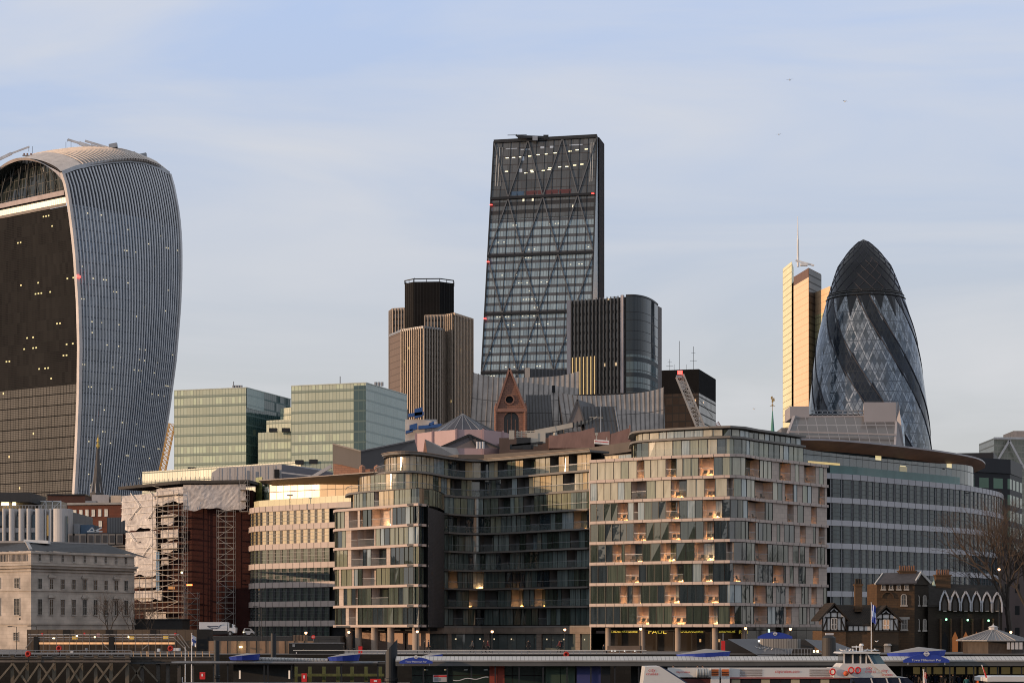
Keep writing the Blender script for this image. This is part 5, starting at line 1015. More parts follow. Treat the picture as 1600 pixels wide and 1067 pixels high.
for i in range(4): a, b = cp_[i], cp_[(i+1)%4]; can.face([(a.x, a.y, zc0+.45), (b.x, b.y, zc0+.45), (b.x, b.y, zc0+.6), (a.x, a.y, zc0+.6)])
can.face([(cp_[0].x, cp_[0].y, zc0+.45), (cp_[1].x, cp_[1].y, zc0+.45), (cp_[1].x+1, cp_[1].y+7, zc0-.7), (cp_[0].x+4, cp_[0].y+6, zc0-.7)])
tA.part('roof_canopy', can, mat('canopy_metal', (.24, .21, .20), .5)); tA.part('roof', MB().prism([(p.x+(2 if i in (0, 3) else 0), p.y+.3) for i, p in enumerate([Vector(q) for q in pT.pts])][:0] + [(pT.pts[0].x+.3, pT.pts[0].y+.5), (pT.pts[-1].x, pT.pts[-1].y+.5), (pT.pts[-1].x, 395), (pT.pts[0].x+3, 395)], z0, z1-.2), greym)
tA.part('terrace_lamp', MB().bar(W(453, 795, 363), W(453, 774, 363), .12).obox(W(453, 773.5, 363), (.5,0,0), (0,.2,0), (0,0,.08)), darkm)
tA.part('corner_glass', MB().prism([(X(399, 386), 386), (X(410, 384), 384), (X(411, 388), 388), (X(399, 390), 390)], z0, Z(746, 386)), grid('green_yellow_glass', 1.2, 5, .1, 0, (.20, .28, .12), (.40, .38, .12), (.06, .07, .06), jit=0))
# right-hand office with the brown sweeping overhang
pB = PP([(1290, 369.5), (1340, 374.6), (1380, 381), (1453, 392), (1500, 400), (1535, 410), (1560, 421), (1566, 430)], 5); rr_ = [246, 208.5, 173, 137, 99.5, 62]; zb_ = [ZC + h/FP*370 for h in rr_]
bandsB = [(z-1.0, z) for z in zb_]; s0 = pB.spx(1297); bays = [s0]; 
while bays[-1] < pB.len-2: bays.append(bays[-1] + (2.75 if len(bays) < 3 else 2.3))
gD = glassmat('blue_office_glass', (.015, .03, .036), (.06, .09, .10), 1.6, .05, 1.5)
tB = banded_office('banded_office', 'curved office with grey bands under a sweeping brown roof overhang, right of the curved flats', pB, bandsB, 6, bays, [gD], mat('silver_panel', (.47, .46, .485), .6, 0, .06), mat('silver_pier', (.20, .20, .215), .4, .3), (X(1420, 390), 392, 6), None)
pBt = PP([(1245, 366), (1257, 366.8), (1300, 371.5), (1340, 377), (1380, 383), (1453, 394.5), (1495, 402), (1516, 409), (1522, 416), (1522, 432)], 4)
zt0 = zb_[0]; 
def ztopB(p): return Z(696, 372) + .0
tB.part('top_glazing', MB().wall(pBt, zt0-4.6, Z(697, 372)), grid('top_blue_glazing', 2.05, 2.7, .05, .05, (.06, .09, .11), (.13, .18, .20), (.035, .045, .05), ior=2.0, jit=.02, rough=.05, lit=.06, litc=(1, .8, .4), ls=.6, litsize=(0, 1, .1, .9), cl=.5))
tB.part('balustrade', MB().wall(pB.sub(s0, pB.spx(1500)), zt0, zt0+1.5, -.05), mat('teal_glass_rail', (.10, .20, .20), .08, 0, .15))
# roof: eyebrow plan, brown soffit
pR = PP([(1249, 362), (1300, 364), (1345, 368), (1400, 375), (1460, 385), (1505, 395), (1530, 404), (1539, 414), (1539, 424)], 5); zr0 = Z(688, 363); rfm = mat('roof_lip', (.34, .32, .34), .45); bs = mat('brown_soffit', (.38, .19, .11), .5, 0, .25)
roof, sof = MB(), MB(); n = len(pR.pts); inner = [(p.x-2.5*(i/n), p.y+5+2*i/n) for i, p in enumerate(pR.pts)]
for i in range(n-1):
    a, b = pR.pts[i], pR.pts[i+1]; c, d = inner[i+1], inner[i]
    roof.face([(a.x,a.y,zr0), (b.x,b.y,zr0), (b.x,b.y,zr0+.3), (a.x,a.y,zr0+.3)]); roof.face([(a.x,a.y,zr0+.3), (b.x,b.y,zr0+.3), (c[0],c[1]+14,zr0+.9), (d[0],d[1]+14,zr0+.9)])
    sof.face([(a.x,a.y,zr0-.003), (d[0],d[1],zr0-1.35), (c[0],c[1],zr0-1.35), (b.x,b.y,zr0-.003)])
tB.part('roof', roof, rfm); tB.part('soffit', sof, bs, 'brown curved underside of the roof')
tB.part('warm_cove_light', MB().wall(pBt.sub(pBt.spx(1262), pBt.spx(1312)), zt0+1.6, zt0+2.0, .08), glow('cove_glow', (1, .72, .3), .4)); tB.part('stair_light', MB().wall(pBt.sub(pBt.spx(1405), pBt.spx(1417)), zt0-.2, zt0+2.6, .06), mat('pale_lit_room', (.4, .38, .3), .4, emit=(1, .85, .5), es=.15))
for x in (1472, 1511): tB.part('terrace_lamp', MB().bar(W(x, 775 if x > 1500 else 745, 398), W(x, 770 if x > 1500 else 733, 398), .1).obox(W(x, 770 if x > 1500 else 732.5, 398), (.5,0,0), (0,.15,0), (0,0,.08)), darkm)

# ================================================================ CURVED FLATS (the large front building)
H0, FH = 9.75, 3.08
def zs(k): return H0 + FH*k
slabm = mat('pale_slab_edge', (.47, .385, .345), .6, 0, .08, .8); slabd = mat('bronze_slab_edge', (.17, .16, .15), .6, 0, .1); trav = bricks('travertine', (.56, .47, .41), (.48, .40, .35), (.36, .30, .27), 1.1, .7, .02, stain=.2)
gdk = [glassmat('dark_green_glass', (.018, .026, .021), (.045, .06, .046), 2.1, .035, 7), glassmat('dark_blue_glass', (.012, .02, .026), (.035, .05, .06), 2.1, .03, 5), glassmat('curtained_glass', (.045, .06, .048), (.10, .12, .09), 2.0, .04, 9)]
gcr = glassmat('cream_sunlit_blind_glass', (.34, .32, .24), (.46, .43, .33), 1.9, .08, 2); gbl = glassmat('pale_curtain_and_sky_glass', (.18, .23, .25), (.34, .40, .42), 2.0, .04, 8); gmid = glassmat('olive_curtain_and_sky_glass', (.16, .17, .12), (.26, .27, .19), 2.0, .05, 6)
ggold = glassmat('gold_sunlit_curtain_glass', (.42, .32, .18), (.60, .48, .30), 1.9, .12, 4)  # cream and gold panes carry reflected sky and sunlight in their colour
rail = clear('clear_balustrade', (.25, .30, .30), .14); mull = mat('bronze_mullion', (.03, .028, .026), .4, .3)
hotel = Thing('riverside_flats', 'long curved riverside block of flats with glass balconies, pale slab bands and shops below', 'apartment building', (X(850, 318), 318, 5.7))
path_x = [0]; WINS = []; LOG = []; rh = random.Random(11)
def window_bay(path, sa, sb, z0, z1, choose, o=0.0, pw=1.25):
    path_x[0] = path.at((sa+sb)/2).x/path.at((sa+sb)/2).y*FP+800; n = max(1, round((sb-sa)/pw)); mb, fm_ = MB(), MB(); cuts = [sa] + sorted(sa+(sb-sa)*(i+rh.uniform(-.13, .13))/n for i in range(1, n)) + [sb]; mats = []
    g0 = choose()
    for a, b in zip(cuts, cuts[1:]):
        q = path.sub(a+.03, b-.03); g_ = g0 if rh.random() < .72 else choose(); mats.append(g_) if g_ not in mats else None; mb.m = mats.index(g_)
        tl = [rh.uniform(-.03, .03) for _ in range(4)]; pts = q.pts; u0 = rh.uniform(0, 50)
        for i in range(len(pts)-1):
            a0, b0 = q.off(i, o), q.off(i+1, o); k = rh.uniform(-.012, .012); d_ = Vector(b0)-Vector(a0); l = d_.length
            mb.face([(a0[0]+tl[0], a0[1]+tl[0], z0), (b0[0], b0[1]+tl[1]*.5, z0), (b0[0], b0[1]+tl[2], z1), (a0[0]+tl[0], a0[1]+tl[3], z1)], [(u0, z0), (u0+l, z0), (u0+l, z1), (u0, z1)]); u0 += l
        fm_.band(path.sub(a-.03 if a > sa else a, a+.03), .12, o+.06, z0, z1)
    fm_.band(path.sub(sb-.05, sb), .12, o+.06, z0, z1); fm_.band(path.sub(sa, sb), .1, o+.04, z0, z0+.08); fm_.band(path.sub(sa, sb), .1, o+.04, z1-.1, z1)
    WINS.append((abs((path.at(sb)-path.at(sa)).x), mb, mats, fm_))
CH = []; 
def loggia(path, sa, sb, z0, z1, wallm, lit=.8, back=None, depth=1.7, railing=True, chairs=True):
    q = path.sub(sa, sb); mb = MB(); mb.wall(q, z0, z1, -depth)
    a, b = Vector((*q.off(0, 0), 0)), Vector((*q.off(0, -depth), 0)); c, d = Vector((*q.off(len(q.pts)-1, 0), 0)), Vector((*q.off(len(q.pts)-1, -depth), 0)); U = lambda p, z: (p.x, p.y, z)
    mb.face([U(b, z0), U(a, z0), U(a, z1), U(b, z1)][::-1]); mb.face([U(c, z0), U(d, z0), U(d, z1), U(c, z1)][::-1]); n = len(q.pts); F = [(*q.off(i, 0), z0+.02) for i in range(n)] + [(*q.off(i, -depth), z0+.02) for i in range(n-1, -1, -1)]
    mb.face(F); mb.face([(x, y, z1-.02) for x, y, _ in F[::-1]]); hotel.part('loggia', mb, wallm)
    if back:
        k = q.sub(q.len*back[0], q.len*back[1]); hotel.part('balcony_door', MB().wall(k, z0+.05, z1-.15, -depth+.08), rh.choice(gdk+[gbl]))
    if railing: hotel.part('glass_balustrade', MB().wall(q, z0+.05, z0+1.15, -.02), rail); hotel.part('handrail', MB().band(q, .05, .02, z0+1.14, z0+1.2), greym)
    if rh.random() < lit and q.len > .7:
        m = q.at(q.len*rh.uniform(.35, .65)); nn = q.nrm(q.len/2); dp = depth-.25; c = Vector((m.x-nn.x*dp, m.y-nn.y*dp, z0+.16)); lw_ = min(.5, q.len*.25); hotel.part('terrace_light', MB().obox(c-UP*.04, (-nn.y*lw_, nn.x*lw_, 0), (nn.x*.08, nn.y*.08, 0), (0, 0, .07)), warm_glow)
        li = bpy.data.lights.new('terrace_glow', 'POINT'); li.energy = 75*rh.uniform(.5, 1.3)*min(1, max(.12, (q.len-.6)/2.2))*(.3 if m.x/m.y*FP > 362 else 1); li.color = (1, .50, .20); li.shadow_soft_size = .12; lo = bpy.data.objects.new('terrace_glow', li); LINK(lo); lo.parent = hotel.o; lo.location = c - hotel.loc + Vector((nn.x*.3, nn.y*.3, .12))
    if chairs and q.len > 1.5: CH.append((q.at(q.len*.3)-q.nrm(q.len/2)*.75, q.at(q.len*.7)-q.nrm(q.len/2)*.75, z0, math.atan2(q.nrm(q.len/2).y, q.nrm(q.len/2).x)))
def row(path, z0, z1, lo, stones, choose, lit=.8, wallm=trav, chairs=True, s0=0, s1=None, maxw=4.2, depth=1.7):
    """lo: loggia column ranges; stones: stone pier ranges (photo columns); the rest is glazed"""
    s1 = path.len if s1 is None else s1
    it = sorted([(path.spx(a), path.spx(b), 'l') for a, b in lo] + [(path.spx(a), path.spx(b), 's') for a, b in stones]); cur = s0
    def glaze(a, b):
        n = max(1, math.ceil((b-a)/maxw))
        for i in range(n): window_bay(path, a+(b-a)*i/n, a+(b-a)*(i+1)/n, z0, z1, choose)
    for a, b, k in it:
        if a > cur+.25: glaze(cur, a)
        a = max(a, cur)
        if b <= a: continue
        if k == 'l': loggia(path, a, b, z0, z1, wallm, lit, back=rh.choice([None, (.3, .8), (0, .5), (.5, 1)]) if b-a > 1.5 else (.2, .8), chairs=chairs, depth=depth)
        else: hotel.part('stone_pier', MB().band(path.sub(a, b), .9, .0, z0, z1), trav)
        cur = b
    if s1 > cur+.25: glaze(cur, s1)
px = lambda z: 910 + z*.3187
# ---- right wing
pRt = PP([(922.5, 307.7), (1050, 300), (1115, 297.4), (1140, 296.6), (1158, 297.2), (1172, 299.3), (1185, 302), (1292, 317)]); 
LG = {7: [(270,305),(410,460),(570,645),(800,868),(965,1015),(1085,1140)], 6: [(243,315),(435,510),(600,650),(710,740),(845,930),(990,1030),(1160,1185)], 5: [(175,225),(255,275),(410,475),(590,685),(810,895),(1003,1030),(1120,1145)],
      4: [(255,315),(425,480),(595,645),(815,848),(1065,1090),(1158,1185)], 3: [(150,195),(210,297),(385,460),(550,650),(705,740),(845,905),(1110,1140)], 2: [(215,280),(430,495),(585,640),(740,845),(930,985),(1130,1155)],
      1: [(187,225),(248,290),(405,475),(598,668),(838,900),(1010,1040),(1120,1145)], 0: [(270,330),(440,510),(620,665),(722,747),(840,905),(995,1020),(1160,1180)]}
STN = {7: [(925,960),(1018,1038),(1058,1082),(1142,1158),(1180,1204)], 6: [(975,988),(1048,1075),(1120,1155),(1188,1206)], 5: [(930,1000),(1032,1050),(1080,1118),(1148,1206)], 4: [(925,950),(965,985),(1035,1062),(1092,1128),(1140,1156),(1187,1208)], 3: [(1005,1027),(1055,1062),(1086,1108),(1142,1150),(1188,1210)],
       2: [(992,1013),(1030,1055),(1090,1128),(1157,1212)], 1: [(930,946),(990,1008),(1042,1070),(1104,1120),(1148,1180),(1200,1214)], 0: [(982,994),(1022,1057),(1098,1110),(1138,1158),(1182,1216)]}
for f in range(8):
    z0, z1 = zs(f)+.18, zs(f+1)-.18
    def ch(f=f):
        r = rh.random()
        if f >= 6: return gcr if r < .42 else gmid if r < .75 else gbl if r < .93 else rh.choice(gdk)  # upper panes paler, lower ones darker: sky reflection put into the colours
        if f == 5: return gdk[int(rh.random()*2.3)] if r < .75 else gbl
        return gdk[int(rh.random()*2.25)] if r < .94 else gbl
    row(pRt, z0, z1, [(px(a), px(b)) for a, b in LG[f]], [(px(a), px(b)) for a, b in STN[f]], ch, .97)
for k in range(9): hotel.part('floor_slab', MB().band(pRt, 2.2 if k else 6, .32, zs(k)-.2, zs(k)+.22), slabm)
for k in range(9):
    jm = MB(); s = 1.2
    while s < pRt.len: p = pRt.at(s); n_ = pRt.nrm(s); jm.obox((p.x+n_.x*.325, p.y+n_.y*.325, zs(k)), (.02,0,0), (0,.02,0), (0,0,.2)); s += 1.6
    hotel.part('slab_joint', jm, mull)
pCl = Path([(X(922.5, 307.7)+.4, 326), (X(922.5, 307.7), 307.7)]); hotel.part('end_wall', MB().wall(pCl, 6, zs(8), -.1), trav)
# solid cores
def core(path, z0, z1, off=-2.3, back=30, m=black): q = path.offset(off); hotel.part('core', MB().prism([(p.x, p.y) for p in q.pts] + [(q.pts[-1].x*(1+back/330) , q.pts[-1].y+back), (q.pts[0].x*(1+back/330), q.pts[0].y+back)], z0, z1), m)
core(pRt, 9.0, zs(8)-.3)
# penthouse tiers of the right wing
pP = PP([(987, 318), (989, 311), (994, 308.3), (1004, 306.8), (1050, 303.8), (1110, 300.8), (1140, 300), (1160, 301.3), (1180, 305), (1255, 315.5)]); 
row(pP, zs(8)+.24, zs(9)-.3, [], [], lambda: rh.choice([gcr, gmid, gbl, gdk[2], gdk[0], gdk[1]]), 0)
hotel.part('floor_slab', MB().band(pP, 4, .5, zs(9)-.28, zs(9)+.0), slabd); row(pP.offset(-.4), zs(9)+.05, zs(9)+1.15, [], [], lambda: rh.choice([gcr, gbl, gbl, gdk[0]]), 0, maxw=3)
hotel.part('roof_edge', MB().band(pP, 5, .55, zs(9)+1.2, zs(9)+1.5), slabd); core(pP, zs(8), zs(9)+1.35, -.7, 20, slate); hotel.part('glass_balustrade', MB().wall(pRt.sub(pRt.spx(1110), pRt.len), zs(8)+.24, zs(8)+1.3, -.4), rail)
hotel.part('glass_balustrade', MB().wall(pRt.sub(pRt.spx(992), pRt.spx(1110)), zs(8)+.24, zs(8)+1.3, -.4), rail); row(PP([(945, 322), (989, 318)]), zs(8)+.2, zs(9)-1.0, [], [], lambda: rh.choice([gcr, ggold, gbl]), 0)
# ---- centre wing: upper balconies sweep round the left end, lower floors are recessed
cu_pts = [(592, 350), (589, 342), (594, 334.5), (606, 330), (625, 327.8), (645, 328.3), (668, 332), (700, 338.5), (730, 342), (756, 342.5), (790, 340), (826, 336), (870, 330.5), (924, 324.5)]
pC = PP([(694, 338), (712, 341), (740, 343.3), (756, 343), (790, 340.5), (826, 336.5), (870, 331), (924, 325)], 4); pU = PP(cu_pts, 4)
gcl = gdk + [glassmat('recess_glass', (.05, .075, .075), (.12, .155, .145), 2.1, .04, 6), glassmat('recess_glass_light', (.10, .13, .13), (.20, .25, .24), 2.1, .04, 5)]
def chooseC(f, x=None):
    def g_():
        r = rh.random()
        if f >= 7 and path_x[0] > 815: return ggold if r < .35 else gcr if r < .8 else rh.choice(gdk)  # sunlight on the upper right end put into gold and cream panes
        if f >= 8: return ggold if r < .40 else gcr if r < .62 else gmid if r < .75 else rh.choice(gdk+[gbl])
        if f == 7: return ggold if r < .22 else gmid if r < .42 else rh.choice(gdk+[gbl])
        if f >= 5: return gmid if r < .2 else rh.choice(gcl+gcl+[gbl])
        return gcl[(0, 1, 4, 3, 3, 4, 3, 2)[int(r*8)]]
    return g_
def randlog(path, a, b, p, w=(9, 20), seed=0):
    q = random.Random(seed); x = a + q.uniform(3, 20); out = []
    while x < b-12:
        l = q.uniform(*w)
        if q.random() < p: out.append((x, min(b-3, x+l)))
        x += l + q.uniform(8, 26)
    return out
for f in range(0, 7):
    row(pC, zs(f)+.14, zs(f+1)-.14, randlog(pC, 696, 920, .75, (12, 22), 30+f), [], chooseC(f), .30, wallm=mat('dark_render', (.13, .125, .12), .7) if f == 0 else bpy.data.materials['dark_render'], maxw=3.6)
    hotel.part('floor_slab', MB().band(pC, 2, .9, zs(f)-.14, zs(f)+.14), slabd) if f else None
    hotel.part('handrail', MB().band(pC, -.80, .84, zs(f)+1.1, zs(f)+1.15), greym) if f else None; hotel.part('glass_balustrade', MB().wall(pC, zs(f)+.14, zs(f)+1.1, .82), rail) if f in (1, 3, 5) else None
core(pC, 9.0, zs(7), -2.4, 25)
p8 = PP([(541, 342), (543, 337), (550, 333.4), (570, 330), (600, 326.5), (640, 324.6), (668, 328.5), (694, 337.5), (712, 341), (740, 343.3), (756, 343), (790, 340.5), (826, 336.5), (870, 331), (924, 325)], 4)
pW = {7: PP([(560, 343), (563, 337), (572, 333.5), (600, 329.8), (640, 327.5), (672, 332), (700, 339.5), (730, 343), (756, 343.2), (790, 340.8), (826, 336.8), (870, 331.5), (924, 325.5)], 4),
      8: PP([(604, 352), (600, 344), (604, 337), (614, 333), (630, 331), (650, 331.5), (672, 334.5), (703, 340.5), (732, 344), (756, 344.3), (790, 341.8), (826, 337.8), (870, 332.5), (924, 326.5)], 4)}
for f in (7, 8):
    path = pW[f]; lo = [(a, b) for a, b in randlog(path, 700, 915, .9, (12, 20), 50+f)]
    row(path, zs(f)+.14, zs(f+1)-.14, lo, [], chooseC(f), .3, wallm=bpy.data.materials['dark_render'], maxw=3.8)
    sl = p8 if f == 7 else PP([(588, 350), (585, 342), (590, 334), (603, 329), (625, 326.8), (648, 327.3), (672, 331), (700, 338), (730, 342), (756, 342.3), (790, 340), (826, 336), (870, 330.5), (924, 324.5)], 4)
    hotel.part('floor_slab', MB().band(sl, 3.5, .2, zs(f)-.16, zs(f)+.16), slabd); hotel.part('glass_balustrade', MB().wall(sl, zs(f)+.16, zs(f)+1.2, .1), rail); hotel.part('handrail', MB().band(sl, 0, .14, zs(f)+1.19, zs(f)+1.25), greym)
    core(path, zs(f)-.1, zs(f+1)-.1, -2.2, 22, black)
pRoof = PP([(625, 348), (622, 341), (627, 334), (640, 331), (655, 331), (675, 334), (703, 340), (732, 343), (756, 343.3), (790, 340.8), (826, 336.8), (870, 331.5), (924, 325.4)], 4)
pRoof = PP([(596, 350), (592, 342), (598, 334.5), (610, 330.5), (628, 328.8), (650, 329.3), (672, 332.5), (703, 339), (732, 342.5), (756, 343), (790, 340.4), (826, 336.4), (870, 331), (924, 325)], 4)
hotel.part('roof_edge', MB().band(pRoof.sub(pRoof.spx(600), pRoof.len), 4, .35, zs(9)-.14, zs(9)+.2), slabd); hotel.part('roof_gutter', MB().band(pRoof.sub(pRoof.spx(600), pRoof.len), -.3, .5, zs(9)+.2, zs(9)+.3), mat('gutter_brown', (.22, .16, .12), .5))
q = pRoof.offset(-.5); hotel.part('roof', MB().prism([(p.x, p.y) for p in q.pts[6:]] + [(20, 352), (-20, 358)], zs(9)-.1, zs(9)+.15), slate)
# plant parapet above the centre roof
pPl = PP([(700, 352), (716, 350), (756, 350), (826, 344), (925, 336), (990, 325)]); hotel.part('roof_parapet', MB().prism([(p.x, p.y) for p in pPl.pts]+[(22, 350), (-11, 364)], zs(9), zs(9)+1.6), mat('roof_brown_grey', (.10, .085, .075), .7)); 
# ---- left wing
pL = PP([(523.5, 336), (523.5, 331), (527, 328.7), (600, 319), (650, 312.5), (655, 312.2)]); pLs = PP([(655.5, 312.2), (676, 319), (694, 331)])
pz = lambda z: 380 + z*.2812
LGL = {5: [(590,637),(650,668),(715,820)], 4: [(603,635),(640,675),(675,730)], 3: [(603,668),(712,795)], 2: [(665,740)], 1: [(628,640),(713,808)], 0: [(590,627)]}
STL = {5: [(565,588),(638,650),(820,832)], 4: [(572,602),(730,738)], 3: [(582,602),(797,820)], 2: [(533,545),(607,618)], 1: [(533,560)], 0: [(571,588),(628,640)]}
for f in range(6):
    def ch(f=f):
        r = rh.random(); return (gmid if r < .35 else ggold if r < .15+.1*(f > 3) else gbl if r < .5 else rh.choice(gdk)) if f >= 2 else (gmid if r < .2 else rh.choice(gdk))
    row(pL, zs(f)+.16, zs(f+1)-.16, [(pz(a), pz(b)) for a, b in LGL[f]], [(pz(a), pz(b)) for a, b in STL[f]], ch, .25)
    row(pLs.sub(0, pLs.spx(668)), zs(f)+.16, zs(f+1)-.16, [], [], lambda: rh.choice(gdk), 0)
    hotel.part('dark_brick_panel', MB().wall(pLs.sub(pLs.spx(668), pLs.len), zs(f)-.2, zs(f+1)-.2, .02), bpy.data.materials.get('dark_brick') or bricks('dark_brick', (.045, .045, .05), (.055, .055, .062), (.03, .03, .033), .5, .2, .02))
for k in range(7): hotel.part('floor_slab', MB().band(pL, 2, .32, zs(k)-.2, zs(k)+.2), slabm); hotel.part('floor_slab', MB().band(pLs.sub(0, pLs.spx(668)), 2, .2, zs(k)-.16, zs(k)+.16), slabd)
core(pL, 9.0, zs(6), -2.3, 12); core(pLs, 9.0, zs(6)-.2, -.8, 10); hotel.part('end_wall', MB().wall(Path([(X(523.5, 350), 350), (X(523.5, 336), 336)]), 9, zs(6)), trav)
# sixth floor of left wing: recessed glazing and glass rail, with the curved slab above
row(PP([(549, 343), (551, 334.5), (560, 330.5), (600, 324), (640, 319.2), (655, 318), (680, 322), (694, 332)], 3), zs(6)+.2, zs(7)-.16, [(585, 592)], [], lambda: rh.choice([gmid, gmid, ggold, gbl, gdk[0], gdk[1]]), 0)
core(PP([(549, 343), (551, 334.5), (560, 330.5), (600, 324), (640, 319.2), (655, 318), (680, 322), (694, 332)], 2), zs(6), zs(7)-.2, -1, 10)
hotel.part('glass_balustrade', MB().wall(pL.sub(1, pL.len), zs(6)+.2, zs(6)+1.25, -.2), rail); hotel.part('glass_balustrade', MB().wall(PP([(549, 357), (600, 350)]), zs(7)+.2, zs(7)+1.9, 0), rail)
# ---- ground floor: limestone base, shop windows, columns, shop signs
bm_ = bricks('base_stone', (.25, .20, .165), (.21, .17, .14), (.13, .11, .09), 1.6, .8, .02, stain=.5); gz = 6.0
pG = PP([(655, 322), (690, 331), (740, 333.5), (800, 328), (870, 321), (925, 313.5)], 4); hotel.part('stone_fascia', MB().band(pG, .8, .3, gz+2.55, 9.75), bm_); hotel.part('terrace_floor', MB().band(pG, 14, .35, 9.55, 9.8), slabd)
shop = grid('shop_glass', 2.0, 4.2, .05, .06, (.045, .055, .055), (.13, .155, .15), (.015, .014, .013), ior=1.8, jit=.01, rough=.05, lit=.10, litc=(1, .8, .5), ls=.7, litsize=(.42, .56, .8, .85), cl=.3)
for x0, x1 in ((656, 699), (705, 757), (764, 839), (846, 900), (906, 945)): hotel.part('shopfront', MB().wall(pG.sub(pG.spx(x0), pG.spx(x1)), gz, gz+2.6, -.2), shop)
for x0, x1 in ((699, 705), (757, 764), (839, 846), (900, 907)): hotel.part('stone_pier', MB().band(pG.sub(pG.spx(x0), pG.spx(x1)), .6, .12, gz, gz+2.6), bm_)
hotel.part('lobby', MB().wall(pG, gz, gz+2.6, -2.4), black)
# shops under the right wing
pS = PP([(945, 309.5), (1050, 303.5), (1110, 300.8), (1140, 300.5), (1165, 302), (1296, 321)]); hotel.part('shopfront', MB().wall(pS, gz, zs(0)-.2, 0), grid('cafe_glass', 2.9, 3.0, .03, .03, (.02, .016, .013), (.05, .04, .03), (.012, .011, .01), ior=1.6, jit=.008, rough=.06, lit=.3, litc=(1, .55, .22), ls=.5, litsize=(.42, .52, .45, .6), cl=.4))
colm = mat('limestone_column', (.36, .28, .22), .8, 0, .12, 1)
for x in (946, 1000, 1056, 1114, 1172, 1235): 
    s = pRt.spx(x); p = pRt.at(s)-pRt.nrm(s)*.9; hotel.part('column', MB().tube((p.x, p.y, gz), (p.x, p.y, zs(0)-.2), .42, .42, 20), colm)
gold = mat('gold_letters', (.75, .60, .08), .5, emit=(1, .82, .1), es=.35)
for txt, x, sz, dx in (('SALADES PATISSERIE', 974, .50, 45), ('PAUL', 1028, .92, 27), ('BOULANGERIE', 1080, .52, 37), ('SANDWICHS', 1136, .50, 25), ('PAIN', 1161, .72, 14)):
    s = pS.spx(x); p = pS.at(s)+pS.nrm(s)*.12; n_ = pS.nrm(s); mb = text_mb(txt, sz, (p.x, p.y, Z(989.5 if sz > .6 else 988, p.y)), (-n_.y, n_.x, 0), depth=.04)
    xs = [v.x for v in mb.v]; wpx = (max(xs)-min(xs))/p.y*FP; k = dx/wpx
    hotel.part('shop_sign', text_mb(txt, sz, (p.x, p.y, Z(989.5 if sz > .6 else 988, p.y)), (-n_.y, n_.x, 0), depth=.04, sx=k), gold, 'gold lettering ' + txt)
for x, w in ((1199, 3), (1223, 8)): s = pS.spx(x); p = pS.at(s)+pS.nrm(s)*.12; hotel.part('lit_sign', MB().obox((p.x, p.y, Z(985, p.y)), (w/2*.094, .03, 0), (0, .03, 0), (0, 0, .25)), glow('white_sign', (.8, 1, .9), .9))
# columns and peach wall under the left wing
pq = PP([(536, 331), (652, 317)]); hotel.part('ground_wall', MB().wall(pq, gz, 9.6, -2.5), mat('peach_render', (.40, .27, .20), .8, 0, .12))
for x in (541, 556, 581, 606, 645): s = pL.spx(x); p = pL.at(s)-pL.nrm(s)*.6; hotel.part('column', MB().tube((p.x, p.y, gz), (p.x, p.y, 9.55), .55, .55, 20), colm)
# emit windows: the hundred widest as parts, the rest as one
WINS.sort(key=lambda e: -e[0])
for k, (a, mb, mats, fm_) in enumerate(WINS[:100]): o = hotel.part('window', mb, mats); hotel.part('window_frame', fm_, mull, parent=o)
allm = [gcr, gbl, gmid, ggold] + gcl; big, bf = MB(), MB()
def merge(A, B, mm=None):
    b = len(A.v); A.v += B.v; A.f += [[i+b for i in f] for f in B.f]; A.uv += B.uv; A.mi += (B.mi if mm is None else [mm[i] for i in B.mi])
for a, mb, mats, fm_ in WINS[100:]: merge(big, mb, [allm.index(m) for m in mats]); merge(bf, fm_)
hotel.part('windows', big, allm, 'the remaining narrower windows', kind='stuff'); hotel.part('window_frames', bf, mull, 'frames of the narrower windows', kind='stuff')
# ---- terrace furniture: seats on the balconies
seatm = mat('wicker', (.10, .075, .055), .8)
def seat(loc, rz, label, src=[None]):
    if src[0] is None:
        t = Thing('terrace_chair', label, 'chair', (0, 0, 0), 'chairs on the balconies of the flats')
        t.part('seat', MB().box(-.27, .27, -.27, .27, .36, .44), seatm); t.part('backrest', MB().obox((0, .26, .66), (.27,0,0), (0,.03,0), (0,.04,.24)), seatm)
        for a in (-1, 1):
            for b in (-1, 1): t.part('leg', MB().box(a*.25-.02, a*.25+.02, b*.25-.02, b*.25+.02, 0, .36), seatm)
        src[0] = t.o
    else: t_ = copy_tree(src[0], label=label); t_.location = loc; t_.rotation_euler = (0, 0, rz); return t_
    src[0].location = loc; src[0].rotation_euler = (0, 0, rz); return src[0]
ORD = ['first', 'second', 'third', 'fourth', 'fifth', 'sixth', 'seventh', 'eighth', 'ninth', 'tenth']
cnt = {}
for a, b, z0, an in CH:
    if not (a.x > 11 and a.y < 323): continue
    fl = int(round((z0-H0)/FH)); cnt[fl] = cnt.get(fl, 0)+1
    if cnt[fl] > 6: continue
    for p, w in ((a, 'left-hand'), (b, 'right-hand')):
        seat((p.x, p.y, z0+.03), an+math.pi/2, '%s dark wicker chair, %s furnished balcony from the left, %s floor of the right wing' % (w, ORD[cnt[fl]-1], ORD[fl]))
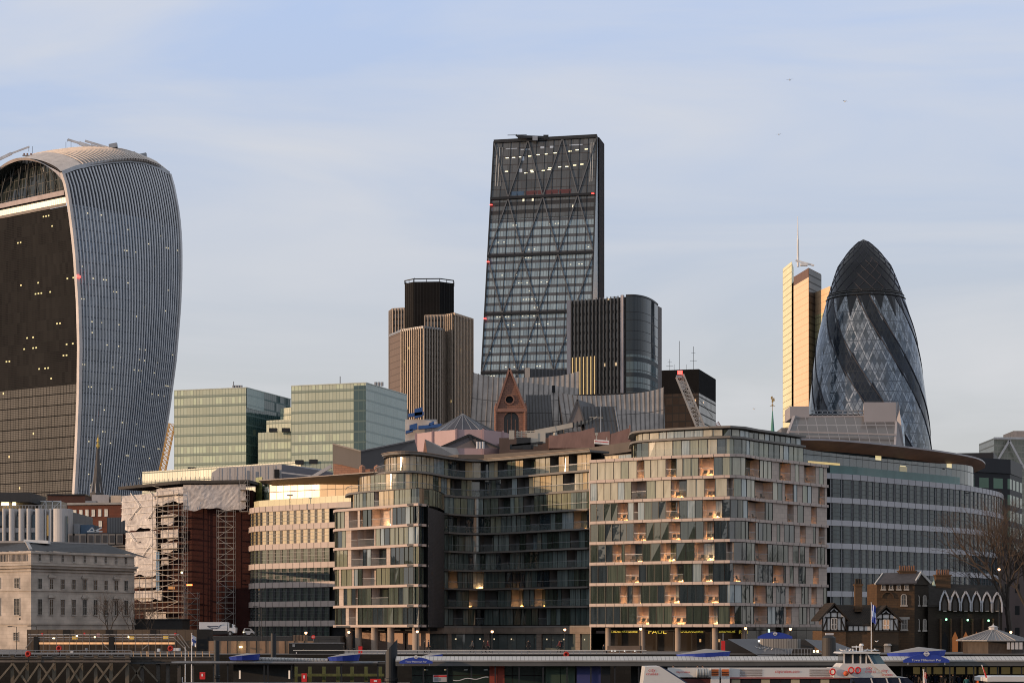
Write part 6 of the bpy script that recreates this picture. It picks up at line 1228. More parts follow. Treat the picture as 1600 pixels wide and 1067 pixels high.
# ---- maintenance crane on the hotel roof
D = 348; b = W(815, 702, D); t = Thing('roof_crane', 'grey articulated window-cleaning crane folded out along the hotel roof', 'crane', b); gm_ = mat('crane_khaki', (.46, .42, .36), .55, .2)
t.part('base', MB().obox(W(815, 698, D), (2.0,0,0), (0,1,0), (0,0,.35)).obox(W(818, 690, D), (1.2,0,0), (0,1,0), (0,0,.6)), darkm); t.part('bogie', MB().obox(W(823, 699, D-1), (.7,0,0), (0,.3,0), (0,0,.35)).obox(W(824, 694, D), (2.6,0,.25), (0,1,0), (0,0,.15)), darkm)
t.part('counterweight', MB().obox(W(799.5, 679.5, D), (.45,0,0), (0,.6,0), (0,0,.75)), gm_); t.part('tower', MB().obox(W(832, 687, D), (.9,0,0), (0,.7,0), (0,0,1.1)).obox(W(843, 684, D), (1.0,0,0), (0,.6,0), (0,0,.9)), gm_)
mb = MB()
for k in range(4): mb.bar(W(806, 675+2.6*k, D), W(838, 673+2.6*k, D), .16)
for k in range(5): mb.bar(W(808+7*k, 685, D), W(808+7*k, 672.5, D), .14)
t.part('rear_frame', mb, gm_); t.part('boom', MB().bar(W(836, 676, D), W(868, 670, D), .8, .9), gm_); t.part('boom', MB().bar(W(862, 671, D), W(895, 664, D), .7, .8), gm_); t.part('boom', MB().bar(W(893, 664.5, D), W(921, 658, D), .4, .45), gm_); t.part('jib', MB().bar(W(917, 660, D), W(933, 651, D), .2).bar(W(921, 652, D), W(942, 652.5, D), .12), gm_)
mb = MB()
for k in range(6): x = 896+6*k; mb.obox(W(x, 664-k*1.4, D-.4), (.12,0,0), (0,.2,0), (0,0,.5))
t.part('roller', mb, darkm); t.part('hook_block', MB().tube(W(867, 680, D), W(867, 675, D), .45, .3, 8), gm_)
D = 340; t = Thing('rooftop_basket', 'small white rooftop lifting basket with striped side beside the hotel crane', 'platform', W(940, 694, D)); t.part('basket', MB().obox(W(940, 691, D), (1.2,0,-.1), (0,.6,0), (0,0,.35)), white); t.part('stripe', MB().obox(W(940, 690, D-.7), (1.15,0,-.1), (0,.02,0), (0,0,.05)), redp); t.part('davit', MB().bar(W(932, 690, D), W(932, 678, D), .15).bar(W(948, 688, D), W(948, 683, D), .15).obox(W(932, 678, D), (.2,0,0), (0,.2,0), (0,0,.2)), gm_)
for x, y, D in ((747, 693, 350), (751, 693, 350), (755, 693, 350)): pass
t = Thing('vent_group', 'three short steel vent stacks together on the hotel roof', 'vents', W(750, 700, 346))
for x in (746, 750.5, 755): t.part('stack', MB().tube(W(x, 701, 346), W(x, 690, 346), .22, n=8), alum)
# grey gabled roof with a brick edge, on the roofs behind the hotel's left part
D = 362; t = Thing('gabled_roof_lantern', 'small swept grey lead roof with a brown brick edge just above the hotel roofline', 'roof', W(680, 712, D)); t.part('roof', MB().face([W(668, 716, D), W(720, 716, D+2), W(714, 700, D+3), W(690, 697.5, D+2), W(664, 686, D)]), L2); t.part('brick_edge', MB().face([W(660, 716, D-.3), W(669, 716, D-.3), W(664, 685, D-.3)]), bkw)
D = 372; t = Thing('gabled_roof_lantern', 'wide low grey gable with a thin dark rim in front of the pink pavilion', 'roof', W(733, 700, D)); t.part('roof', MB().face([W(686, 700, D), W(780, 700, D), W(733, 679.5, D)]), mat('mid_grey_roof', (.16, .14, .145), .6)); t.part('rim', MB().bar(W(685, 700, D-.3), W(733, 679, D-.3), .3).bar(W(733, 679, D-.3), W(781, 700, D-.3), .3).bar(W(733, 680, D-.4), W(745, 698, D-.4), .3), darkm)
# ================================================================ HOUSES AT THE RIGHT
def gable_roof(x0, x1, y0, y1, ze, zr, along='x', over=.3):
    mb = MB()
    if along == 'x':
        ym = (y0+y1)/2; a = (x0-over, y0-over, ze), (x1+over, y0-over, ze), (x1+over, ym, zr), (x0-over, ym, zr); b = (x1+over, y1+over, ze), (x0-over, y1+over, ze), (x0-over, ym, zr), (x1+over, ym, zr)
    else:
        xm = (x0+x1)/2; a = (x0-over, y1+over, ze), (x0-over, y0-over, ze), (xm, y0-over, zr), (xm, y1+over, zr); b = (x1+over, y0-over, ze), (x1+over, y1+over, ze), (xm, y1+over, zr), (xm, y0-over, zr)
    up = Vector((0, 0, .18))
    for q in (a, b):
        q = [Vector(p) for p in q]; mb.face([p+up for p in q]); mb.face(q[::-1])
        for i in range(4): mb.face([q[i], q[(i+1)%4], q[(i+1)%4]+up, q[i]+up])
    return mb
tile = bricks('plain_tiles', (.055, .04, .032), (.035, .03, .026), (.02, .018, .016), .3, .25, .04, stain=.4); brn = bricks('stock_brick', (.15, .085, .045), (.10, .06, .035), (.07, .055, .04), .45, .15, .02, stain=.4); drk = bricks('dark_brown_brick', (.05, .038, .028), (.035, .028, .022), (.03, .025, .02), .45, .15, .02)  # drk is a darker brown brick
infill = mat('white_infill', (.62, .60, .58), .8, 0, .08); timber = mat('black_timber', (.018, .015, .013), .7)
D = 285
def xx(p): return X(p, D)
def zz(p): return Z(p, D)
t = Thing('timber_framed_house', 'small black and white half-timbered house with two gables and a tall brick chimney', 'house', (xx(1343), D+4, 6))
def tgable(x0, x1, apy, ey, y0, nm, lit):
    a, b = xx(x0), xx(x1); m = (a+b)/2; zb, ze, za = zz(985), zz(ey), zz(apy); f = D+y0
    t.part('brick_wall', MB().box(a, b, f, f+9, 6, zb), brn if lit else drk)
    w = MB(); w.face([(a, f-.05, zb), (b, f-.05, zb), (b, f-.05, ze), (m, f-.05, za-.5), (a, f-.05, ze)]); t.part('plaster_gable', w, infill)
    tb = MB(); 
    def bm_(p, q, w=.16): tb.bar((p[0], f-.1, p[1]), (q[0], f-.1, q[1]), w, .14, up=Vector((0,-1,0)))
    hw = b-a; zm = zb+(ze-zb)*1.0; zt_ = ze+(za-ze)*.45
    bm_((a, zb), (b, zb), .22); bm_((a+hw*.12, zm+.15), (b-hw*.12, zm+.15)); bm_((a+hw*.27, zt_), (b-hw*.27, zt_))
    for k in (.02, .2, .36, .64, .8, .98): bm_((a+hw*k, zb), (a+hw*k, min(zm+.15 if k in (.02, .98, .2, .8) else zt_, za)))
    bm_((a+hw*.03, zb+.1), (a+hw*.2, zm)); bm_((b-hw*.03, zb+.1), (b-hw*.2, zm)); bm_((m-.3, zt_), (m, za-.8)); bm_((m+.3, zt_), (m, za-.8)); bm_((m, zt_), (m, za-.6), .12)
    t.part('timber_frame', tb, timber)
    bb = MB(); bb.bar((a-.55, f-.35, ze-.35), (m, f-.35, za+.05), .28, .2).bar((b+.55, f-.35, ze-.35), (m, f-.35, za+.05), .28, .2); t.part('bargeboard', bb, timber)
    t.part('window', MB().box(a+hw*.38, a+hw*.62, f-.16, f-.05, zb+.25, zm+.05), mat('tudor_window', (.10, .09, .085), .2) if lit else mat('dim_lit_window', (.35, .22, .14), .4, emit=(1, .6, .35), es=.12))
    wf = MB()
    for k in (.38, .5, .62): wf.box(a+hw*k-.035, a+hw*k+.035, f-.2, f-.16, zb+.25, zm+.05)
    for v in (.25, (zm-zb)/2, zm-zb+.02): wf.box(a+hw*.38, a+hw*.62, f-.2, f-.16, zb+v-.03, zb+v+.03)
    t.part('window_frame', wf, white); t.part('roof', gable_roof(a, b, f, f+8, ze-.35, za, 'y', .35), tile)
tgable(1284.5, 1321.5, 943, 966, 0, 'l', True); tgable(1364.5, 1404, 947, 968, 0, 'r', False)
t.part('brick_wall', MB().box(xx(1321.5), xx(1364.5), D+.6, D+9, 6, zz(977)), brn); t.part('plaster_strip', MB().box(xx(1326), xx(1362), D+.52, D+.6, zz(985), zz(977.5)), infill); tb = MB()
for x in (1326, 1334, 1342.5, 1351, 1362): tb.box(xx(x)-.07, xx(x)+.07, D+.42, D+.52, zz(985), zz(977.5))
tb.box(xx(1322), xx(1364), D+.4, D+.52, zz(986), zz(984.6)); t.part('timber_frame', tb, timber); t.part('roof', gable_roof(xx(1318), xx(1368), D+.6, D+9, zz(977.5), zz(946), 'x', .2), tile)
cb_ = MB().box(xx(1341), xx(1352), D+2.5, D+3.6, zz(955), zz(912)).box(xx(1339.5), xx(1353.5), D+2.35, D+3.75, zz(914), zz(911.5)).box(xx(1340), xx(1353), D+2.4, D+3.7, zz(951), zz(948)); t.part('chimney', cb_, brn)
for x in (1343, 1347, 1350.5): t.part('chimney_pot', MB().tube((xx(x), D+3, zz(912)), (xx(x), D+3, zz(903)), .2, .16, 8), drk)
for x, w, m in ((1345, 8, white), (1386, 14, mat('dim_porch', (.3, .29, .28), .5))): t.part('door_hood', MB().tube((xx(x), D-.5, zz(1008)), (xx(x), D-.5, zz(1005)), w/2*.089, w/2*.06, 10).box(xx(x-w*.35), xx(x+w*.35), D-.3, D-.05, zz(1020), zz(1008)), m)
# stone gate house
D = 291
t = Thing('brick_tower_house', 'three-storey dark brick house with white-edged slate gable and clustered chimney pots', 'house', (X(1410, D), D+4, 6)); 
sb = bricks('brown_stone_block', (.12, .070, .038), (.085, .052, .032), (.055, .042, .03), .8, .35, .02, stain=.45); x0, x1, x2 = X(1370, D), X(1429, D), X(1452, D+3)
t.part('front_wall', MB().box(x0, x1, D, D+8, 6, Z(911, D)), sb); t.part('side_wall', MB().prism([(x1-.02, D+.5), (x2, D+3.5), (x2, D+8), (x1-.02, D+8)], 6, Z(911, D)), drk)
A, B, C_, E = W(1367, 913, D-.5), W(1432, 912, D-.5), W(1438, 894.5, D+3), W(1379, 896.5, D+3); rf = MB(); up = Vector((0, 0, .15)); rf.face([A, B, C_, E]); rf.face([p+up for p in (A, B, C_, E)]); rf.face([A, B, B+up, A+up]); rf.face([A+up, A, E, E+up]); rf.face([C_, E, W(1379, 913, D+9), W(1452, 913, D+9)]); t.part('slate_roof', rf, mat('house_slate', (.06, .052, .055), .7, 0, .25, 2))
t.part('gable_wall', MB().face([W(1430, 913, D+.45), W(1454, 913, D+3.4), C_ - Vector((0, .3, .1))]), drk); t.part('bargeboard', MB().bar(W(1428.5, 911.5, D-.2), W(1439, 893.8, D+2.5), .2, .3).bar(W(1439, 893.8, D+2.5), W(1454.5, 910.5, D+3), .2, .3).bar(W(1367, 912, D-.6), W(1379, 896, D+2.8), .15, .2), mat('cream_board', (.5, .48, .45), .6))
wpane = mat('sash_glass', (.14, .13, .12), .15, 0, .2, 1); stc = mat('stone_dressing', (.34, .31, .28), .8)
def arched_window(t, cx, cy0, cy1, w, D_, m, arch=True, nrm=Vector((0, -1, 0))):
    a, b = X(cx-w/2, D_), X(cx+w/2, D_); z0, z1 = Z(cy1, D_), Z(cy0, D_); r = (b-a)/2; zz_ = z1-r if arch else z1; pts = [(a, z0), (b, z0)] + ([((a+b)/2+r*math.cos(math.pi*k/8), zz_+r*math.sin(math.pi*k/8)) for k in range(9)] if arch else [(b, z1), (a, z1)])
    o = t.part('window', MB().face([(x, D_-.08, z) for x, z in pts]), m); f = MB(); pp = pts + [pts[0]]
    for p, q in zip(pp, pp[1:]): f.bar((p[0], D_-.1, p[1]), (q[0], D_-.1, q[1]), .13, .12)
    f.bar(((a+b)/2, D_-.1, z0), ((a+b)/2, D_-.1, z1), .06); f.bar((a, D_-.1, (z0+z1)/2), (b, D_-.1, (z0+z1)/2), .06); f.box(a-.15, b+.15, D_-.25, D_-.02, z0-.2, z0); t.part('window_frame', f, stc, parent=o)
arched_window(t, 1412, 928, 945, 8, D, wpane); arched_window(t, 1412.5, 967, 983, 9, D, wpane, False)
for x in (1434, 1444.5): arched_window(t, x, 930, 945, 4.2, D+1.6, wpane); arched_window(t, x, 967, 984, 4.2, D+1.6, wpane)
for x in (1380, 1392, 1404, 1416): arched_window(t, x, 913.5, 920, 5, D, black, False)
arc_ = MB(); 
for k in range(12): a0, a1 = math.pi*k/12, math.pi*(k+1)/12; c = W(1387, 934, D-.1); arc_.bar(c+Vector((.85*math.cos(a0), 0, .85*math.sin(a0))), c+Vector((.85*math.cos(a1), 0, .85*math.sin(a1))), .14)
t.part('blind_arch', arc_, sb); t.part('lintel', MB().box(X(1404, D), X(1421, D), D-.12, D+.02, Z(967, D), Z(963.5, D)), stc)
for (a, b, ya, yb, n) in ((1411, 1437, 886, 897, 7),):
    t.part('chimney', MB().box(X(a, D), X(b, D), D+2.5, D+4, Z(yb, D), Z(ya+4, D)).box(X(a-1.5, D), X(b+1.5, D), D+2.4, D+4.1, Z(ya+6, D), Z(ya+4, D)), sb)
    for i in range(n): x = X(a+2+(b-a-4)*i/(n-1), D); t.part('chimney_pot', MB().tube((x, D+3.2, Z(ya+5, D)), (x, D+3.2, Z(ya-4+(i%2), D)), .17, .14, 8), mat('pot_clay', (.19, .10, .065), .8) if i == 0 else bpy.data.materials['pot_clay'])
# school-like hall with six pointed dormers
D = 293; t = Thing('gabled_stone_hall', 'dark stone hall with six pointed dormers outlined in white and glowing ground-floor arches', 'building', (X(1505, D), D+4, 6)); x0, x1 = X(1450, D), X(1566, D)
t.part('wall', MB().box(x0, x1, D, D+9, 6, Z(945, D)), drk); t.part('roof', MB().face([(x0, D-.2, Z(947, D)), (x1+.5, D-.2, Z(947, D)), (x1, D+5, Z(913, D)), (x0, D+5, Z(909, D))]).face([(x1+.5, D-.2, Z(947, D)), (x1, D+10, Z(947, D)), (x1, D+5, Z(913, D))]), mat('hall_roof', (.028, .025, .023), .8, 0, .3, 2))
for i, x in enumerate((1476, 1492.3, 1509, 1525.7, 1542, 1558)):
    ay, fy, hw = 921+i*.6, 953+i*.6, 7.6; a = [(x-hw, fy), (x-hw*.97, 942), (x-hw*.62, 932), (x, ay+1), (x+hw*.62, 932), (x+hw*.97, 942), (x+hw, fy)]; d_ = t.part('dormer', MB().face([W(px_, py_, D-.6) for px_, py_ in a]).face([W(x, ay+1, D-.6), W(x+hw, 946, D-.6), W(x+hw, 946, D+3), W(x, ay+1, D+3)]).face([W(x, ay+1, D-.6), W(x-hw, 946, D-.6), W(x-hw, 946, D+3), W(x, ay+1, D+3)]), drk)
    mb = MB()
    for p, q in zip(a, a[1:]): mb.bar(W(*p, D-.75), W(*q, D-.75), .13, .22)
    t.part('white_bargeboard', mb, mat('bargeboard_white', (.42, .43, .46), .6), parent=d_); mb = MB().face([W(x-3.4, 953, D-.66), W(x+3.4, 953, D-.66), W(x+3.4, 941, D-.66), W(x, 934, D-.66), W(x-3.4, 941, D-.66)]); w_ = t.part('window', mb, mat('hall_pane', (.06, .055, .05), .2), parent=d_)
    t.part('buttress', MB().box(X(x-hw-1.3, D), X(x-hw+1.3, D), D-.7, D, 6, Z(966, D)), sb); t.part('sill', MB().box(X(x-4, D), X(x+1, D), D-.8, D-.6, Z(955, D), Z(953.6, D)), stc, parent=d_)
    gl_ = i in (1, 2, 3); t.part('ground_arch', MB().face([W(x-4.5, 1020, D-.1), W(x+4.5, 1020, D-.1), W(x+4.5, 996, D-.1), W(x, 986, D-.1), W(x-4.5, 996, D-.1)]), mat('arch_glow', (.3, .12, .05), .8, emit=(1, .32, .08), es=.14) if gl_ else black)
for x, y in ((1478.6, 967), (1512, 968), (1544.6, 968.7)): t.part('green_lamp', MB().tube(W(x, y+1.5, D-.9), W(x, y-1, D-.9), .11, .11, 8), green_glow); t.part('lamp_bracket', MB().bar(W(x, y+2, D-.1), W(x, y+2, D-.9), .06), darkm)
t.part('chimney', MB().box(X(1472, D), X(1495, D), D+4, D+5.5, Z(925, D), Z(896, D)).box(X(1470.5, D), X(1496.5, D), D+3.9, D+5.6, Z(898, D), Z(896, D)), sb)
for i in range(6): x = X(1475+3.5*i, D); t.part('chimney_pot', MB().tube((x, D+4.7, Z(896, D)), (x, D+4.7, Z(888, D)), .16, .13, 8), bpy.data.materials['pot_clay'])
t.part('turret', MB().tube(W(1459, 915, D+3), W(1459, 903, D+3), .28, .03, 6), mat('turret_copper', (.4, .5, .42), .6))
# octagonal kiosk
D = 268; c = (X(1566, D), D+5, 0); t = Thing('octagonal_kiosk', 'low timber kiosk with a shallow grey ribbed roof and posters on its side', 'kiosk', (c[0], c[1], 6)); n = 8; R_ = 4.4
pt = lambda r, k, z, n=8: Vector((c[0]+r*math.cos(2*math.pi*(k+.5)/n), c[1]+r*math.sin(2*math.pi*(k+.5)/n), z)); rf, rb_ = MB(), MB(); ze, za = Z(1000.5, D), Z(984, D)
for k in range(8):
    rf.face([pt(R_+.5, k, ze), pt(R_+.5, k+1, ze), pt(.6, k+1, za), pt(.6, k, za)]); rb_.bar(pt(R_+.5, k, ze+.05), pt(.6, k, za+.05), .1)
    for j in range(1, 6): rb_.bar(pt(R_+.5, k, ze+.04).lerp(pt(R_+.5, k+1, ze+.04), j/6), pt(.6, k, za+.04).lerp(pt(.6, k+1, za+.04), j/6), .05)
    rb_.bar(pt(R_+.5, k, ze), pt(R_+.5, k+1, ze), .12)
t.part('roof', rf, mat('kiosk_roof', (.19, .185, .19), .5, 0, .15)); t.part('roof_rib', rb_, mat('kiosk_rib', (.30, .29, .29), .5)); t.part('lantern', MB().lathe([(.6, 0), (.6, .4), (.75, .45), (.1, .7), (0, 1.0)], (c[0], c[1], za-.05), 8), lightc); t.part('wall', MB().prism([(pt(R_-.4, k, 0).x, pt(R_-.4, k, 0).y) for k in range(8)], 6, ze), mat('kiosk_timber', (.06, .045, .035), .7, 0, .3, 3))
for x in (1578, 1584.5, 1591, 1597.5): t.part('poster', MB().box(X(x-2.4, D), X(x+2.4, D), D+.75, D+.8, Z(1014, D), Z(1003, D)), lightc)
# ================================================================ PIER HEAD: grey canopies, drum, ramp
D = 262; t = Thing('ticket_hall', 'low grey sloping-roofed ticket hall with a bright curved blind behind the pier', 'building', (X(1200, 266), 268, 6)); dg2 = mat('dark_grey_roof', (.115, .115, .125), .55, 0, .1)
t.part('roof', MB().face([W(1137, 998, D+4), W(1190, 997, D+9), W(1240, 1012, D+8), W(1235, 1024, D), W(1185, 1024, D-.5)]), dg2); t.part('roof', MB().face([W(1257, 998, D+3), W(1300, 1001, D+5), W(1340, 1016, D+5), W(1320, 1022, D+1), W(1290, 1022, D)]), dg2)
t.part('curved_blind', MB().lathe([(1.1, 0), (1.1, 1)], (0, 0, 0), 4) if 0 else MB().wall(PP([(1188, 268), (1192, 266.5), (1246, 266), (1250, 267.5)], 3), Z(1013, 266), Z(997.5, 266)), grid('corrugated_blind', .33, 9, .35, 0, (.22, .21, .20), (.27, .26, .25), (.14, .135, .13), jit=0, ior=1.4, rough=.6)); t.part('dark_interior', MB().box(X(1140, D), X(1290, D), D+9.5, D+12, 6, Z(1000, D)), mat('dim_hall', (.035, .032, .03), .7))
for x, y, c_ in ((1272, 1017, yel_glow), (1277.5, 1017, yel_glow), (1186, 1001, glow('white_spot', (1, .95, .8), 3))): t.part('lamp', MB().obox(W(x, y, D-1), (.11,0,0), (0,.08,0), (0,0,.11)), c_)
mb = MB()
for i in range(12): mb.bar(W(1212+5*i, 1023, D-1.2), W(1212+5*i, 1013, D-1.2), .06)
mb.bar(W(1212, 1013, D-1.2), W(1270, 1013, D-1.2), .07); t.part('gate_bars', mb, greym)
D = 258; t = Thing('mooring_drum', 'fat dark cylinder with a domed cap beside the ticket hall', 'mooring pile', W(1295, 1030, D)); b = W(1295, 1070, D); t.part('drum', MB().tube(b, Vector((b.x, b.y, Z(996, D))), 1.0, .85, 24), mat('drum_brown', (.05, .045, .042), .6)); t.part('cap', MB().lathe([(.86, 0), (.6, .25), (0, .4)], (b.x, b.y, Z(996, D)), 20), darkm); t.part('cap_light', MB().obox(W(1296, 990, D), (.5,0,0), (0,.2,0), (0,0,.13)), lightc)
def pile(name, label, x0, x1, yt, D, slant=True):
    c = W((x0+x1)/2, yt, D); r = (x1-x0)/2/FP*D; t = Thing('mooring_pile', label, 'mooring pile', (c.x, c.y, 0), 'dark mooring piles'); mb = MB(); n = 20
    for i in range(n):
        a, b = 2*math.pi*i/n, 2*math.pi*(i+1)/n; h = lambda a: c.z + (r*1.1*math.cos(a) - r if slant else 0); p = lambda a, z: (c.x+r*math.cos(a), c.y+r*math.sin(a), z); mb.face([p(a, -1), p(b, -1), p(b, h(b)), p(a, h(a))]); mb.face([p(a, h(a)), p(b, h(b)), (c.x, c.y, h(math.pi/2))])
    t.part('shaft', mb, mat('pile_paint', (.022, .026, .032), .5, 0, .3)); t.part('collar', MB().lathe([(r, 0), (r+.1, .05), (r+.1, .35), (r, .4)], (c.x, c.y, 3.4), 20), darkm)
pile('mooring_pile', 'broad mooring pile with a slanting top in front of the left wing of the flats', 602, 621, 999, 226); pile('mooring_pile', 'slim mooring pile standing before the brick-coloured hoarding', 423, 431.5, 989, 240, False); pile('mooring_pile', 'mooring pile rising beside the tall flagpoles at the left', 334, 343, 1000, 240, False)
# ================================================================ PIER CANOPY
D = 222; pier = Thing('pier_pontoon', 'long floating pier with a pale ribbed canopy roof and dark waiting shelters', 'pier', (X(1000, D), D+4, 1.5)); x0, x1 = X(618, D), X(1700, D)
ribm = grid('ribbed_canopy', .45, 30, .12, 0, (.42, .41, .40), (.50, .49, .47), (.20, .20, .20), jit=0, ior=1.4, rough=.5)
zt = Z(1031, D); pier.part('canopy_top', MB().face([(x0, D, zt), (x1, D, zt), (x1, D+1.4, zt+.42), (x0, D+1.4, zt+.42)], [(x0, 0), (x1, 0), (x1, 1), (x0, 1)]).face([(x0, D+1.4, zt+.42), (x1, D+1.4, zt+.42), (x1, D+3.5, zt+.3), (x0, D+3.5, zt+.3)], [(x0, 1), (x1, 1), (x1, 3), (x0, 3)]), ribm)
pier.part('fascia', MB().box(x0, x1, D-.02, D+.25, zt-.14, zt-.003), mat('fascia_pale', (.30, .29, .28), .5)); pier.part('fascia', MB().box(x0, x1, D+.1, D+.4, zt-.62, zt-.142), mat('fascia_grey', (.10, .10, .098), .5, 0, .15)); pier.part('canopy_soffit', MB().box(x0, x1, D+.45, D+7, zt-.5, zt-.35), darkm)
pier.part('deck', MB().box(X(330, D), x1, D-1, D+8, 1.2, 2.4), mat('deck_dark', (.04, .035, .03), .7)); mb = MB()
for i in range(30): x = x0+3+i*2.6; pier.part('post', MB().box(x-.07, x+.07, D+.5, D+.64, 2.4, zt-.6), darkm)
pier.part('rear_screen', MB().box(X(640, D), X(905, D), D+5, D+5.1, 2.4, zt-.5), grid('teal_screen', 2.4, 4, .04, .03, (.015, .035, .03), (.05, .085, .065), (.02, .02, .02), jit=0, ior=1.5, rough=.2)); pier.part('rear_screen', MB().box(X(990, D), x1, D+5, D+5.1, 2.4, zt-.5), mat('dark_screen', (.012, .012, .012), .6))
warmw = mat('dim_amber_wall', (.20, .15, .07), .7, emit=(1, .75, .3), es=.05); pier.part('amber_screen', MB().box(X(1440, D), x1, D+4.6, D+4.7, Z(1054, D), Z(1043, D)), warmw)
for i in range(9): x = X(1452+18*i, D); pier.part('screen_post', MB().box(x-.12, x+.12, D+4.4, D+4.55, 2.4, zt-.5), darkm)
for a, b, m in ((764.5, 776, 0), (777, 788, 0), (853, 876, 1), (877, 899, 1), (902, 940, 2), (941, 955, 3)): pier.part('door_panel', MB().box(X(a, D), X(b, D), D+2, D+2.1, 2.4, zt-.55), (mat('rust_panel', (.33, .06, .035), .6), mat('green_panel', (.045, .075, .05), .6), mat('indigo_panel', (.05, .06, .19), .6), darkm)[m])
for a, b, y0, y1, m in ((676, 699, 1054, 1065, lightc),): pier.part('notice_board', MB().box(X(a, D), X(b, D), D+.9, D+.95, Z(y1, D), Z(y0, D)), m); pier.part('notice_heading', MB().box(X(a+1, D), X(b-1, D), D+.88, D+.9, Z(y0+3.4, D), Z(y0+.6, D)), redp); pier.part('notice_text', MB().box(X(a+2, D), X(a+12, D), D+.88, D+.9, Z(y1-1.5, D), Z(y0+5, D)), greym)
for x in (666, 697, 728, 759): pier.part('canopy_lamp', MB().tube(W(x, 1046.5, D+.9), W(x, 1045, D+.9), .22, .22, 10), mat('lamp_glass_dim', (.32, .36, .33), .4))
mb = MB(); 
for i in range(12): mb.bar(W(708+4.6*i, 1062-.35*i+1.3*math.sin(i), D-.6), W(708+4.6*(i+1), 1062-.35*(i+1)+1.3*math.sin(i+1), D-.6), .08)
pier.part('mooring_chain', mb, lightc)
# left arm of the pier: thin dark canopy with a white tube
D2 = 230; x0, x1 = X(268, D2), X(590, D2); z = Z(1037, D2); pier2 = Thing('pier_walkway', 'dark flat-roofed pier walkway carrying a ribbed white tube, left of the broad pile', 'pier', ((x0+x1)/2, D2, 1.5)); pier2.part('roof', MB().box(x0, X(608, D2), D2, D2+4, z, z+.28), mat('walkway_roof', (.055, .053, .052), .5, 0, .2)); pier2.part('roof_edge', MB().box(x0, x1, D2-.05, D2-.002, z+.12, z+.3), greym); pier2.part('white_tube', MB().tube(W(396, 1029, D2+1.5), W(512, 1031, D2+1.5), .22, .22, 12), ribm); mb = MB()
for k in range(22): x = X(400+5*k, D2+1.5); mb.box(x-.03, x+.03, D2+1.25, D2+1.75, Z(1031.5, D2), Z(1028, D2))
pier2.part('tube_rib', mb, greym)
for x in (333, 355, 412, 418, 455, 533, 590): pier2.part('post', MB().box(X(x, D2)-.08, X(x, D2)+.08, D2+.4, D2+.56, .5, z), darkm)
for x in (374, 451.5): pier2.part('light_strip', MB().box(X(x-1.2, D2), X(x+1.2, D2), D2+.3, D2+.4, Z(1060, D2), Z(1047, D2)), mat('pale_strip', (.6, .5, .42), .4, emit=(1, .8, .6), es=.35))
pier2.part('rear_screen', MB().box(X(358, D2), X(455, D2), D2+3.5, D2+3.6, 1.5, z), mat('screen_grey', (.035, .035, .033), .5, 0, .3)); pier2.part('deck', MB().box(x0, X(612, D2), D2-.5, D2+4, .8, 1.9), darkm); mb = MB()
mb.bar(W(285, 1066, D2-1), W(640, 1066, D2-1), .12).bar(W(285, 1058, D2+5), W(285, 1066, D2-1), .1); pier2.part('handrail', mb, greym)
gp = mat('green_pile', (.10, .11, .04), .8, 0, .4, 2); 
for k in range(7): x = X(462+22*k, 240); pier2.part('rear_pile', MB().box(x-.2, x+.2, 240, 240.5, -1, Z(1041, 240)), gp)
pier2.part('rear_beam', MB().box(X(458, 239), X(600, 239), 239, 239.4, Z(1056, 239), Z(1052, 239)), gp)
for x, y, w, h, l in ((475.5, 1058, 8, 13, 'narrow red life-saving cabinet on the pier walkway'), (587, 1064, 17, 8, 'wide red locker at the pier walkway near the broad pile'), (316.5, 1055, 8, 11, 'small red cabinet beside the flagpoles on the left')):
    c = W(x, y, 227); k_ = Thing('red_cabinet', l, 'cabinet', c, 'red cabinets on the pier'); w_, h_ = w/FP*227/2, h/FP*227/2; k_.part('box', MB().obox(c, (w_,0,0), (0,.25,0), (0,0,h_)), redp); k_.part('emblem', MB().obox(c+Vector((0,-.26,h_*.2)), (w_*.3,0,0), (0,.01,0), (0,0,h_*.35)), white)
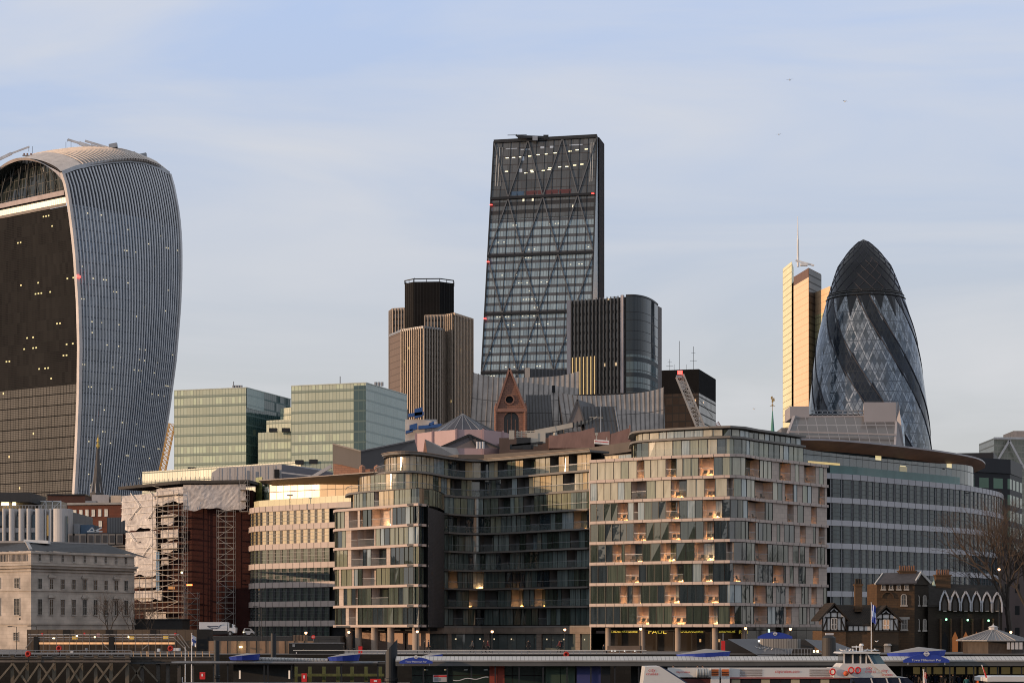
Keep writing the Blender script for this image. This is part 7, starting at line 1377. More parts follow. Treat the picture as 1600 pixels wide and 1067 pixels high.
def lens(name, label, cat, cx, w, yt, yb, D, txt=None, roundel=True, group=None):
    """boat-shaped blue canopy: lens plan, raised, grey top; or an upright blue arched sign"""
    c = W(cx, yb, D); t = Thing(name, label, cat, c, group); hw = w/2/FP*D
    if txt is None:
        top, side = MB(), MB(); n = 16; z0, z1 = Z(yb, D), Z(yt+ (yb-yt)*.45, D); e = [(math.cos(2*math.pi*i/n), math.sin(2*math.pi*i/n)) for i in range(n)]
        P0 = lambda k: Vector((c.x+hw*.9*e[k%n][0], D+2.2+2.0*e[k%n][1], z0)); P1 = lambda k: Vector((c.x+hw*e[k%n][0], D+2.2+2.2*e[k%n][1], z1 + (.35*(e[k%n][0]+1)/2)))
        ap = Vector((c.x+hw*.1, D+2.6, Z(yt, D)+.12))
        for k in range(n): side.face([P0(k), P0(k+1), P1(k+1), P1(k)]); top.face([P1(k), P1(k+1), ap])
        t.part('canopy_side', side, bluep); t.part('canopy_top', top, mat('canopy_grey', (.26, .245, .235), .6, 0, .1))
    else:
        mb = MB(); n = 16; h = (yb-yt)/FP*D; z0 = c.z; pts = [(hw*(2*k/n-1), h*.30+h*.70*(1-(2*k/n-1)**2)) for k in range(n+1)]
        f = [(c.x-hw, z0)] + [(c.x+hw, z0)] + [(c.x+x, z0+z) for x, z in pts[::-1]]; mb.face([(x, D, z) for x, z in f]); mb.face([(x, D+.12, z) for x, z in f[::-1]])
        for a, b in zip(f, f[1:]+f[:1]): mb.face([(a[0], D, a[1]), (b[0], D, b[1]), (b[0], D+.12, b[1]), (a[0], D+.12, a[1])])
        t.part('sign_board', mb, bluep)
        if txt: t.part('lettering', text_mb(txt, h*.38 if len(txt) > 5 else h*.4, (c.x, D, z0+h*.16), (1, 0, 0), depth=.03, sx=hw*1.5/(h*.38*len(txt)*.52)), white, 'white words ' + txt)
        rc = Vector((c.x, D-.02, z0+h*1.02)) if txt else Vector((c.x, D-.02, z0+h*.75)); r = h*.30; rg = MB()
        for i in range(20): a, b = 2*math.pi*i/20, 2*math.pi*(i+1)/20; P = lambda r_, a_, o: rc+Vector((r_*math.cos(a_), -o, r_*math.sin(a_))); rg.face([P(r*.62,a,.05), P(r,a,.05), P(r,b,.05), P(r*.62,b,.05)])
        t.part('roundel', rg, lightc); t.part('roundel_bar', MB().obox(rc-Vector((0,.07,0)), (r*1.15,0,0), (0,.01,0), (0,0,r*.22)), white); t.part('bracket', MB().box(c.x-hw*.8, c.x-hw*.8+.06, D, D+.3, z0-.25, z0).box(c.x+hw*.8, c.x+hw*.8+.06, D, D+.3, z0-.25, z0), greym)
    return t
G_ = 'boat-shaped blue canopies on the pier'
lens('boat_shaped_canopy', 'blue boat-shaped canopy at the far left end of the pier walkway', 'canopy', 378, 50, 1022, 1031, 229, group=G_); lens('boat_shaped_canopy', 'blue boat-shaped canopy between the white tube and the broad pile', 'canopy', 535, 52, 1022, 1032, 229, group=G_); lens('boat_shaped_canopy', 'small blue boat-shaped canopy tucked behind the small pier name sign', 'canopy', 672, 38, 1022, 1032, 224, group=G_)
lens('boat_shaped_canopy', 'large blue boat-shaped canopy above the stern of the white tour boat', 'canopy', 1102, 86, 1015, 1031, 223, group=G_); lens('boat_shaped_canopy', 'large blue boat-shaped canopy behind the big pier name sign, right of the flagpole', 'canopy', 1438, 94, 1012, 1030, 223, group=G_)
lens('pier_name_sign', 'small arched blue sign reading Tower Millennium Pier, near the broad pile', 'sign', 650, 52, 1026, 1036, 221, 'Tower Millennium Pier', group='arched blue pier signs'); lens('pier_name_sign', 'large arched blue sign reading Tower Millennium Pier, at the right', 'sign', 1447.5, 72, 1021, 1034.5, 221, 'Tower Millennium Pier', group='arched blue pier signs'); lens('arched_sign', 'blank arched blue sign with a roundel over the ticket hall', 'sign', 1211, 54, 987, 997, 262, '', group='arched blue pier signs')
# ================================================================ LEFT FOREGROUND
D = 250; t = Thing('timber_jetty', 'old timber jetty on crossed piles with a light railing, bottom left', 'jetty', (X(100, D), D, 0)); tm = mat('wet_timber', (.14, .115, .085), .75, 0, .4, 1.5); tm2 = mat('pale_beam', (.13, .11, .095), .7, 0, .3); ps = [-4, 20, 43, 62, 85, 106.5, 127.5, 150, 174, 199]; tp_ = mat('pile_dark', (.07, .06, .052), .75, 0, .4, 1.5)
for p in ps: x = X(p, D); t.part('pile', MB().box(x-.22, x+.22, D-.2, D+.2, -1, Z(1024, D)), tm); t.part('pile_cap', MB().box(x-.3, x+.3, D-.3, D+.3, Z(1024, D), Z(1022.8, D)), tp_)
t.part('beam', MB().box(X(-10, D), X(205, D), D-.42, D-.22, Z(1034, D), Z(1031, D)), tm2); t.part('beam', MB().box(X(-10, D), X(205, D), D-.4, D-.22, Z(1029, D), Z(1026.5, D)), tp_); t.part('deck', MB().box(X(-10, D), X(330, D), D+.3, D+5, Z(1028, D), Z(1025.5, D)), tp_)
for i, (a, b) in enumerate(zip(ps, ps[1:])):
    if i % 2: t.part('brace', MB().bar(W(a, 1036, D-.35), W(b, 1068, D-.35), .24), tm); t.part('brace', MB().bar(W(b, 1036, D-.5), W(a, 1068, D-.5), .24), tm)
    else: t.part('brace', MB().bar(W(a, 1064, D-.35), W(b, 1036, D-.35), .22), tm)
mb = MB(); 
for p in range(-6, 206, 10): mb.bar(W(p, 1025, D+.1), W(p+1.2, 1015.5, D+.1), .05)
mb.bar(W(-10, 1015.5, D+.1), W(205, 1015.5, D+.1), .07).bar(W(-10, 1020, D+.1), W(205, 1020, D+.1), .04).bar(W(205, 1025, D+.1), W(205, 1015.5, D+.1), .08); t.part('railing', mb, greym)
for p in (222, 247, 262, 280, 300): x = X(p, D+1); t.part('rear_pile', MB().box(x-.22, x+.22, D+1, D+1.4, -1, Z(1035, D)), tp_)
for a, b in ((205, 222), (222, 205), (247, 222)): t.part('rear_brace', MB().bar(W(a, 1064, D+.9), W(b, 1038, D+.9), .2), tm)
t.part('rear_beam', MB().box(X(199, D), X(330, D), D+.6, D+.95, Z(1037, D), Z(1033, D)), mat('steel_edge', (.05, .05, .052), .5)); t.part('rear_beam', MB().box(X(199, D), X(330, D), D+.5, D+4, Z(1033, D), Z(1028, D)), tp_)
mb = MB()
for i, p in enumerate((209, 221, 230, 232, 243, 251, 262, 273, 284, 295, 306, 317, 328)): mb.bar(W(p, 1028, D+.4), W(p-1, 1017, D+.4), .09)
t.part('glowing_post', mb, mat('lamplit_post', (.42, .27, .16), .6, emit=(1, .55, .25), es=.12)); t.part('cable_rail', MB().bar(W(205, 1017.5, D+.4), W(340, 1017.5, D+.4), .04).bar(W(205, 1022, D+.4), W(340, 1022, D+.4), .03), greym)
# scaffold landing with lit edges and hoarding
D = 284; t = Thing('site_landing', 'brown hoarding with a scaffold landing lit by long warm strips, above the timber jetty', 'hoarding', (X(180, D), D, 6)); hb = grid('hoarding_boards', 1.2, 9, .05, 0, (.085, .06, .042), (.11, .08, .055), (.04, .03, .025), jit=0, ior=1.4, rough=.7)
t.part('hoarding', MB().box(X(38, D), X(308, D), D+1.5, D+1.7, 6, Z(983, D)), hb); t.part('dark_bay', MB().box(X(306, D), X(326, D), D+1, D+4, 6, Z(982.5, D)), black)
for a, b in ((95, 106), (162, 173), (232, 241)): t.part('dark_bay', MB().box(X(a, D), X(b, D), D+1.35, D+1.49, Z(992, D), Z(983.5, D)), black)
for a, b in ((54, 61), (171, 179)): t.part('dark_post', MB().box(X(a, D), X(b, D), D-.6, D+.4, 6, Z(994, D)), black)
warms = mat('lit_deck_edge', (.6, .36, .2), .6, emit=(1, .50, .22), es=.55); t.part('lit_deck_edge', MB().box(X(62, D), X(171, D), D-.3, D, Z(1006, D), Z(1003, D)).box(X(179.5, D), X(273, D), D-.3, D, Z(1006, D), Z(1003, D)), warms)
for y in (991, 995.5, 999): t.part('guard_rail', MB().bar(W(44, y, D-.4), W(280 if y < 992 else 272, y, D-.4), .07 if y > 992 else .10), lightc if y < 996 else greym)
mb = MB()
for i in range(23): mb.bar(W(47+10.3*i, 1019, D-.45), W(47+10.3*i, 990, D-.45), .06)
for a, b in (((40, 1012), (50, 1000)), ((272, 996), (292, 1016)), ((275, 990), (290, 1010)), ((282, 992), (296, 1012)), ((222, 1014), (232, 1006)), ((160, 1004), (170, 1014))): mb.bar(W(*a, D-.5), W(*b, D-.5), .12)
t.part('scaffold', mb, mat('scaffold_grey', (.22, .20, .18), .5, .3))
for x, y, w, m in ((84, 996.5, 3, yel_glow), (120, 993, 2.4, yel_glow), (148, 995, 2, yel_glow), (201, 995, 2, yel_glow), (206, 996, 7, mat('amber_item', (.5, .3, .05), .6, emit=(1, .6, .1), es=.3)), (259, 995.5, 8, bpy.data.materials['amber_item']), (117, 996, 8, bpy.data.materials['amber_item']), (66, 990.5, 2.4, redp), (132, 990, 2.4, redp), (153.5, 991.5, 5, mat('pink_sign', (.6, .3, .3), .6)), (274, 990.5, 3, redp), (248, 1015, 5, white), (200.5, 993, 2, white), (275, 1014, 14, white), (112, 1019, 4, white), (135, 1014, 4, greym)):
    t.part('work_light' if m is yel_glow else 'site_item', MB().obox(W(x, y, D-.2), (w/2/FP*D, 0, 0), (0, .1, 0), (0, 0, .09 if m is yel_glow else .2)), m)
for x, y, D_, l in ((92.3, 1012.5, 262, 'orange-red lifebuoy on a post before the lit landing, left'), (44, 1021, 249, 'dark red lifebuoy case on the jetty railing, far left'), (266.5, 1012.5, 262, 'red lifebuoy case at the right end of the lit landing'), (885, 1022, 262, 'red lifebuoy on the quay railing below the middle of the flats')):
    c = W(x, y, D_); k_ = Thing('lifebuoy', l, 'lifebuoy', c, 'lifebuoys along the quay'); r = .27; mb = MB()
    for i in range(20):
        for j in range(8):
            P = lambda i, j: c+Vector(((r+.10*math.cos(2*math.pi*j/8))*math.cos(2*math.pi*i/20), .10*math.sin(2*math.pi*j/8), (r+.13*math.cos(2*math.pi*j/8))*math.sin(2*math.pi*i/20))); mb.face([P(i,j), P(i+1,j), P(i+1,j+1), P(i,j+1)])
    k_.part('ring', mb, mat('buoy_red', (.42, .03, .02), .6), smooth=True); k_.part('housing', MB().lathe([(.36, 0), (.36, .02)], (0, 0, 0), 4) if 0 else MB().obox(c+Vector((0, .1, 0)), (.24,0,0), (0,.02,0), (0,0,.24)), mat('buoy_back', (.35, .02, .02), .6)); k_.part('post', MB().box(c.x-.04, c.x+.04, c.y+.14, c.y+.22, c.z-1.0, c.z), darkm)
# brick-coloured hoarding, container
D = 272; t = Thing('fence', 'long warm-lit brown panel fence left of the flats', 'fence', (X(400, D), D, 6)); pan = mat('warm_panel', (.30, .19, .12), .8, 0, .2, 1)
for i in range(11): a, b = 326+15*i, 340+15*i; t.part('panel', MB().box(X(a, D), X(b, D), D, D+.1, 6-.2, Z(1001, D)), pan); t.part('post', MB().box(X(b, D), X(b+1, D), D-.1, D+.1, 5.8, Z(1000.5, D)), darkm)
t.part('lamp', MB().tube(W(376, 1011.5, D-.5), W(376, 1009, D-.5), .2, .2, 10), glow('floodlight', (1, .9, .5), 6)); 
c = W(467, 998, D+3); t = Thing('brick_kiosk', 'small brown panelled box standing above the black container', 'site box', c); t.part('box', MB().box(X(457, D+3), X(478, D+3), D+3, D+5, 6, Z(992, D+3)), pan); mb = MB()
for k in range(5): mb.box(X(457+5.2*k, D+3)-.04, X(457+5.2*k, D+3)+.04, D+2.9, D+3, 6, Z(992, D+3))
t.part('batten', mb, darkm)
D = 268; t = Thing('black_container', 'long black steel container on the quay beside the left wing of the flats', 'container', (X(495, D), D+1, 6)); t.part('body', MB().box(X(451.5, D), X(536, D), D, D+2.5, 5.0, Z(1004.5, D)), mat('container_black', (.012, .012, .012), .5)); t.part('roof_lip', MB().box(X(451, D), X(536.5, D), D-.1, D+2.6, Z(1004.5, D), Z(1003.8, D)), greym); t.part('plate', MB().box(X(457, D), X(461, D), D-.05, D-.01, Z(1010, D), Z(1006, D)), greym); t.part('plate', MB().box(X(462.5, D), X(464, D), D-.05, D-.01, Z(1021, D), Z(1018, D)), lightc)
# quay railing
D = 263; t = Thing('quay_railing', 'thin pale railing along the quay in front of the flats', 'railing', (X(850, D), D, 6)); mb = MB().bar((X(458, D), D, Z(1015.5, D)), (X(1010, D), D, Z(1015.5, D)), .09).bar((X(540, D), D, 6.1), (X(1010, D), D, 6.1), .05); t.part('top_rail', mb, mat('rail_pale', (.55, .53, .5), .4)); 
for i in range(52): x = X(545+9*i, D); t.part('post', MB().box(x-.03, x+.03, D-.03, D+.03, 5.9, Z(1015.8, D)), greym)
# cafe screen and terrace wall
D = 280; t = Thing('cafe_screen', 'low brown windbreak screen with small lights in front of the shops', 'screen', (X(975, D), D, 6)); t.part('screen', MB().box(X(949, D), X(1003, D), D, D+.1, 6, 6.95), mat('screen_brown', (.16, .115, .085), .7))
for x in (956, 961, 976, 992): t.part('marker_light', MB().obox(W(x, 1016, D-.15), (.07,0,0), (0,.05,0), (0,0,.07)), glow('marker', (1, 1, .95), 2))
# totem
c = W(1130, 1007, 266); t = Thing('red_totem', 'tall red information totem near the ticket hall', 'sign', (c.x, c.y, 6)); t.part('panel', MB().box(c.x-.25, c.x+.25, c.y, c.y+.12, 6.3, Z(1000.5, 266)), redp); t.part('post', MB().box(c.x-.05, c.x+.05, c.y+.13, c.y+.2, 6, Z(989, 266)), greym)
c = W(563, 1022, 266); t = Thing('red_bin', 'small red box on the quay between the container and the broad pile', 'box', (c.x, c.y, 6)); t.part('body', MB().box(c.x-.25, c.x+.25, c.y, c.y+.3, 6, 7.0), redp); t.part('lid', MB().box(c.x-.28, c.x+.28, c.y-.03, c.y+.33, 7.0, 7.06), darkm)
# no-entry style sign
c = W(489.5, 994.5, 275); t = Thing('road_sign', 'round red road sign with a white bar near the banded office', 'road sign', (c.x, c.y, 6)); t.part('disc', MB().tube(c, c+Vector((0, .04, 0)), .26, .26, 20), redp); t.part('bar', MB().box(c.x-.17, c.x+.17, c.y-.02, c.y-.005, c.z-.04, c.z+.04), white); t.part('pole', MB().box(c.x-.03, c.x+.03, c.y+.05, c.y+.11, 6, c.z), greym)
# lamp posts
def lamp_post(x, y, D, lab):
    g_ = W(x, y, D); t = Thing('street_lamp', lab, 'street lamp', (g_.x, g_.y, 6), 'globe lamps along the quay'); t.part('post', MB().tube((g_.x, g_.y, 6), (g_.x, g_.y, g_.z-.2), .07, .05, 8), darkm); t.part('globe', MB().lathe([(0.02, -.2), (.13, -.15), (.18, 0), (.13, .12), (0, .2)], g_, 12), glow('globe_glow', (1, .52, .25), 5) if 'globe_glow' not in bpy.data.materials else bpy.data.materials['globe_glow']); t.part('cap', MB().lathe([(.2, .1), (.05, .28), (0, .34)], g_, 10), darkm)
for x, y, l in ((478, 988, 'lit globe lamp beside the small brown panelled box'), (545, 987, 'lit globe lamp at the left end of the ground-floor columns'), (652, 986, 'lit globe lamp where the left wing meets the stone fascia'), (769, 986, 'lit globe lamp before the middle shop windows'), (882.5, 983, 'lit globe lamp just above the red lifebuoy'), (1001, 982, 'lit globe lamp left of the gold PAUL lettering'), (1165, 981, 'lit globe lamp over the last gold shop letters'), (1235, 982, 'lit globe lamp right of the roundel sign'), (1579.5, 987, 'lit globe lamp behind the octagonal kiosk'), (1561, 889, 'orange lamp glowing high in the bare trees')): lamp_post(x, y, 274 if x < 1400 else 282, l)
def plain_lamp(x, y, D, lab): g_ = W(x, y, D); t = Thing('street_lamp', lab, 'street lamp', (g_.x, g_.y, 6), 'unlit street lamps'); t.part('post', MB().tube((g_.x, g_.y, 6), g_, .06, .045, 8), darkm); t.part('arm', MB().bar(g_, g_+Vector((-.9, 0, .1)), .06), darkm); t.part('head', MB().obox(g_+Vector((-1.0, 0, .06)), (.3,0,0), (0,.12,0), (0,0,.07)), darkm)
plain_lamp(409, 948, 300, 'unlit dark street lamp in front of the banded office, left'); plain_lamp(26, 979, 300, 'unlit street lamp before the pale end of the neoclassical building'); plain_lamp(57, 978, 300, 'unlit street lamp before the shaded corner of the neoclassical building')
# flags
def flagpole(x, y0, y1, D, lab, cloth=None, fx=8, fh=16):
    b, tp = W(x, y0, D), W(x, y1, D); t = Thing('flagpole', lab, 'flagpole', b); t.part('pole', MB().tube(b, tp, .07, .04, 8), white); t.part('truck', MB().tube(tp, tp+UP*.12, .08, .08, 8), lightc)
    if cloth:
        f = MB(); s = D/FP; n = 6; G = lambda i, j: tp+Vector((s*fx*i/n, .12*math.sin(i*1.4+j*.5), -s*(fh*j/n) - s*1 - s*fx*.55*(i/n)*(1+.3*math.sin(j))))
        for i in range(n):
            for j in range(n): f.m = 1 if len(cloth) > 1 and (i in (2,) or j in (2, 3)) else 0; f.face([G(i,j), G(i+1,j), G(i+1,j+1), G(i,j+1)])
        t.part('flag', f, cloth, smooth=False)
flagpole(299.5, 1075, 990, 240, 'white flagpole with a limp white and blue flag by the jetty', [white, mat('flag_blue', (.08, .12, .35), .7)], 7, 16); flagpole(289.5, 1075, 1012, 238, 'bare white pole left of the flagpole by the jetty'); flagpole(1361.5, 1025, 942, 262, 'tall white flagpole with a hanging blue flag before the timber-framed house', [bluep, mat('flag_pale', (.4, .5, .75), .7)], 7, 28)
flagpole(1443, 1085, 1047, 196, 'short pole with a red ensign below the big pier sign', [redp, mat('ensign_white', (.6, .5, .5), .7)], 5, 26)
# ================================================================ TRUCK AND CAR
t = Thing('ramp', 'dark sloping road ramp with railings under the white lorry', 'ramp', (X(400, 318), 318, 6)); rz = Z(993.5, 318); t.part('road', MB().prism([(X(290, 318), 312), (X(535, 318), 314), (X(535, 330), 338), (X(290, 330), 338)], 6, rz), mat('ramp_dark', (.05, .05, .05), .8)); mb = MB()
for i in range(17): mb.bar(W(370+8*i, 996+.5*i, 311), W(370+8*i, 990+.5*i, 311), .05)
mb.bar(W(325, 990, 311), W(530, 999, 311), .06); t.part('railing', mb, darkm)
D = 320; L0, L1 = X(311, D), X(355, D); z0 = rz; t = Thing('lorry', 'white box lorry with a dark swoosh on its side, parked by the brick building', 'lorry', ((L0+X(368, D))/2, D+1, z0)); zb, zt = z0+.85, Z(971.5, D); t.part('cargo_box', MB().box(L0, L1, D, D+2.3, zb, zt), mat('lorry_white', (.60, .61, .64), .45, 0, .04)); xa, xb = L1+.08, X(367.5, D)
cabm = bpy.data.materials['lorry_white']; cb_ = MB(); prof = [(xa, z0+.5), (xb, z0+.5), (xb+.05, z0+1.3), (xb-.35, Z(976, D)), (xb-.75, Z(974.5, D)), (xa, Z(973.5, D))]; cb_.face([(x, D+.05, z) for x, z in prof]); cb_.face([(x, D+2.25, z) for x, z in prof[::-1]])
for a, b in zip(prof, prof[1:]+prof[:1]): cb_.face([(a[0], D+.05, a[1]), (b[0], D+.05, b[1]), (b[0], D+2.25, b[1]), (a[0], D+2.25, a[1])])
cab = t.part('cab', cb_, cabm); t.part('side_window', MB().box(xa+.25, xb-.5, D+.01, D+.05, z0+1.35, z0+1.95), black, parent=cab); t.part('windscreen', MB().face([(xb+.06, D+.2, z0+1.35), (xb+.06, D+2.1, z0+1.35), (xb-.32, D+2.1, Z(976.5, D)), (xb-.32, D+.2, Z(976.5, D))]), black, parent=cab)
t.part('chassis', MB().box(L0+.2, xb-.2, D+.2, D+2.1, z0+.4, zb), darkm)
for x in (L0+1.0, xb-.8): 
    w_ = t.part('wheel', MB().tube((x, D-.02, z0+.42), (x, D+.3, z0+.42), .42, .42, 16), mat('tyre', (.02, .02, .02), .8)); t.part('hub', MB().tube((x, D-.05, z0+.42), (x, D-.03, z0+.42), .2, .2, 10), greym, parent=w_)
sw = MB(); pts = [W(324+22*k/10, 979.5 - 3.5*math.sin(math.pi*(.15-.0)) + 3.5*math.sin(math.pi*k/10)+(-2.2 if k > 8 else 0), D-.03) for k in range(11)]
for a, b in zip(pts, pts[1:]): sw.bar(a, b, .03, .10)
t.part('swoosh', sw, mat('swoosh_grey', (.09, .10, .14), .6)); t.part('side_lettering', MB().box(X(324, D), X(341, D), D-.03, D-.01, Z(978.8, D), Z(977.2, D)), bpy.data.materials['swoosh_grey']); t.part('headlight', MB().box(xb-.1, xb+.06, D+.1, D+.4, z0+.75, z0+.95), lightc)
D = 318; c = W(388, 990, D); t = Thing('parked_car', 'small pale car nose just showing beside the banded office', 'car', (c.x, c.y, rz)); body = [(-1.0, .25), (1.0, .25), (1.05, .6), (.7, .8), (.3, 1.2), (-.8, 1.25), (-1.05, .8)]; mb = MB(); mb.face([(c.x+x*.8, D, rz+z) for x, z in body]); mb.face([(c.x+x*.8, D+1.6, rz+z) for x, z in body[::-1]])
for a, b in zip(body, body[1:]+body[:1]): mb.face([(c.x+a[0]*.8, D, rz+a[1]), (c.x+b[0]*.8, D, rz+b[1]), (c.x+b[0]*.8, D+1.6, rz+b[1]), (c.x+a[0]*.8, D+1.6, rz+a[1])])
t.part('body', mb, mat('car_silver', (.45, .46, .48), .3, .3)); t.part('window', MB().face([(c.x-.55, D-.01, rz+.82), (c.x+.4, D-.01, rz+.82), (c.x+.2, D-.01, rz+1.15), (c.x-.5, D-.01, rz+1.18)]), black)
for x in (-.55, .55): t.part('wheel', MB().tube((c.x+x, D-.03, rz+.28), (c.x+x, D+.2, rz+.28), .28, .28, 14), bpy.data.materials['tyre'])
t.part('headlight', MB().obox((c.x-.75, D-.02, rz+.62), (.07,0,0), (0,.03,0), (0,0,.05)), yel_glow)
# ================================================================ TOUR BOATS
D = 196; hullw = mat('boat_white', (.62, .61, .60), .35, 0, .05); t = Thing('tour_boat', 'white river tour boat with red lettering and a raised wheelhouse, in front of the pier', 'boat', (X(1200, D), D+3, 0))
def slab(pts, D0, D1, m, name, label=None, parent=None):
    mb = MB(); a = [W(x, y, D) for x, y in pts]; f = lambda p, d: Vector((p.x, d, p.z)); mb.face([f(p, D0) for p in a]); mb.face([f(p, D1) for p in a[::-1]])
    for p, q in zip(a, a[1:]+a[:1]): mb.face([f(p, D0), f(p, D1), f(q, D1), f(q, D0)])
    return t.part(name, mb, m, label, parent)
slab([(1000, 1085), (1000, 1100), (1420, 1100), (1445, 1075), (1440, 1072), (1100, 1072)], D-.4, D+6, mat('hull_blue', (.02, .03, .08), .4), 'hull')
slab([(1004, 1073), (1082, 1073), (1031, 1040.5), (1008, 1041)], D, D+5, hullw, 'stern_fin'); slab([(1044, 1057.5), (1312, 1057.5), (1312, 1042.5), (1044, 1042.5)], D+.5, D+.62, hullw, 'upper_side_panel'); slab([(1040, 1072), (1330, 1072), (1330, 1060), (1060, 1060)], D+.6, D+5, mat('cabin_red_dark', (.08, .02, .018), .5), 'lower_cabin')
t.part('red_stripe', MB().box(X(1140, D), X(1330, D), D+.35, D+.55, Z(1060, D), Z(1057.5, D)), mat('stripe_red', (.30, .09, .08), .5))
for i in range(12): a = 1144+15.5*i; t.part('cabin_window', MB().box(X(a, D), X(a+13.5, D), D+.5, D+.59, Z(1071, D), Z(1061, D)), black if i % 3 else mat('cream_cabin', (.4, .34, .22), .6))
slab([(1303, 1058), (1420, 1058), (1403, 1057), (1364, 1036), (1318, 1036), (1312, 1042.5), (1303, 1043)], D+.2, D+4.5, hullw, 'wheelhouse_base'); slab([(1345, 1075), (1440, 1075), (1418, 1058.2), (1330, 1058.2)], D+.1, D+4.8, mat('bow_glass', (.02, .025, .045), .12), 'bow_windows')
for a in (1364, 1388, 1408): slab([(a, 1072), (a+2, 1072), (a-2, 1059), (a-4, 1059)], D, D+.08, hullw, 'window_pillar')
slab([(1313, 1020.5), (1374, 1020.5), (1376, 1018.5), (1360, 1017.5), (1316, 1018)], D-.1, D+4.6, hullw, 'wheelhouse_roof'); slab([(1320, 1036), (1364, 1036), (1355, 1020.8), (1320, 1020.8)], D+.6, D+4.2, mat('wheelhouse_glass', (.05, .055, .06), .08, 0, .3, 1), 'wheelhouse_glazing'); slab([(1366, 1036.5), (1384, 1036.5), (1374, 1020.8), (1357, 1020.8)], D+.3, D+4, mat('windscreen_blue', (.10, .17, .22), .06), 'windscreen')
for a in (1319.5, 1333, 1345, 1354): slab([(a, 1037), (a+2, 1037), (a+2, 1020.6), (a, 1020.6)], D+.45, D+.6, hullw, 'window_pillar')
slab([(1364, 1036.6), (1366, 1036.6), (1357, 1020.6), (1355, 1020.6)], D+.2, D+.6, hullw, 'window_pillar')
slab([(1384, 1036.6), (1362, 1036.6), (1388, 1057.5), (1403, 1057.5)], D+.05, D+.2, hullw, 'bow_slope')
redt = mat('red_lettering', (.55, .03, .04), .5)
for txt, x, y, w, h in (('city', 1018.5, 1048.5, 11, 6.5), ('cruises', 1019, 1054, 19, 5.5), ('citycruises', 1067, 1050.5, 22, 4), ('citycruises.com', 1230, 1050.5, 38, 6.5), ('city', 1358, 1045, 10, 6), ('cruises', 1360, 1050, 17, 5.5), ('city', 1382, 1049, 10, 6), ('cruises', 1386, 1055, 17, 5.5)):
    sz = h/FP*D; d0 = D-.03 if x < 1040 else D+.46 if x < 1300 else D+.02; p = W(x, y, d0); mb = text_mb(txt, sz*1.1, p, (1, 0, 0), depth=.02); xs = [v.x for v in mb.v]; k = (w/FP*D)/(max(xs)-min(xs)); t.part('lettering', text_mb(txt, sz*1.1, p, (1, 0, 0), depth=.02, sx=k), redt, 'red words ' + txt)
t.part('life_raft', MB().tube(W(1088, 1051, D), W(1107, 1051, D), .42, .42, 16), mat('raft_shell', (.45, .44, .42), .5)); mb = MB()
for x in (1091, 1095, 1100, 1104): mb.tube(W(x-.3, 1051, D), W(x+.3, 1051, D), .45, .45, 16)
t.part('raft_strap', mb, darkm)
lj = mat('orange_jackets', (.55, .13, .03), .7)
for x in (1111, 1127): slab([(x, 1073), (x+13.5, 1073), (x+13.5, 1043), (x, 1043)], D+.2, D+.5, hullw, 'locker'); t.part('jacket_stack', MB().box(X(x+1, D), X(x+12, D), D+.1, D+.19, Z(1055, D), Z(1045, D)), lj); t.part('locker_bar', MB().box(X(x+1, D), X(x+12, D), D+.06, D+.1, Z(1050, D), Z(1049, D)).box(X(x+1, D), X(x+12, D), D+.06, D+.1, Z(1053, D), Z(1052.4, D)), darkm)
for a, b in ((1157, 1192), (1266, 1298)): 
    for k in range(4): t.part('vent_slot', MB().box(X(a, D), X(b, D), D+.45, D+.49, Z(1046.6+3*k, D), Z(1045.6+3*k, D)), mat('slot_dark', (.10, .06, .055), .5) if 'slot_dark' not in bpy.data.materials else bpy.data.materials['slot_dark'])
def ring(x, y, r=.24):
    c = W(x, y, D-.02); mb = MB()
    for i in range(16):
        for j in range(6): P = lambda i, j: c+Vector(((r+.065*math.cos(2*math.pi*j/6))*math.cos(2*math.pi*i/16), .065*math.sin(2*math.pi*j/6), (r+.065*math.cos(2*math.pi*j/6))*math.sin(2*math.pi*i/16)*1.15)); mb.face([P(i,j), P(i+1,j), P(i+1,j+1), P(i,j+1)])
    t.part('life_ring', mb, redp, smooth=True)
ring(1301, 1049); ring(1330, 1046.5); ring(1340.5, 1046.5); t.part('fender', MB().lathe([(0, -.26), (.2, -.18), (.28, 0), (.2, .18), (0, .26)], W(1322, 1051.5, D-.2), 14), mat('fender_orange', (.5, .09, .03), .6), smooth=True)
mb = MB().bar(W(1044, 1041.3, D+.6), W(1312, 1041.3, D+.6), .04).bar(W(1030, 1041, D+4), W(1312, 1039, D+4.5), .05); 
for x in range(1050, 1312, 18): mb.bar(W(x, 1042.5, D+.6), W(x, 1041, D+.6), .03)
t.part('deck_rail', mb, darkm); t.part('upper_deck', MB().box(X(1044, D), X(1312, D), D+.62, D+5, Z(1056, D), Z(1055, D)), darkm); t.part('engine_flap', MB().face([W(1031, 1040, D+.05), W(1044, 1046, D+.05), W(1085, 1073, D+.05), W(1076, 1073, D+.05)]), mat('flap_blue', (.05, .07, .12), .4)); t.part('radar_mast', MB().bar(W(1338, 1018, D+2), W(1338, 1008, D+2), .07).bar(W(1331, 1010, D+2), W(1345, 1010, D+2), .1).bar(W(1347, 1018, D+2), W(1347, 1013, D+2), .05), white)
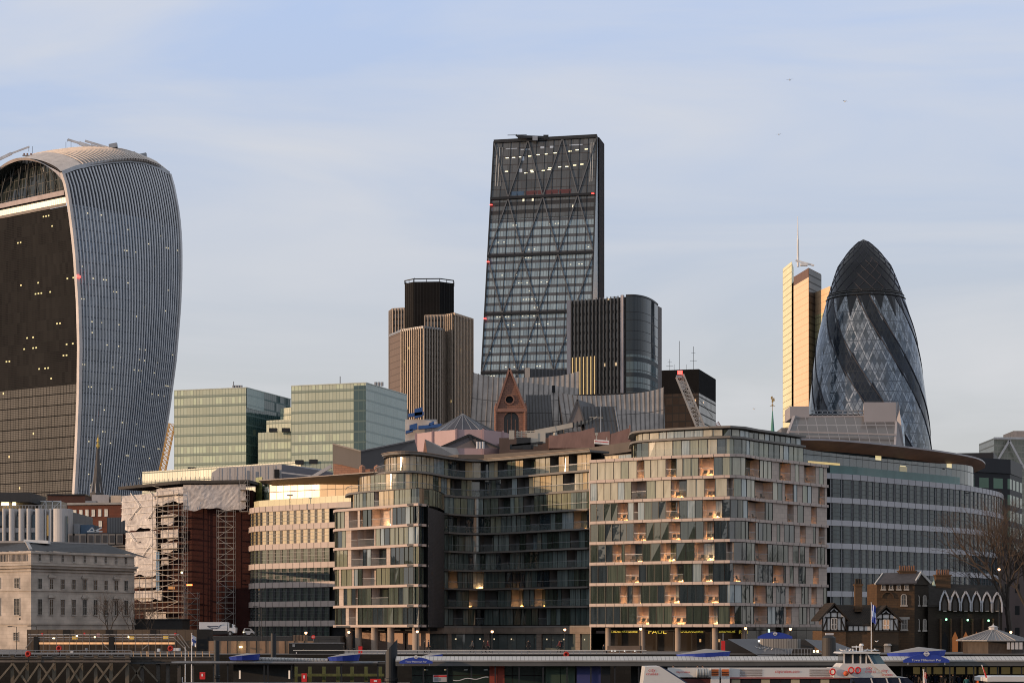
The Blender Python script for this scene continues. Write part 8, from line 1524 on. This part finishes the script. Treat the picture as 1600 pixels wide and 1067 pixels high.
t = Thing('tour_boat', 'end of a second white boat with a slanted stern pole, at the right edge', 'boat', (X(1580, D), D+3, 0)); slab([(1541, 1064), (1660, 1064), (1660, 1056.5), (1548, 1056), (1541, 1058)], D-.5, D+5, hullw, 'roof'); slab([(1546, 1095), (1660, 1095), (1660, 1064.2), (1546, 1064.2)], D, D+4.5, mat('boat_cabin', (.06, .055, .055), .3), 'cabin'); t.part('stern_pole', MB().tube(W(1542, 1061, D), W(1534, 1038, D), .06, .04, 8), white); t.part('furled_flag', MB().face([W(1534.5, 1040, D-.1), W(1537, 1043, D-.1), W(1543, 1059, D-.1), W(1540, 1058, D-.1)]), redp)
# ================================================================ PEOPLE
def person_mesh(pose):
    """continuous body grown from a joint skeleton with the skin modifier"""
    w = {'stand': 0, 'walk': 1, 'sit': 2}[pose]; J = {}
    J['pel'] = (0, 0, .93); J['bel'] = (0, 0, 1.08); J['che'] = (0, 0, 1.32); J['nec'] = (0, -.01, 1.48); J['hea'] = (0, -.02, 1.60); J['top'] = (0, -.02, 1.72); E = [('pel','bel'), ('bel','che'), ('che','nec'), ('nec','hea'), ('hea','top')]
    Rr = {'pel': (.17,.12), 'bel': (.15,.11), 'che': (.19,.12), 'nec': (.055,.055), 'hea': (.08,.10), 'top': (.06,.07)}
    for s, n in ((-1, 'l'), (1, 'r')):
        sw = s*.22 if w == 1 else 0
        J[n+'sh'] = (s*.20, 0, 1.41); J[n+'el'] = (s*.27, sw*.5+.02, 1.13); J[n+'wr'] = (s*.26, sw*.9-.08, .90); J[n+'ha'] = (s*.25, sw-.12, .80); E += [('che', n+'sh'), (n+'sh', n+'el'), (n+'el', n+'wr'), (n+'wr', n+'ha')]
        Rr[n+'sh'] = (.075,.075); Rr[n+'el'] = (.052,.052); Rr[n+'wr'] = (.036,.036); Rr[n+'ha'] = (.04,.025)
        if w == 2: J[n+'hi'] = (s*.09, -.02, .88); J[n+'kn'] = (s*.11, -.42, .90); J[n+'an'] = (s*.11, -.44, .50); J[n+'to'] = (s*.12, -.58, .46)
        else: J[n+'hi'] = (s*.09, 0, .86); J[n+'kn'] = (s*.10, -sw*.9-.03, .49); J[n+'an'] = (s*.10, -sw*1.1+(.10 if sw > 0 else 0)*0, .08); J[n+'to'] = (s*.11, -sw*1.1-.16, .03)
        E += [('pel', n+'hi'), (n+'hi', n+'kn'), (n+'kn', n+'an'), (n+'an', n+'to')]; Rr[n+'hi'] = (.10,.10); Rr[n+'kn'] = (.065,.065); Rr[n+'an'] = (.045,.05); Rr[n+'to'] = (.045,.03)
    if w == 2: J = {k: (v[0], v[1], v[2]-.45) for k, v in J.items()}
    ks = list(J); me = bpy.data.meshes.new('skeleton'); me.from_pydata([J[k] for k in ks], [(ks.index(a), ks.index(b)) for a, b in E], []); o = bpy.data.objects.new('skeleton', me); LINK(o); sk = o.modifiers.new('skin', 'SKIN')
    for i, k in enumerate(ks): v = me.skin_vertices[0].data[i]; v.radius = Rr[k]; v.use_root = (k == 'pel')
    o.modifiers.new('sub', 'SUBSURF').levels = 1; dg = bpy.context.evaluated_depsgraph_get(); dg.update(); r = bpy.data.meshes.new_from_object(o.evaluated_get(dg)); bpy.data.objects.remove(o); bpy.data.meshes.remove(me); dz = -.45 if w == 2 else 0
    for p in r.polygons: p.use_smooth = True
    r['dz'] = dz; return r
PM = {k: person_mesh(k) for k in ('stand', 'walk', 'sit')}
skin_m = mat('skin', (.38, .23, .16), .6); hair_m = mat('dark_hair', (.03, .02, .015), .6)
def person(pose, loc, rz, coat, trousers, label, group=None, h=1.0):
    me = PM[pose].copy(); dz = PM[pose]['dz']; me.materials.clear()
    for m in (trousers, coat, skin_m, hair_m): me.materials.append(m)
    for p in me.polygons:
        c = p.center; z = c.z-dz; p.material_index = 0 if z < .88 and abs(c.x) < .2 else 1 if z < 1.47 and not (z < .9 and abs(c.x) >= .2) else 3 if z > 1.62 or (z > 1.52 and c.y > .02) else 2
        if pose == 'sit' and z < .97 and c.y < -.12: p.material_index = 0
    me.name = 'person'; o = bpy.data.objects.new('person', me); LINK(o); o.location = loc; o.rotation_euler = (0, 0, rz); o.scale = (h, h, h); return props(o, label, 'person', group)
cl = {n: mat('cloth_'+n, c, .85) for n, c in dict(black=(.015,.015,.017), navy=(.02,.025,.05), grey=(.09,.09,.095), maroon=(.13,.03,.035), brown=(.07,.05,.035), orange=(.6,.12,.02), cream=(.4,.37,.32), teal=(.03,.12,.12)).items()}
for pose, x, rz, c_, l in (('stand', 663, 2, 'black', 'person in black standing by the first shop window'), ('walk', 669.5, 1.4, 'navy', 'person in navy walking right of the one in black, first shop window'), ('walk', 738, -1.5, 'grey', 'person in a light grey jacket by the second shop window'), ('walk', 755.5, 1.5, 'black', 'person in black walking past the stone pier of the shops'), ('walk', 762, 1.5, 'maroon', 'person in a dark red coat walking beside one in black'), ('stand', 825.5, 0, 'black', 'person in black standing alone before the middle shop window'), ('walk', 874, -1.5, 'maroon', 'person in dark red by the lamp post, right shop windows'), ('stand', 877, .4, 'black', 'person in dark clothes standing close behind the lamp post')):
    person(pose, (X(x, 284), 284, 6), rz, cl[c_], cl['black'], l, 'people on the quay', 1.02)
person('sit', (X(943, 266), 266, 6.0), 1.2, cl['black'], cl['black'], 'person in dark clothes sitting bent at the left end of the windbreak screen', 'people on the quay')
for i, (x, p_) in enumerate(((1027, 'sit'), (1052, 'sit'), (1073, 'stand'), (1090, 'sit'), (1098, 'sit'))): person(p_, (X(x, 200), 200, Z(1060, 200)-(.35 if p_ == 'stand' else -.2)-.1), rh.uniform(-1, 1), cl['black'], cl['black'], ('dark seated passenger nearest the stern fin of the tour boat', 'dark seated passenger between the stern fin and the small red lettering', 'dark standing passenger left of the white life raft', 'dark seated passenger just above the white life raft', 'dark seated passenger right above the raft, leaning')[i], 'passengers on the upper deck')
rp = random.Random(5)
for i in range(40):
    x = 1416+i*5.2+rp.uniform(-2, 2); d = rp.uniform(223, 226.2); cc = ['black', 'black', 'navy', 'black', 'brown', 'grey', 'black'][i % 7]; h = rp.uniform(.92, 1.05)
    person('stand', (X(x, d), d, 2.4+.15), rp.uniform(-3, 3), cl[cc], cl['black'], 'dark-clothed passenger standing in the crowd under the right part of the pier canopy', 'waiting crowd under the pier canopy', h)
person('stand', (X(1529, 222.6), 222.6, 2.4), 0, cl['orange'], cl['black'], 'person in a bright orange jacket at the front of the waiting crowd', 'waiting crowd under the pier canopy'); person('stand', (X(1510, 222.6), 222.6, 2.3), 0, cl['teal'], cl['black'], 'person in a teal jacket at the front of the waiting crowd', 'waiting crowd under the pier canopy')
# ================================================================ GULLS
def gull(name, loc, rz, label, group, fly=False, src={}):
    k = fly
    if k not in src:
        mb = MB().lathe([(0, -.22), (.05, -.16), (.085, -.02), (.075, .1), (.04, .19), (0, .24)], (0, 0, 0), 8); mb.v = [Vector((v.z, v.y, v.x*.9+.14+v.z*.15)) for v in mb.v]
        h_ = MB().lathe([(0, -.06), (.045, -.03), (.05, .01), (0, .055)], (.22, 0, .26), 8); beak = MB().bar((.26, 0, .26), (.33, 0, .25), .02)
        t = Thing(name, label, 'gull', (0, 0, 0), group); t.part('body', mb, white, smooth=True); t.part('head', h_, white); t.part('beak', beak, mat('beak_yellow', (.6, .4, .05), .6))
        if fly:
            for s in (-1, 1): t.part('wing', MB().face([(-.06, s*.05, .18), (.10, s*.05, .18), (.05, s*.34, .30), (-.06, s*.34, .30)]).face([(-.06, s*.34, .30), (.05, s*.34, .30), (-.08, s*.68, .22)]), mat('wing_grey', (.25, .26, .28), .7))
        else:
            for s in (-1, 1): t.part('leg', MB().bar((0, s*.03, 0), (0, s*.03, .1), .012), bpy.data.materials['beak_yellow'])
            t.part('wing_cover', MB().obox((-.06, 0, .19), (.16,0,.02), (0,.075,0), (0,0,.025)), mat('wing_grey2', (.25, .26, .28), .7))
        src[k] = t.o; o = t.o
    else: o = copy_tree(src[k], label=label); o['group'] = group
    o.location = loc; o.rotation_euler = (0, 0, rz); return o
rg_ = random.Random(3)
for x, y in ((1158, 1008.5), (1167, 1013), (1172, 1012), (1183, 1012), (1188, 1013.5), (1193, 1012.5), (1198, 1014), (1206, 1014.5), (1179, 1018), (1194, 1017), (1193, 1018.5), (1174, 1015.5)):
    # stand on the sloping roof: solve the roof height at this spot
    D_ = 263 + (1024-y)*.2; gull('gull', W(x, y+.8, D_), rg_.uniform(0, 6), 'white gull perched on the sloping grey roof of the ticket hall', 'gulls on the ticket hall roof')
for x in (1316, 1321, 1327, 1333, 1352, 1358, 1364, 1370): gull('gull', W(x, 1017.6, 196+rg_.uniform(.3, 3)), rg_.uniform(0, 6), 'white gull perched on the wheelhouse roof of the tour boat', 'gulls on the wheelhouse roof')
for x, y, d, l in ((1234, 127, 330, 'gull flying in the open sky above the slender tower'), (1320, 160.5, 330, 'gull flying in the sky above the bullet-shaped tower'), (1217, 212, 400, 'gull flying in the sky left of the mast top'), (1178, 640, 420, 'gull flying low between the black block and the copper spire'), (1370, 1003.5, 260, 'gull gliding in front of the half-timbered house')): gull('gull', W(x, y, d), rg_.uniform(0, 6), l, 'flying gulls', True)
# ================================================================ BARE TREES
bark = mat('bark', (.055, .045, .038), .9, 0, .3, 2); twigm = mat('twigs', (.06, .045, .036), .9, 0, .2, 1)
def tree(label, base, height, spread, seed, lean=0, depth=7, tr=.42, cs=0.62, mt=twigm):
    r = random.Random(seed); t = Thing('bare_tree', label, 'tree', base, 'bare winter trees'); tk, tw = MB(), MB(); B = Vector(base)
    def grow(p, d, l, rad, k):
        n = 2 if k < 5 else 1; q = p
        for i in range(n):
            d = (d + Vector((r.uniform(-.16, .16), r.uniform(-.16, .16), r.uniform(-.05, .10)))).normalized(); q2 = q + d*l/n; r1 = rad*(1-.25*(i+1)/n)
            (tk if k < 3 else tw).tube(q, q2, rad*(1-.25*i/n), r1, 7 if k < 2 else 4 if k < 4 else 3, caps=False); q = q2
        if k >= depth or rad < .008: return
        m = 3 if k < 4 else r.choice((2, 3, 3))
        for i in range(m):
            a = 2*math.pi*(i/m) + r.uniform(-.6, .6); s = r.uniform(.35, .85)*spread; o = d.orthogonal().normalized(); o2 = d.cross(o); nd = (d + (o*math.cos(a)+o2*math.sin(a))*s); nd.z += .10; nd.normalize(); grow(q, nd, l*r.uniform(.62, .86), rad*r.uniform(.52, .68), k+1)
    grow(B, Vector((lean, 0, 1)).normalized(), height*.26, tr, 0); t.part('trunk', tk, bark); t.part('crown', tw, mt); return t
D = 300
tree('large bare tree with a wide twiggy crown rising behind the octagonal kiosk', (X(1582, D), D, 6), 23, .78, 21, -.02, 8, .5); tree('bare tree overlapping the right edge with its fine twigs', (X(1622, 306), 306, 6), 22, .85, 8, -.15, 7, .45); tree('thin bare tree between the black office block and the hall dormers', (X(1556, 318), 318, 6), 19, .8, 35, 0, 7, .32)
tree('slim bare tree before the right end of the neoclassical building', (X(172, 318), 318, 6), 9.5, .75, 12, 0, 6, .16); tree('smaller dark bare tree left of the scaffolded building', (X(206, 322), 322, 6), 9, .8, 14, 0, 6, .14); tree('bare tree in front of the foot of the scaffolding', (X(232, 330), 330, 6), 8.5, .8, 19, 0, 6, .14)
D = 330; t = Thing('dark_shed', 'low dark block between the neoclassical building and the scaffolding', 'building', (X(230, 350), 350, 6)); t.part('wall', MB().box(X(208, 352), X(285, 352), 352, 360, 6, Z(968, 352)), mat('shed_dark', (.03, .028, .027), .8)); t.part('coping', MB().box(X(207, 352), X(286, 352), 351.8, 360, Z(968, 352), Z(966.5, 352)), darkm)
# distant pale building and wall glimpsed through the bare trees
D = 420; t = Thing('pale_distant_house', 'pale pinkish building glimpsed behind the bare trees at the right edge', 'building', (X(1600, D), D+5, 6)); t.part('wall', MB().box(X(1562, D), X(1680, D), D, D+20, 6, Z(862, D)), mat('pinkish_wall', (.12, .09, .085), .8)); 
for i in range(5):
    for j in range(4): a = 1570+i*16; t.part('window', MB().box(X(a, D), X(a+7, D), D-.06, D-.01, Z(892+j*34, D), Z(878+j*34, D)), black)
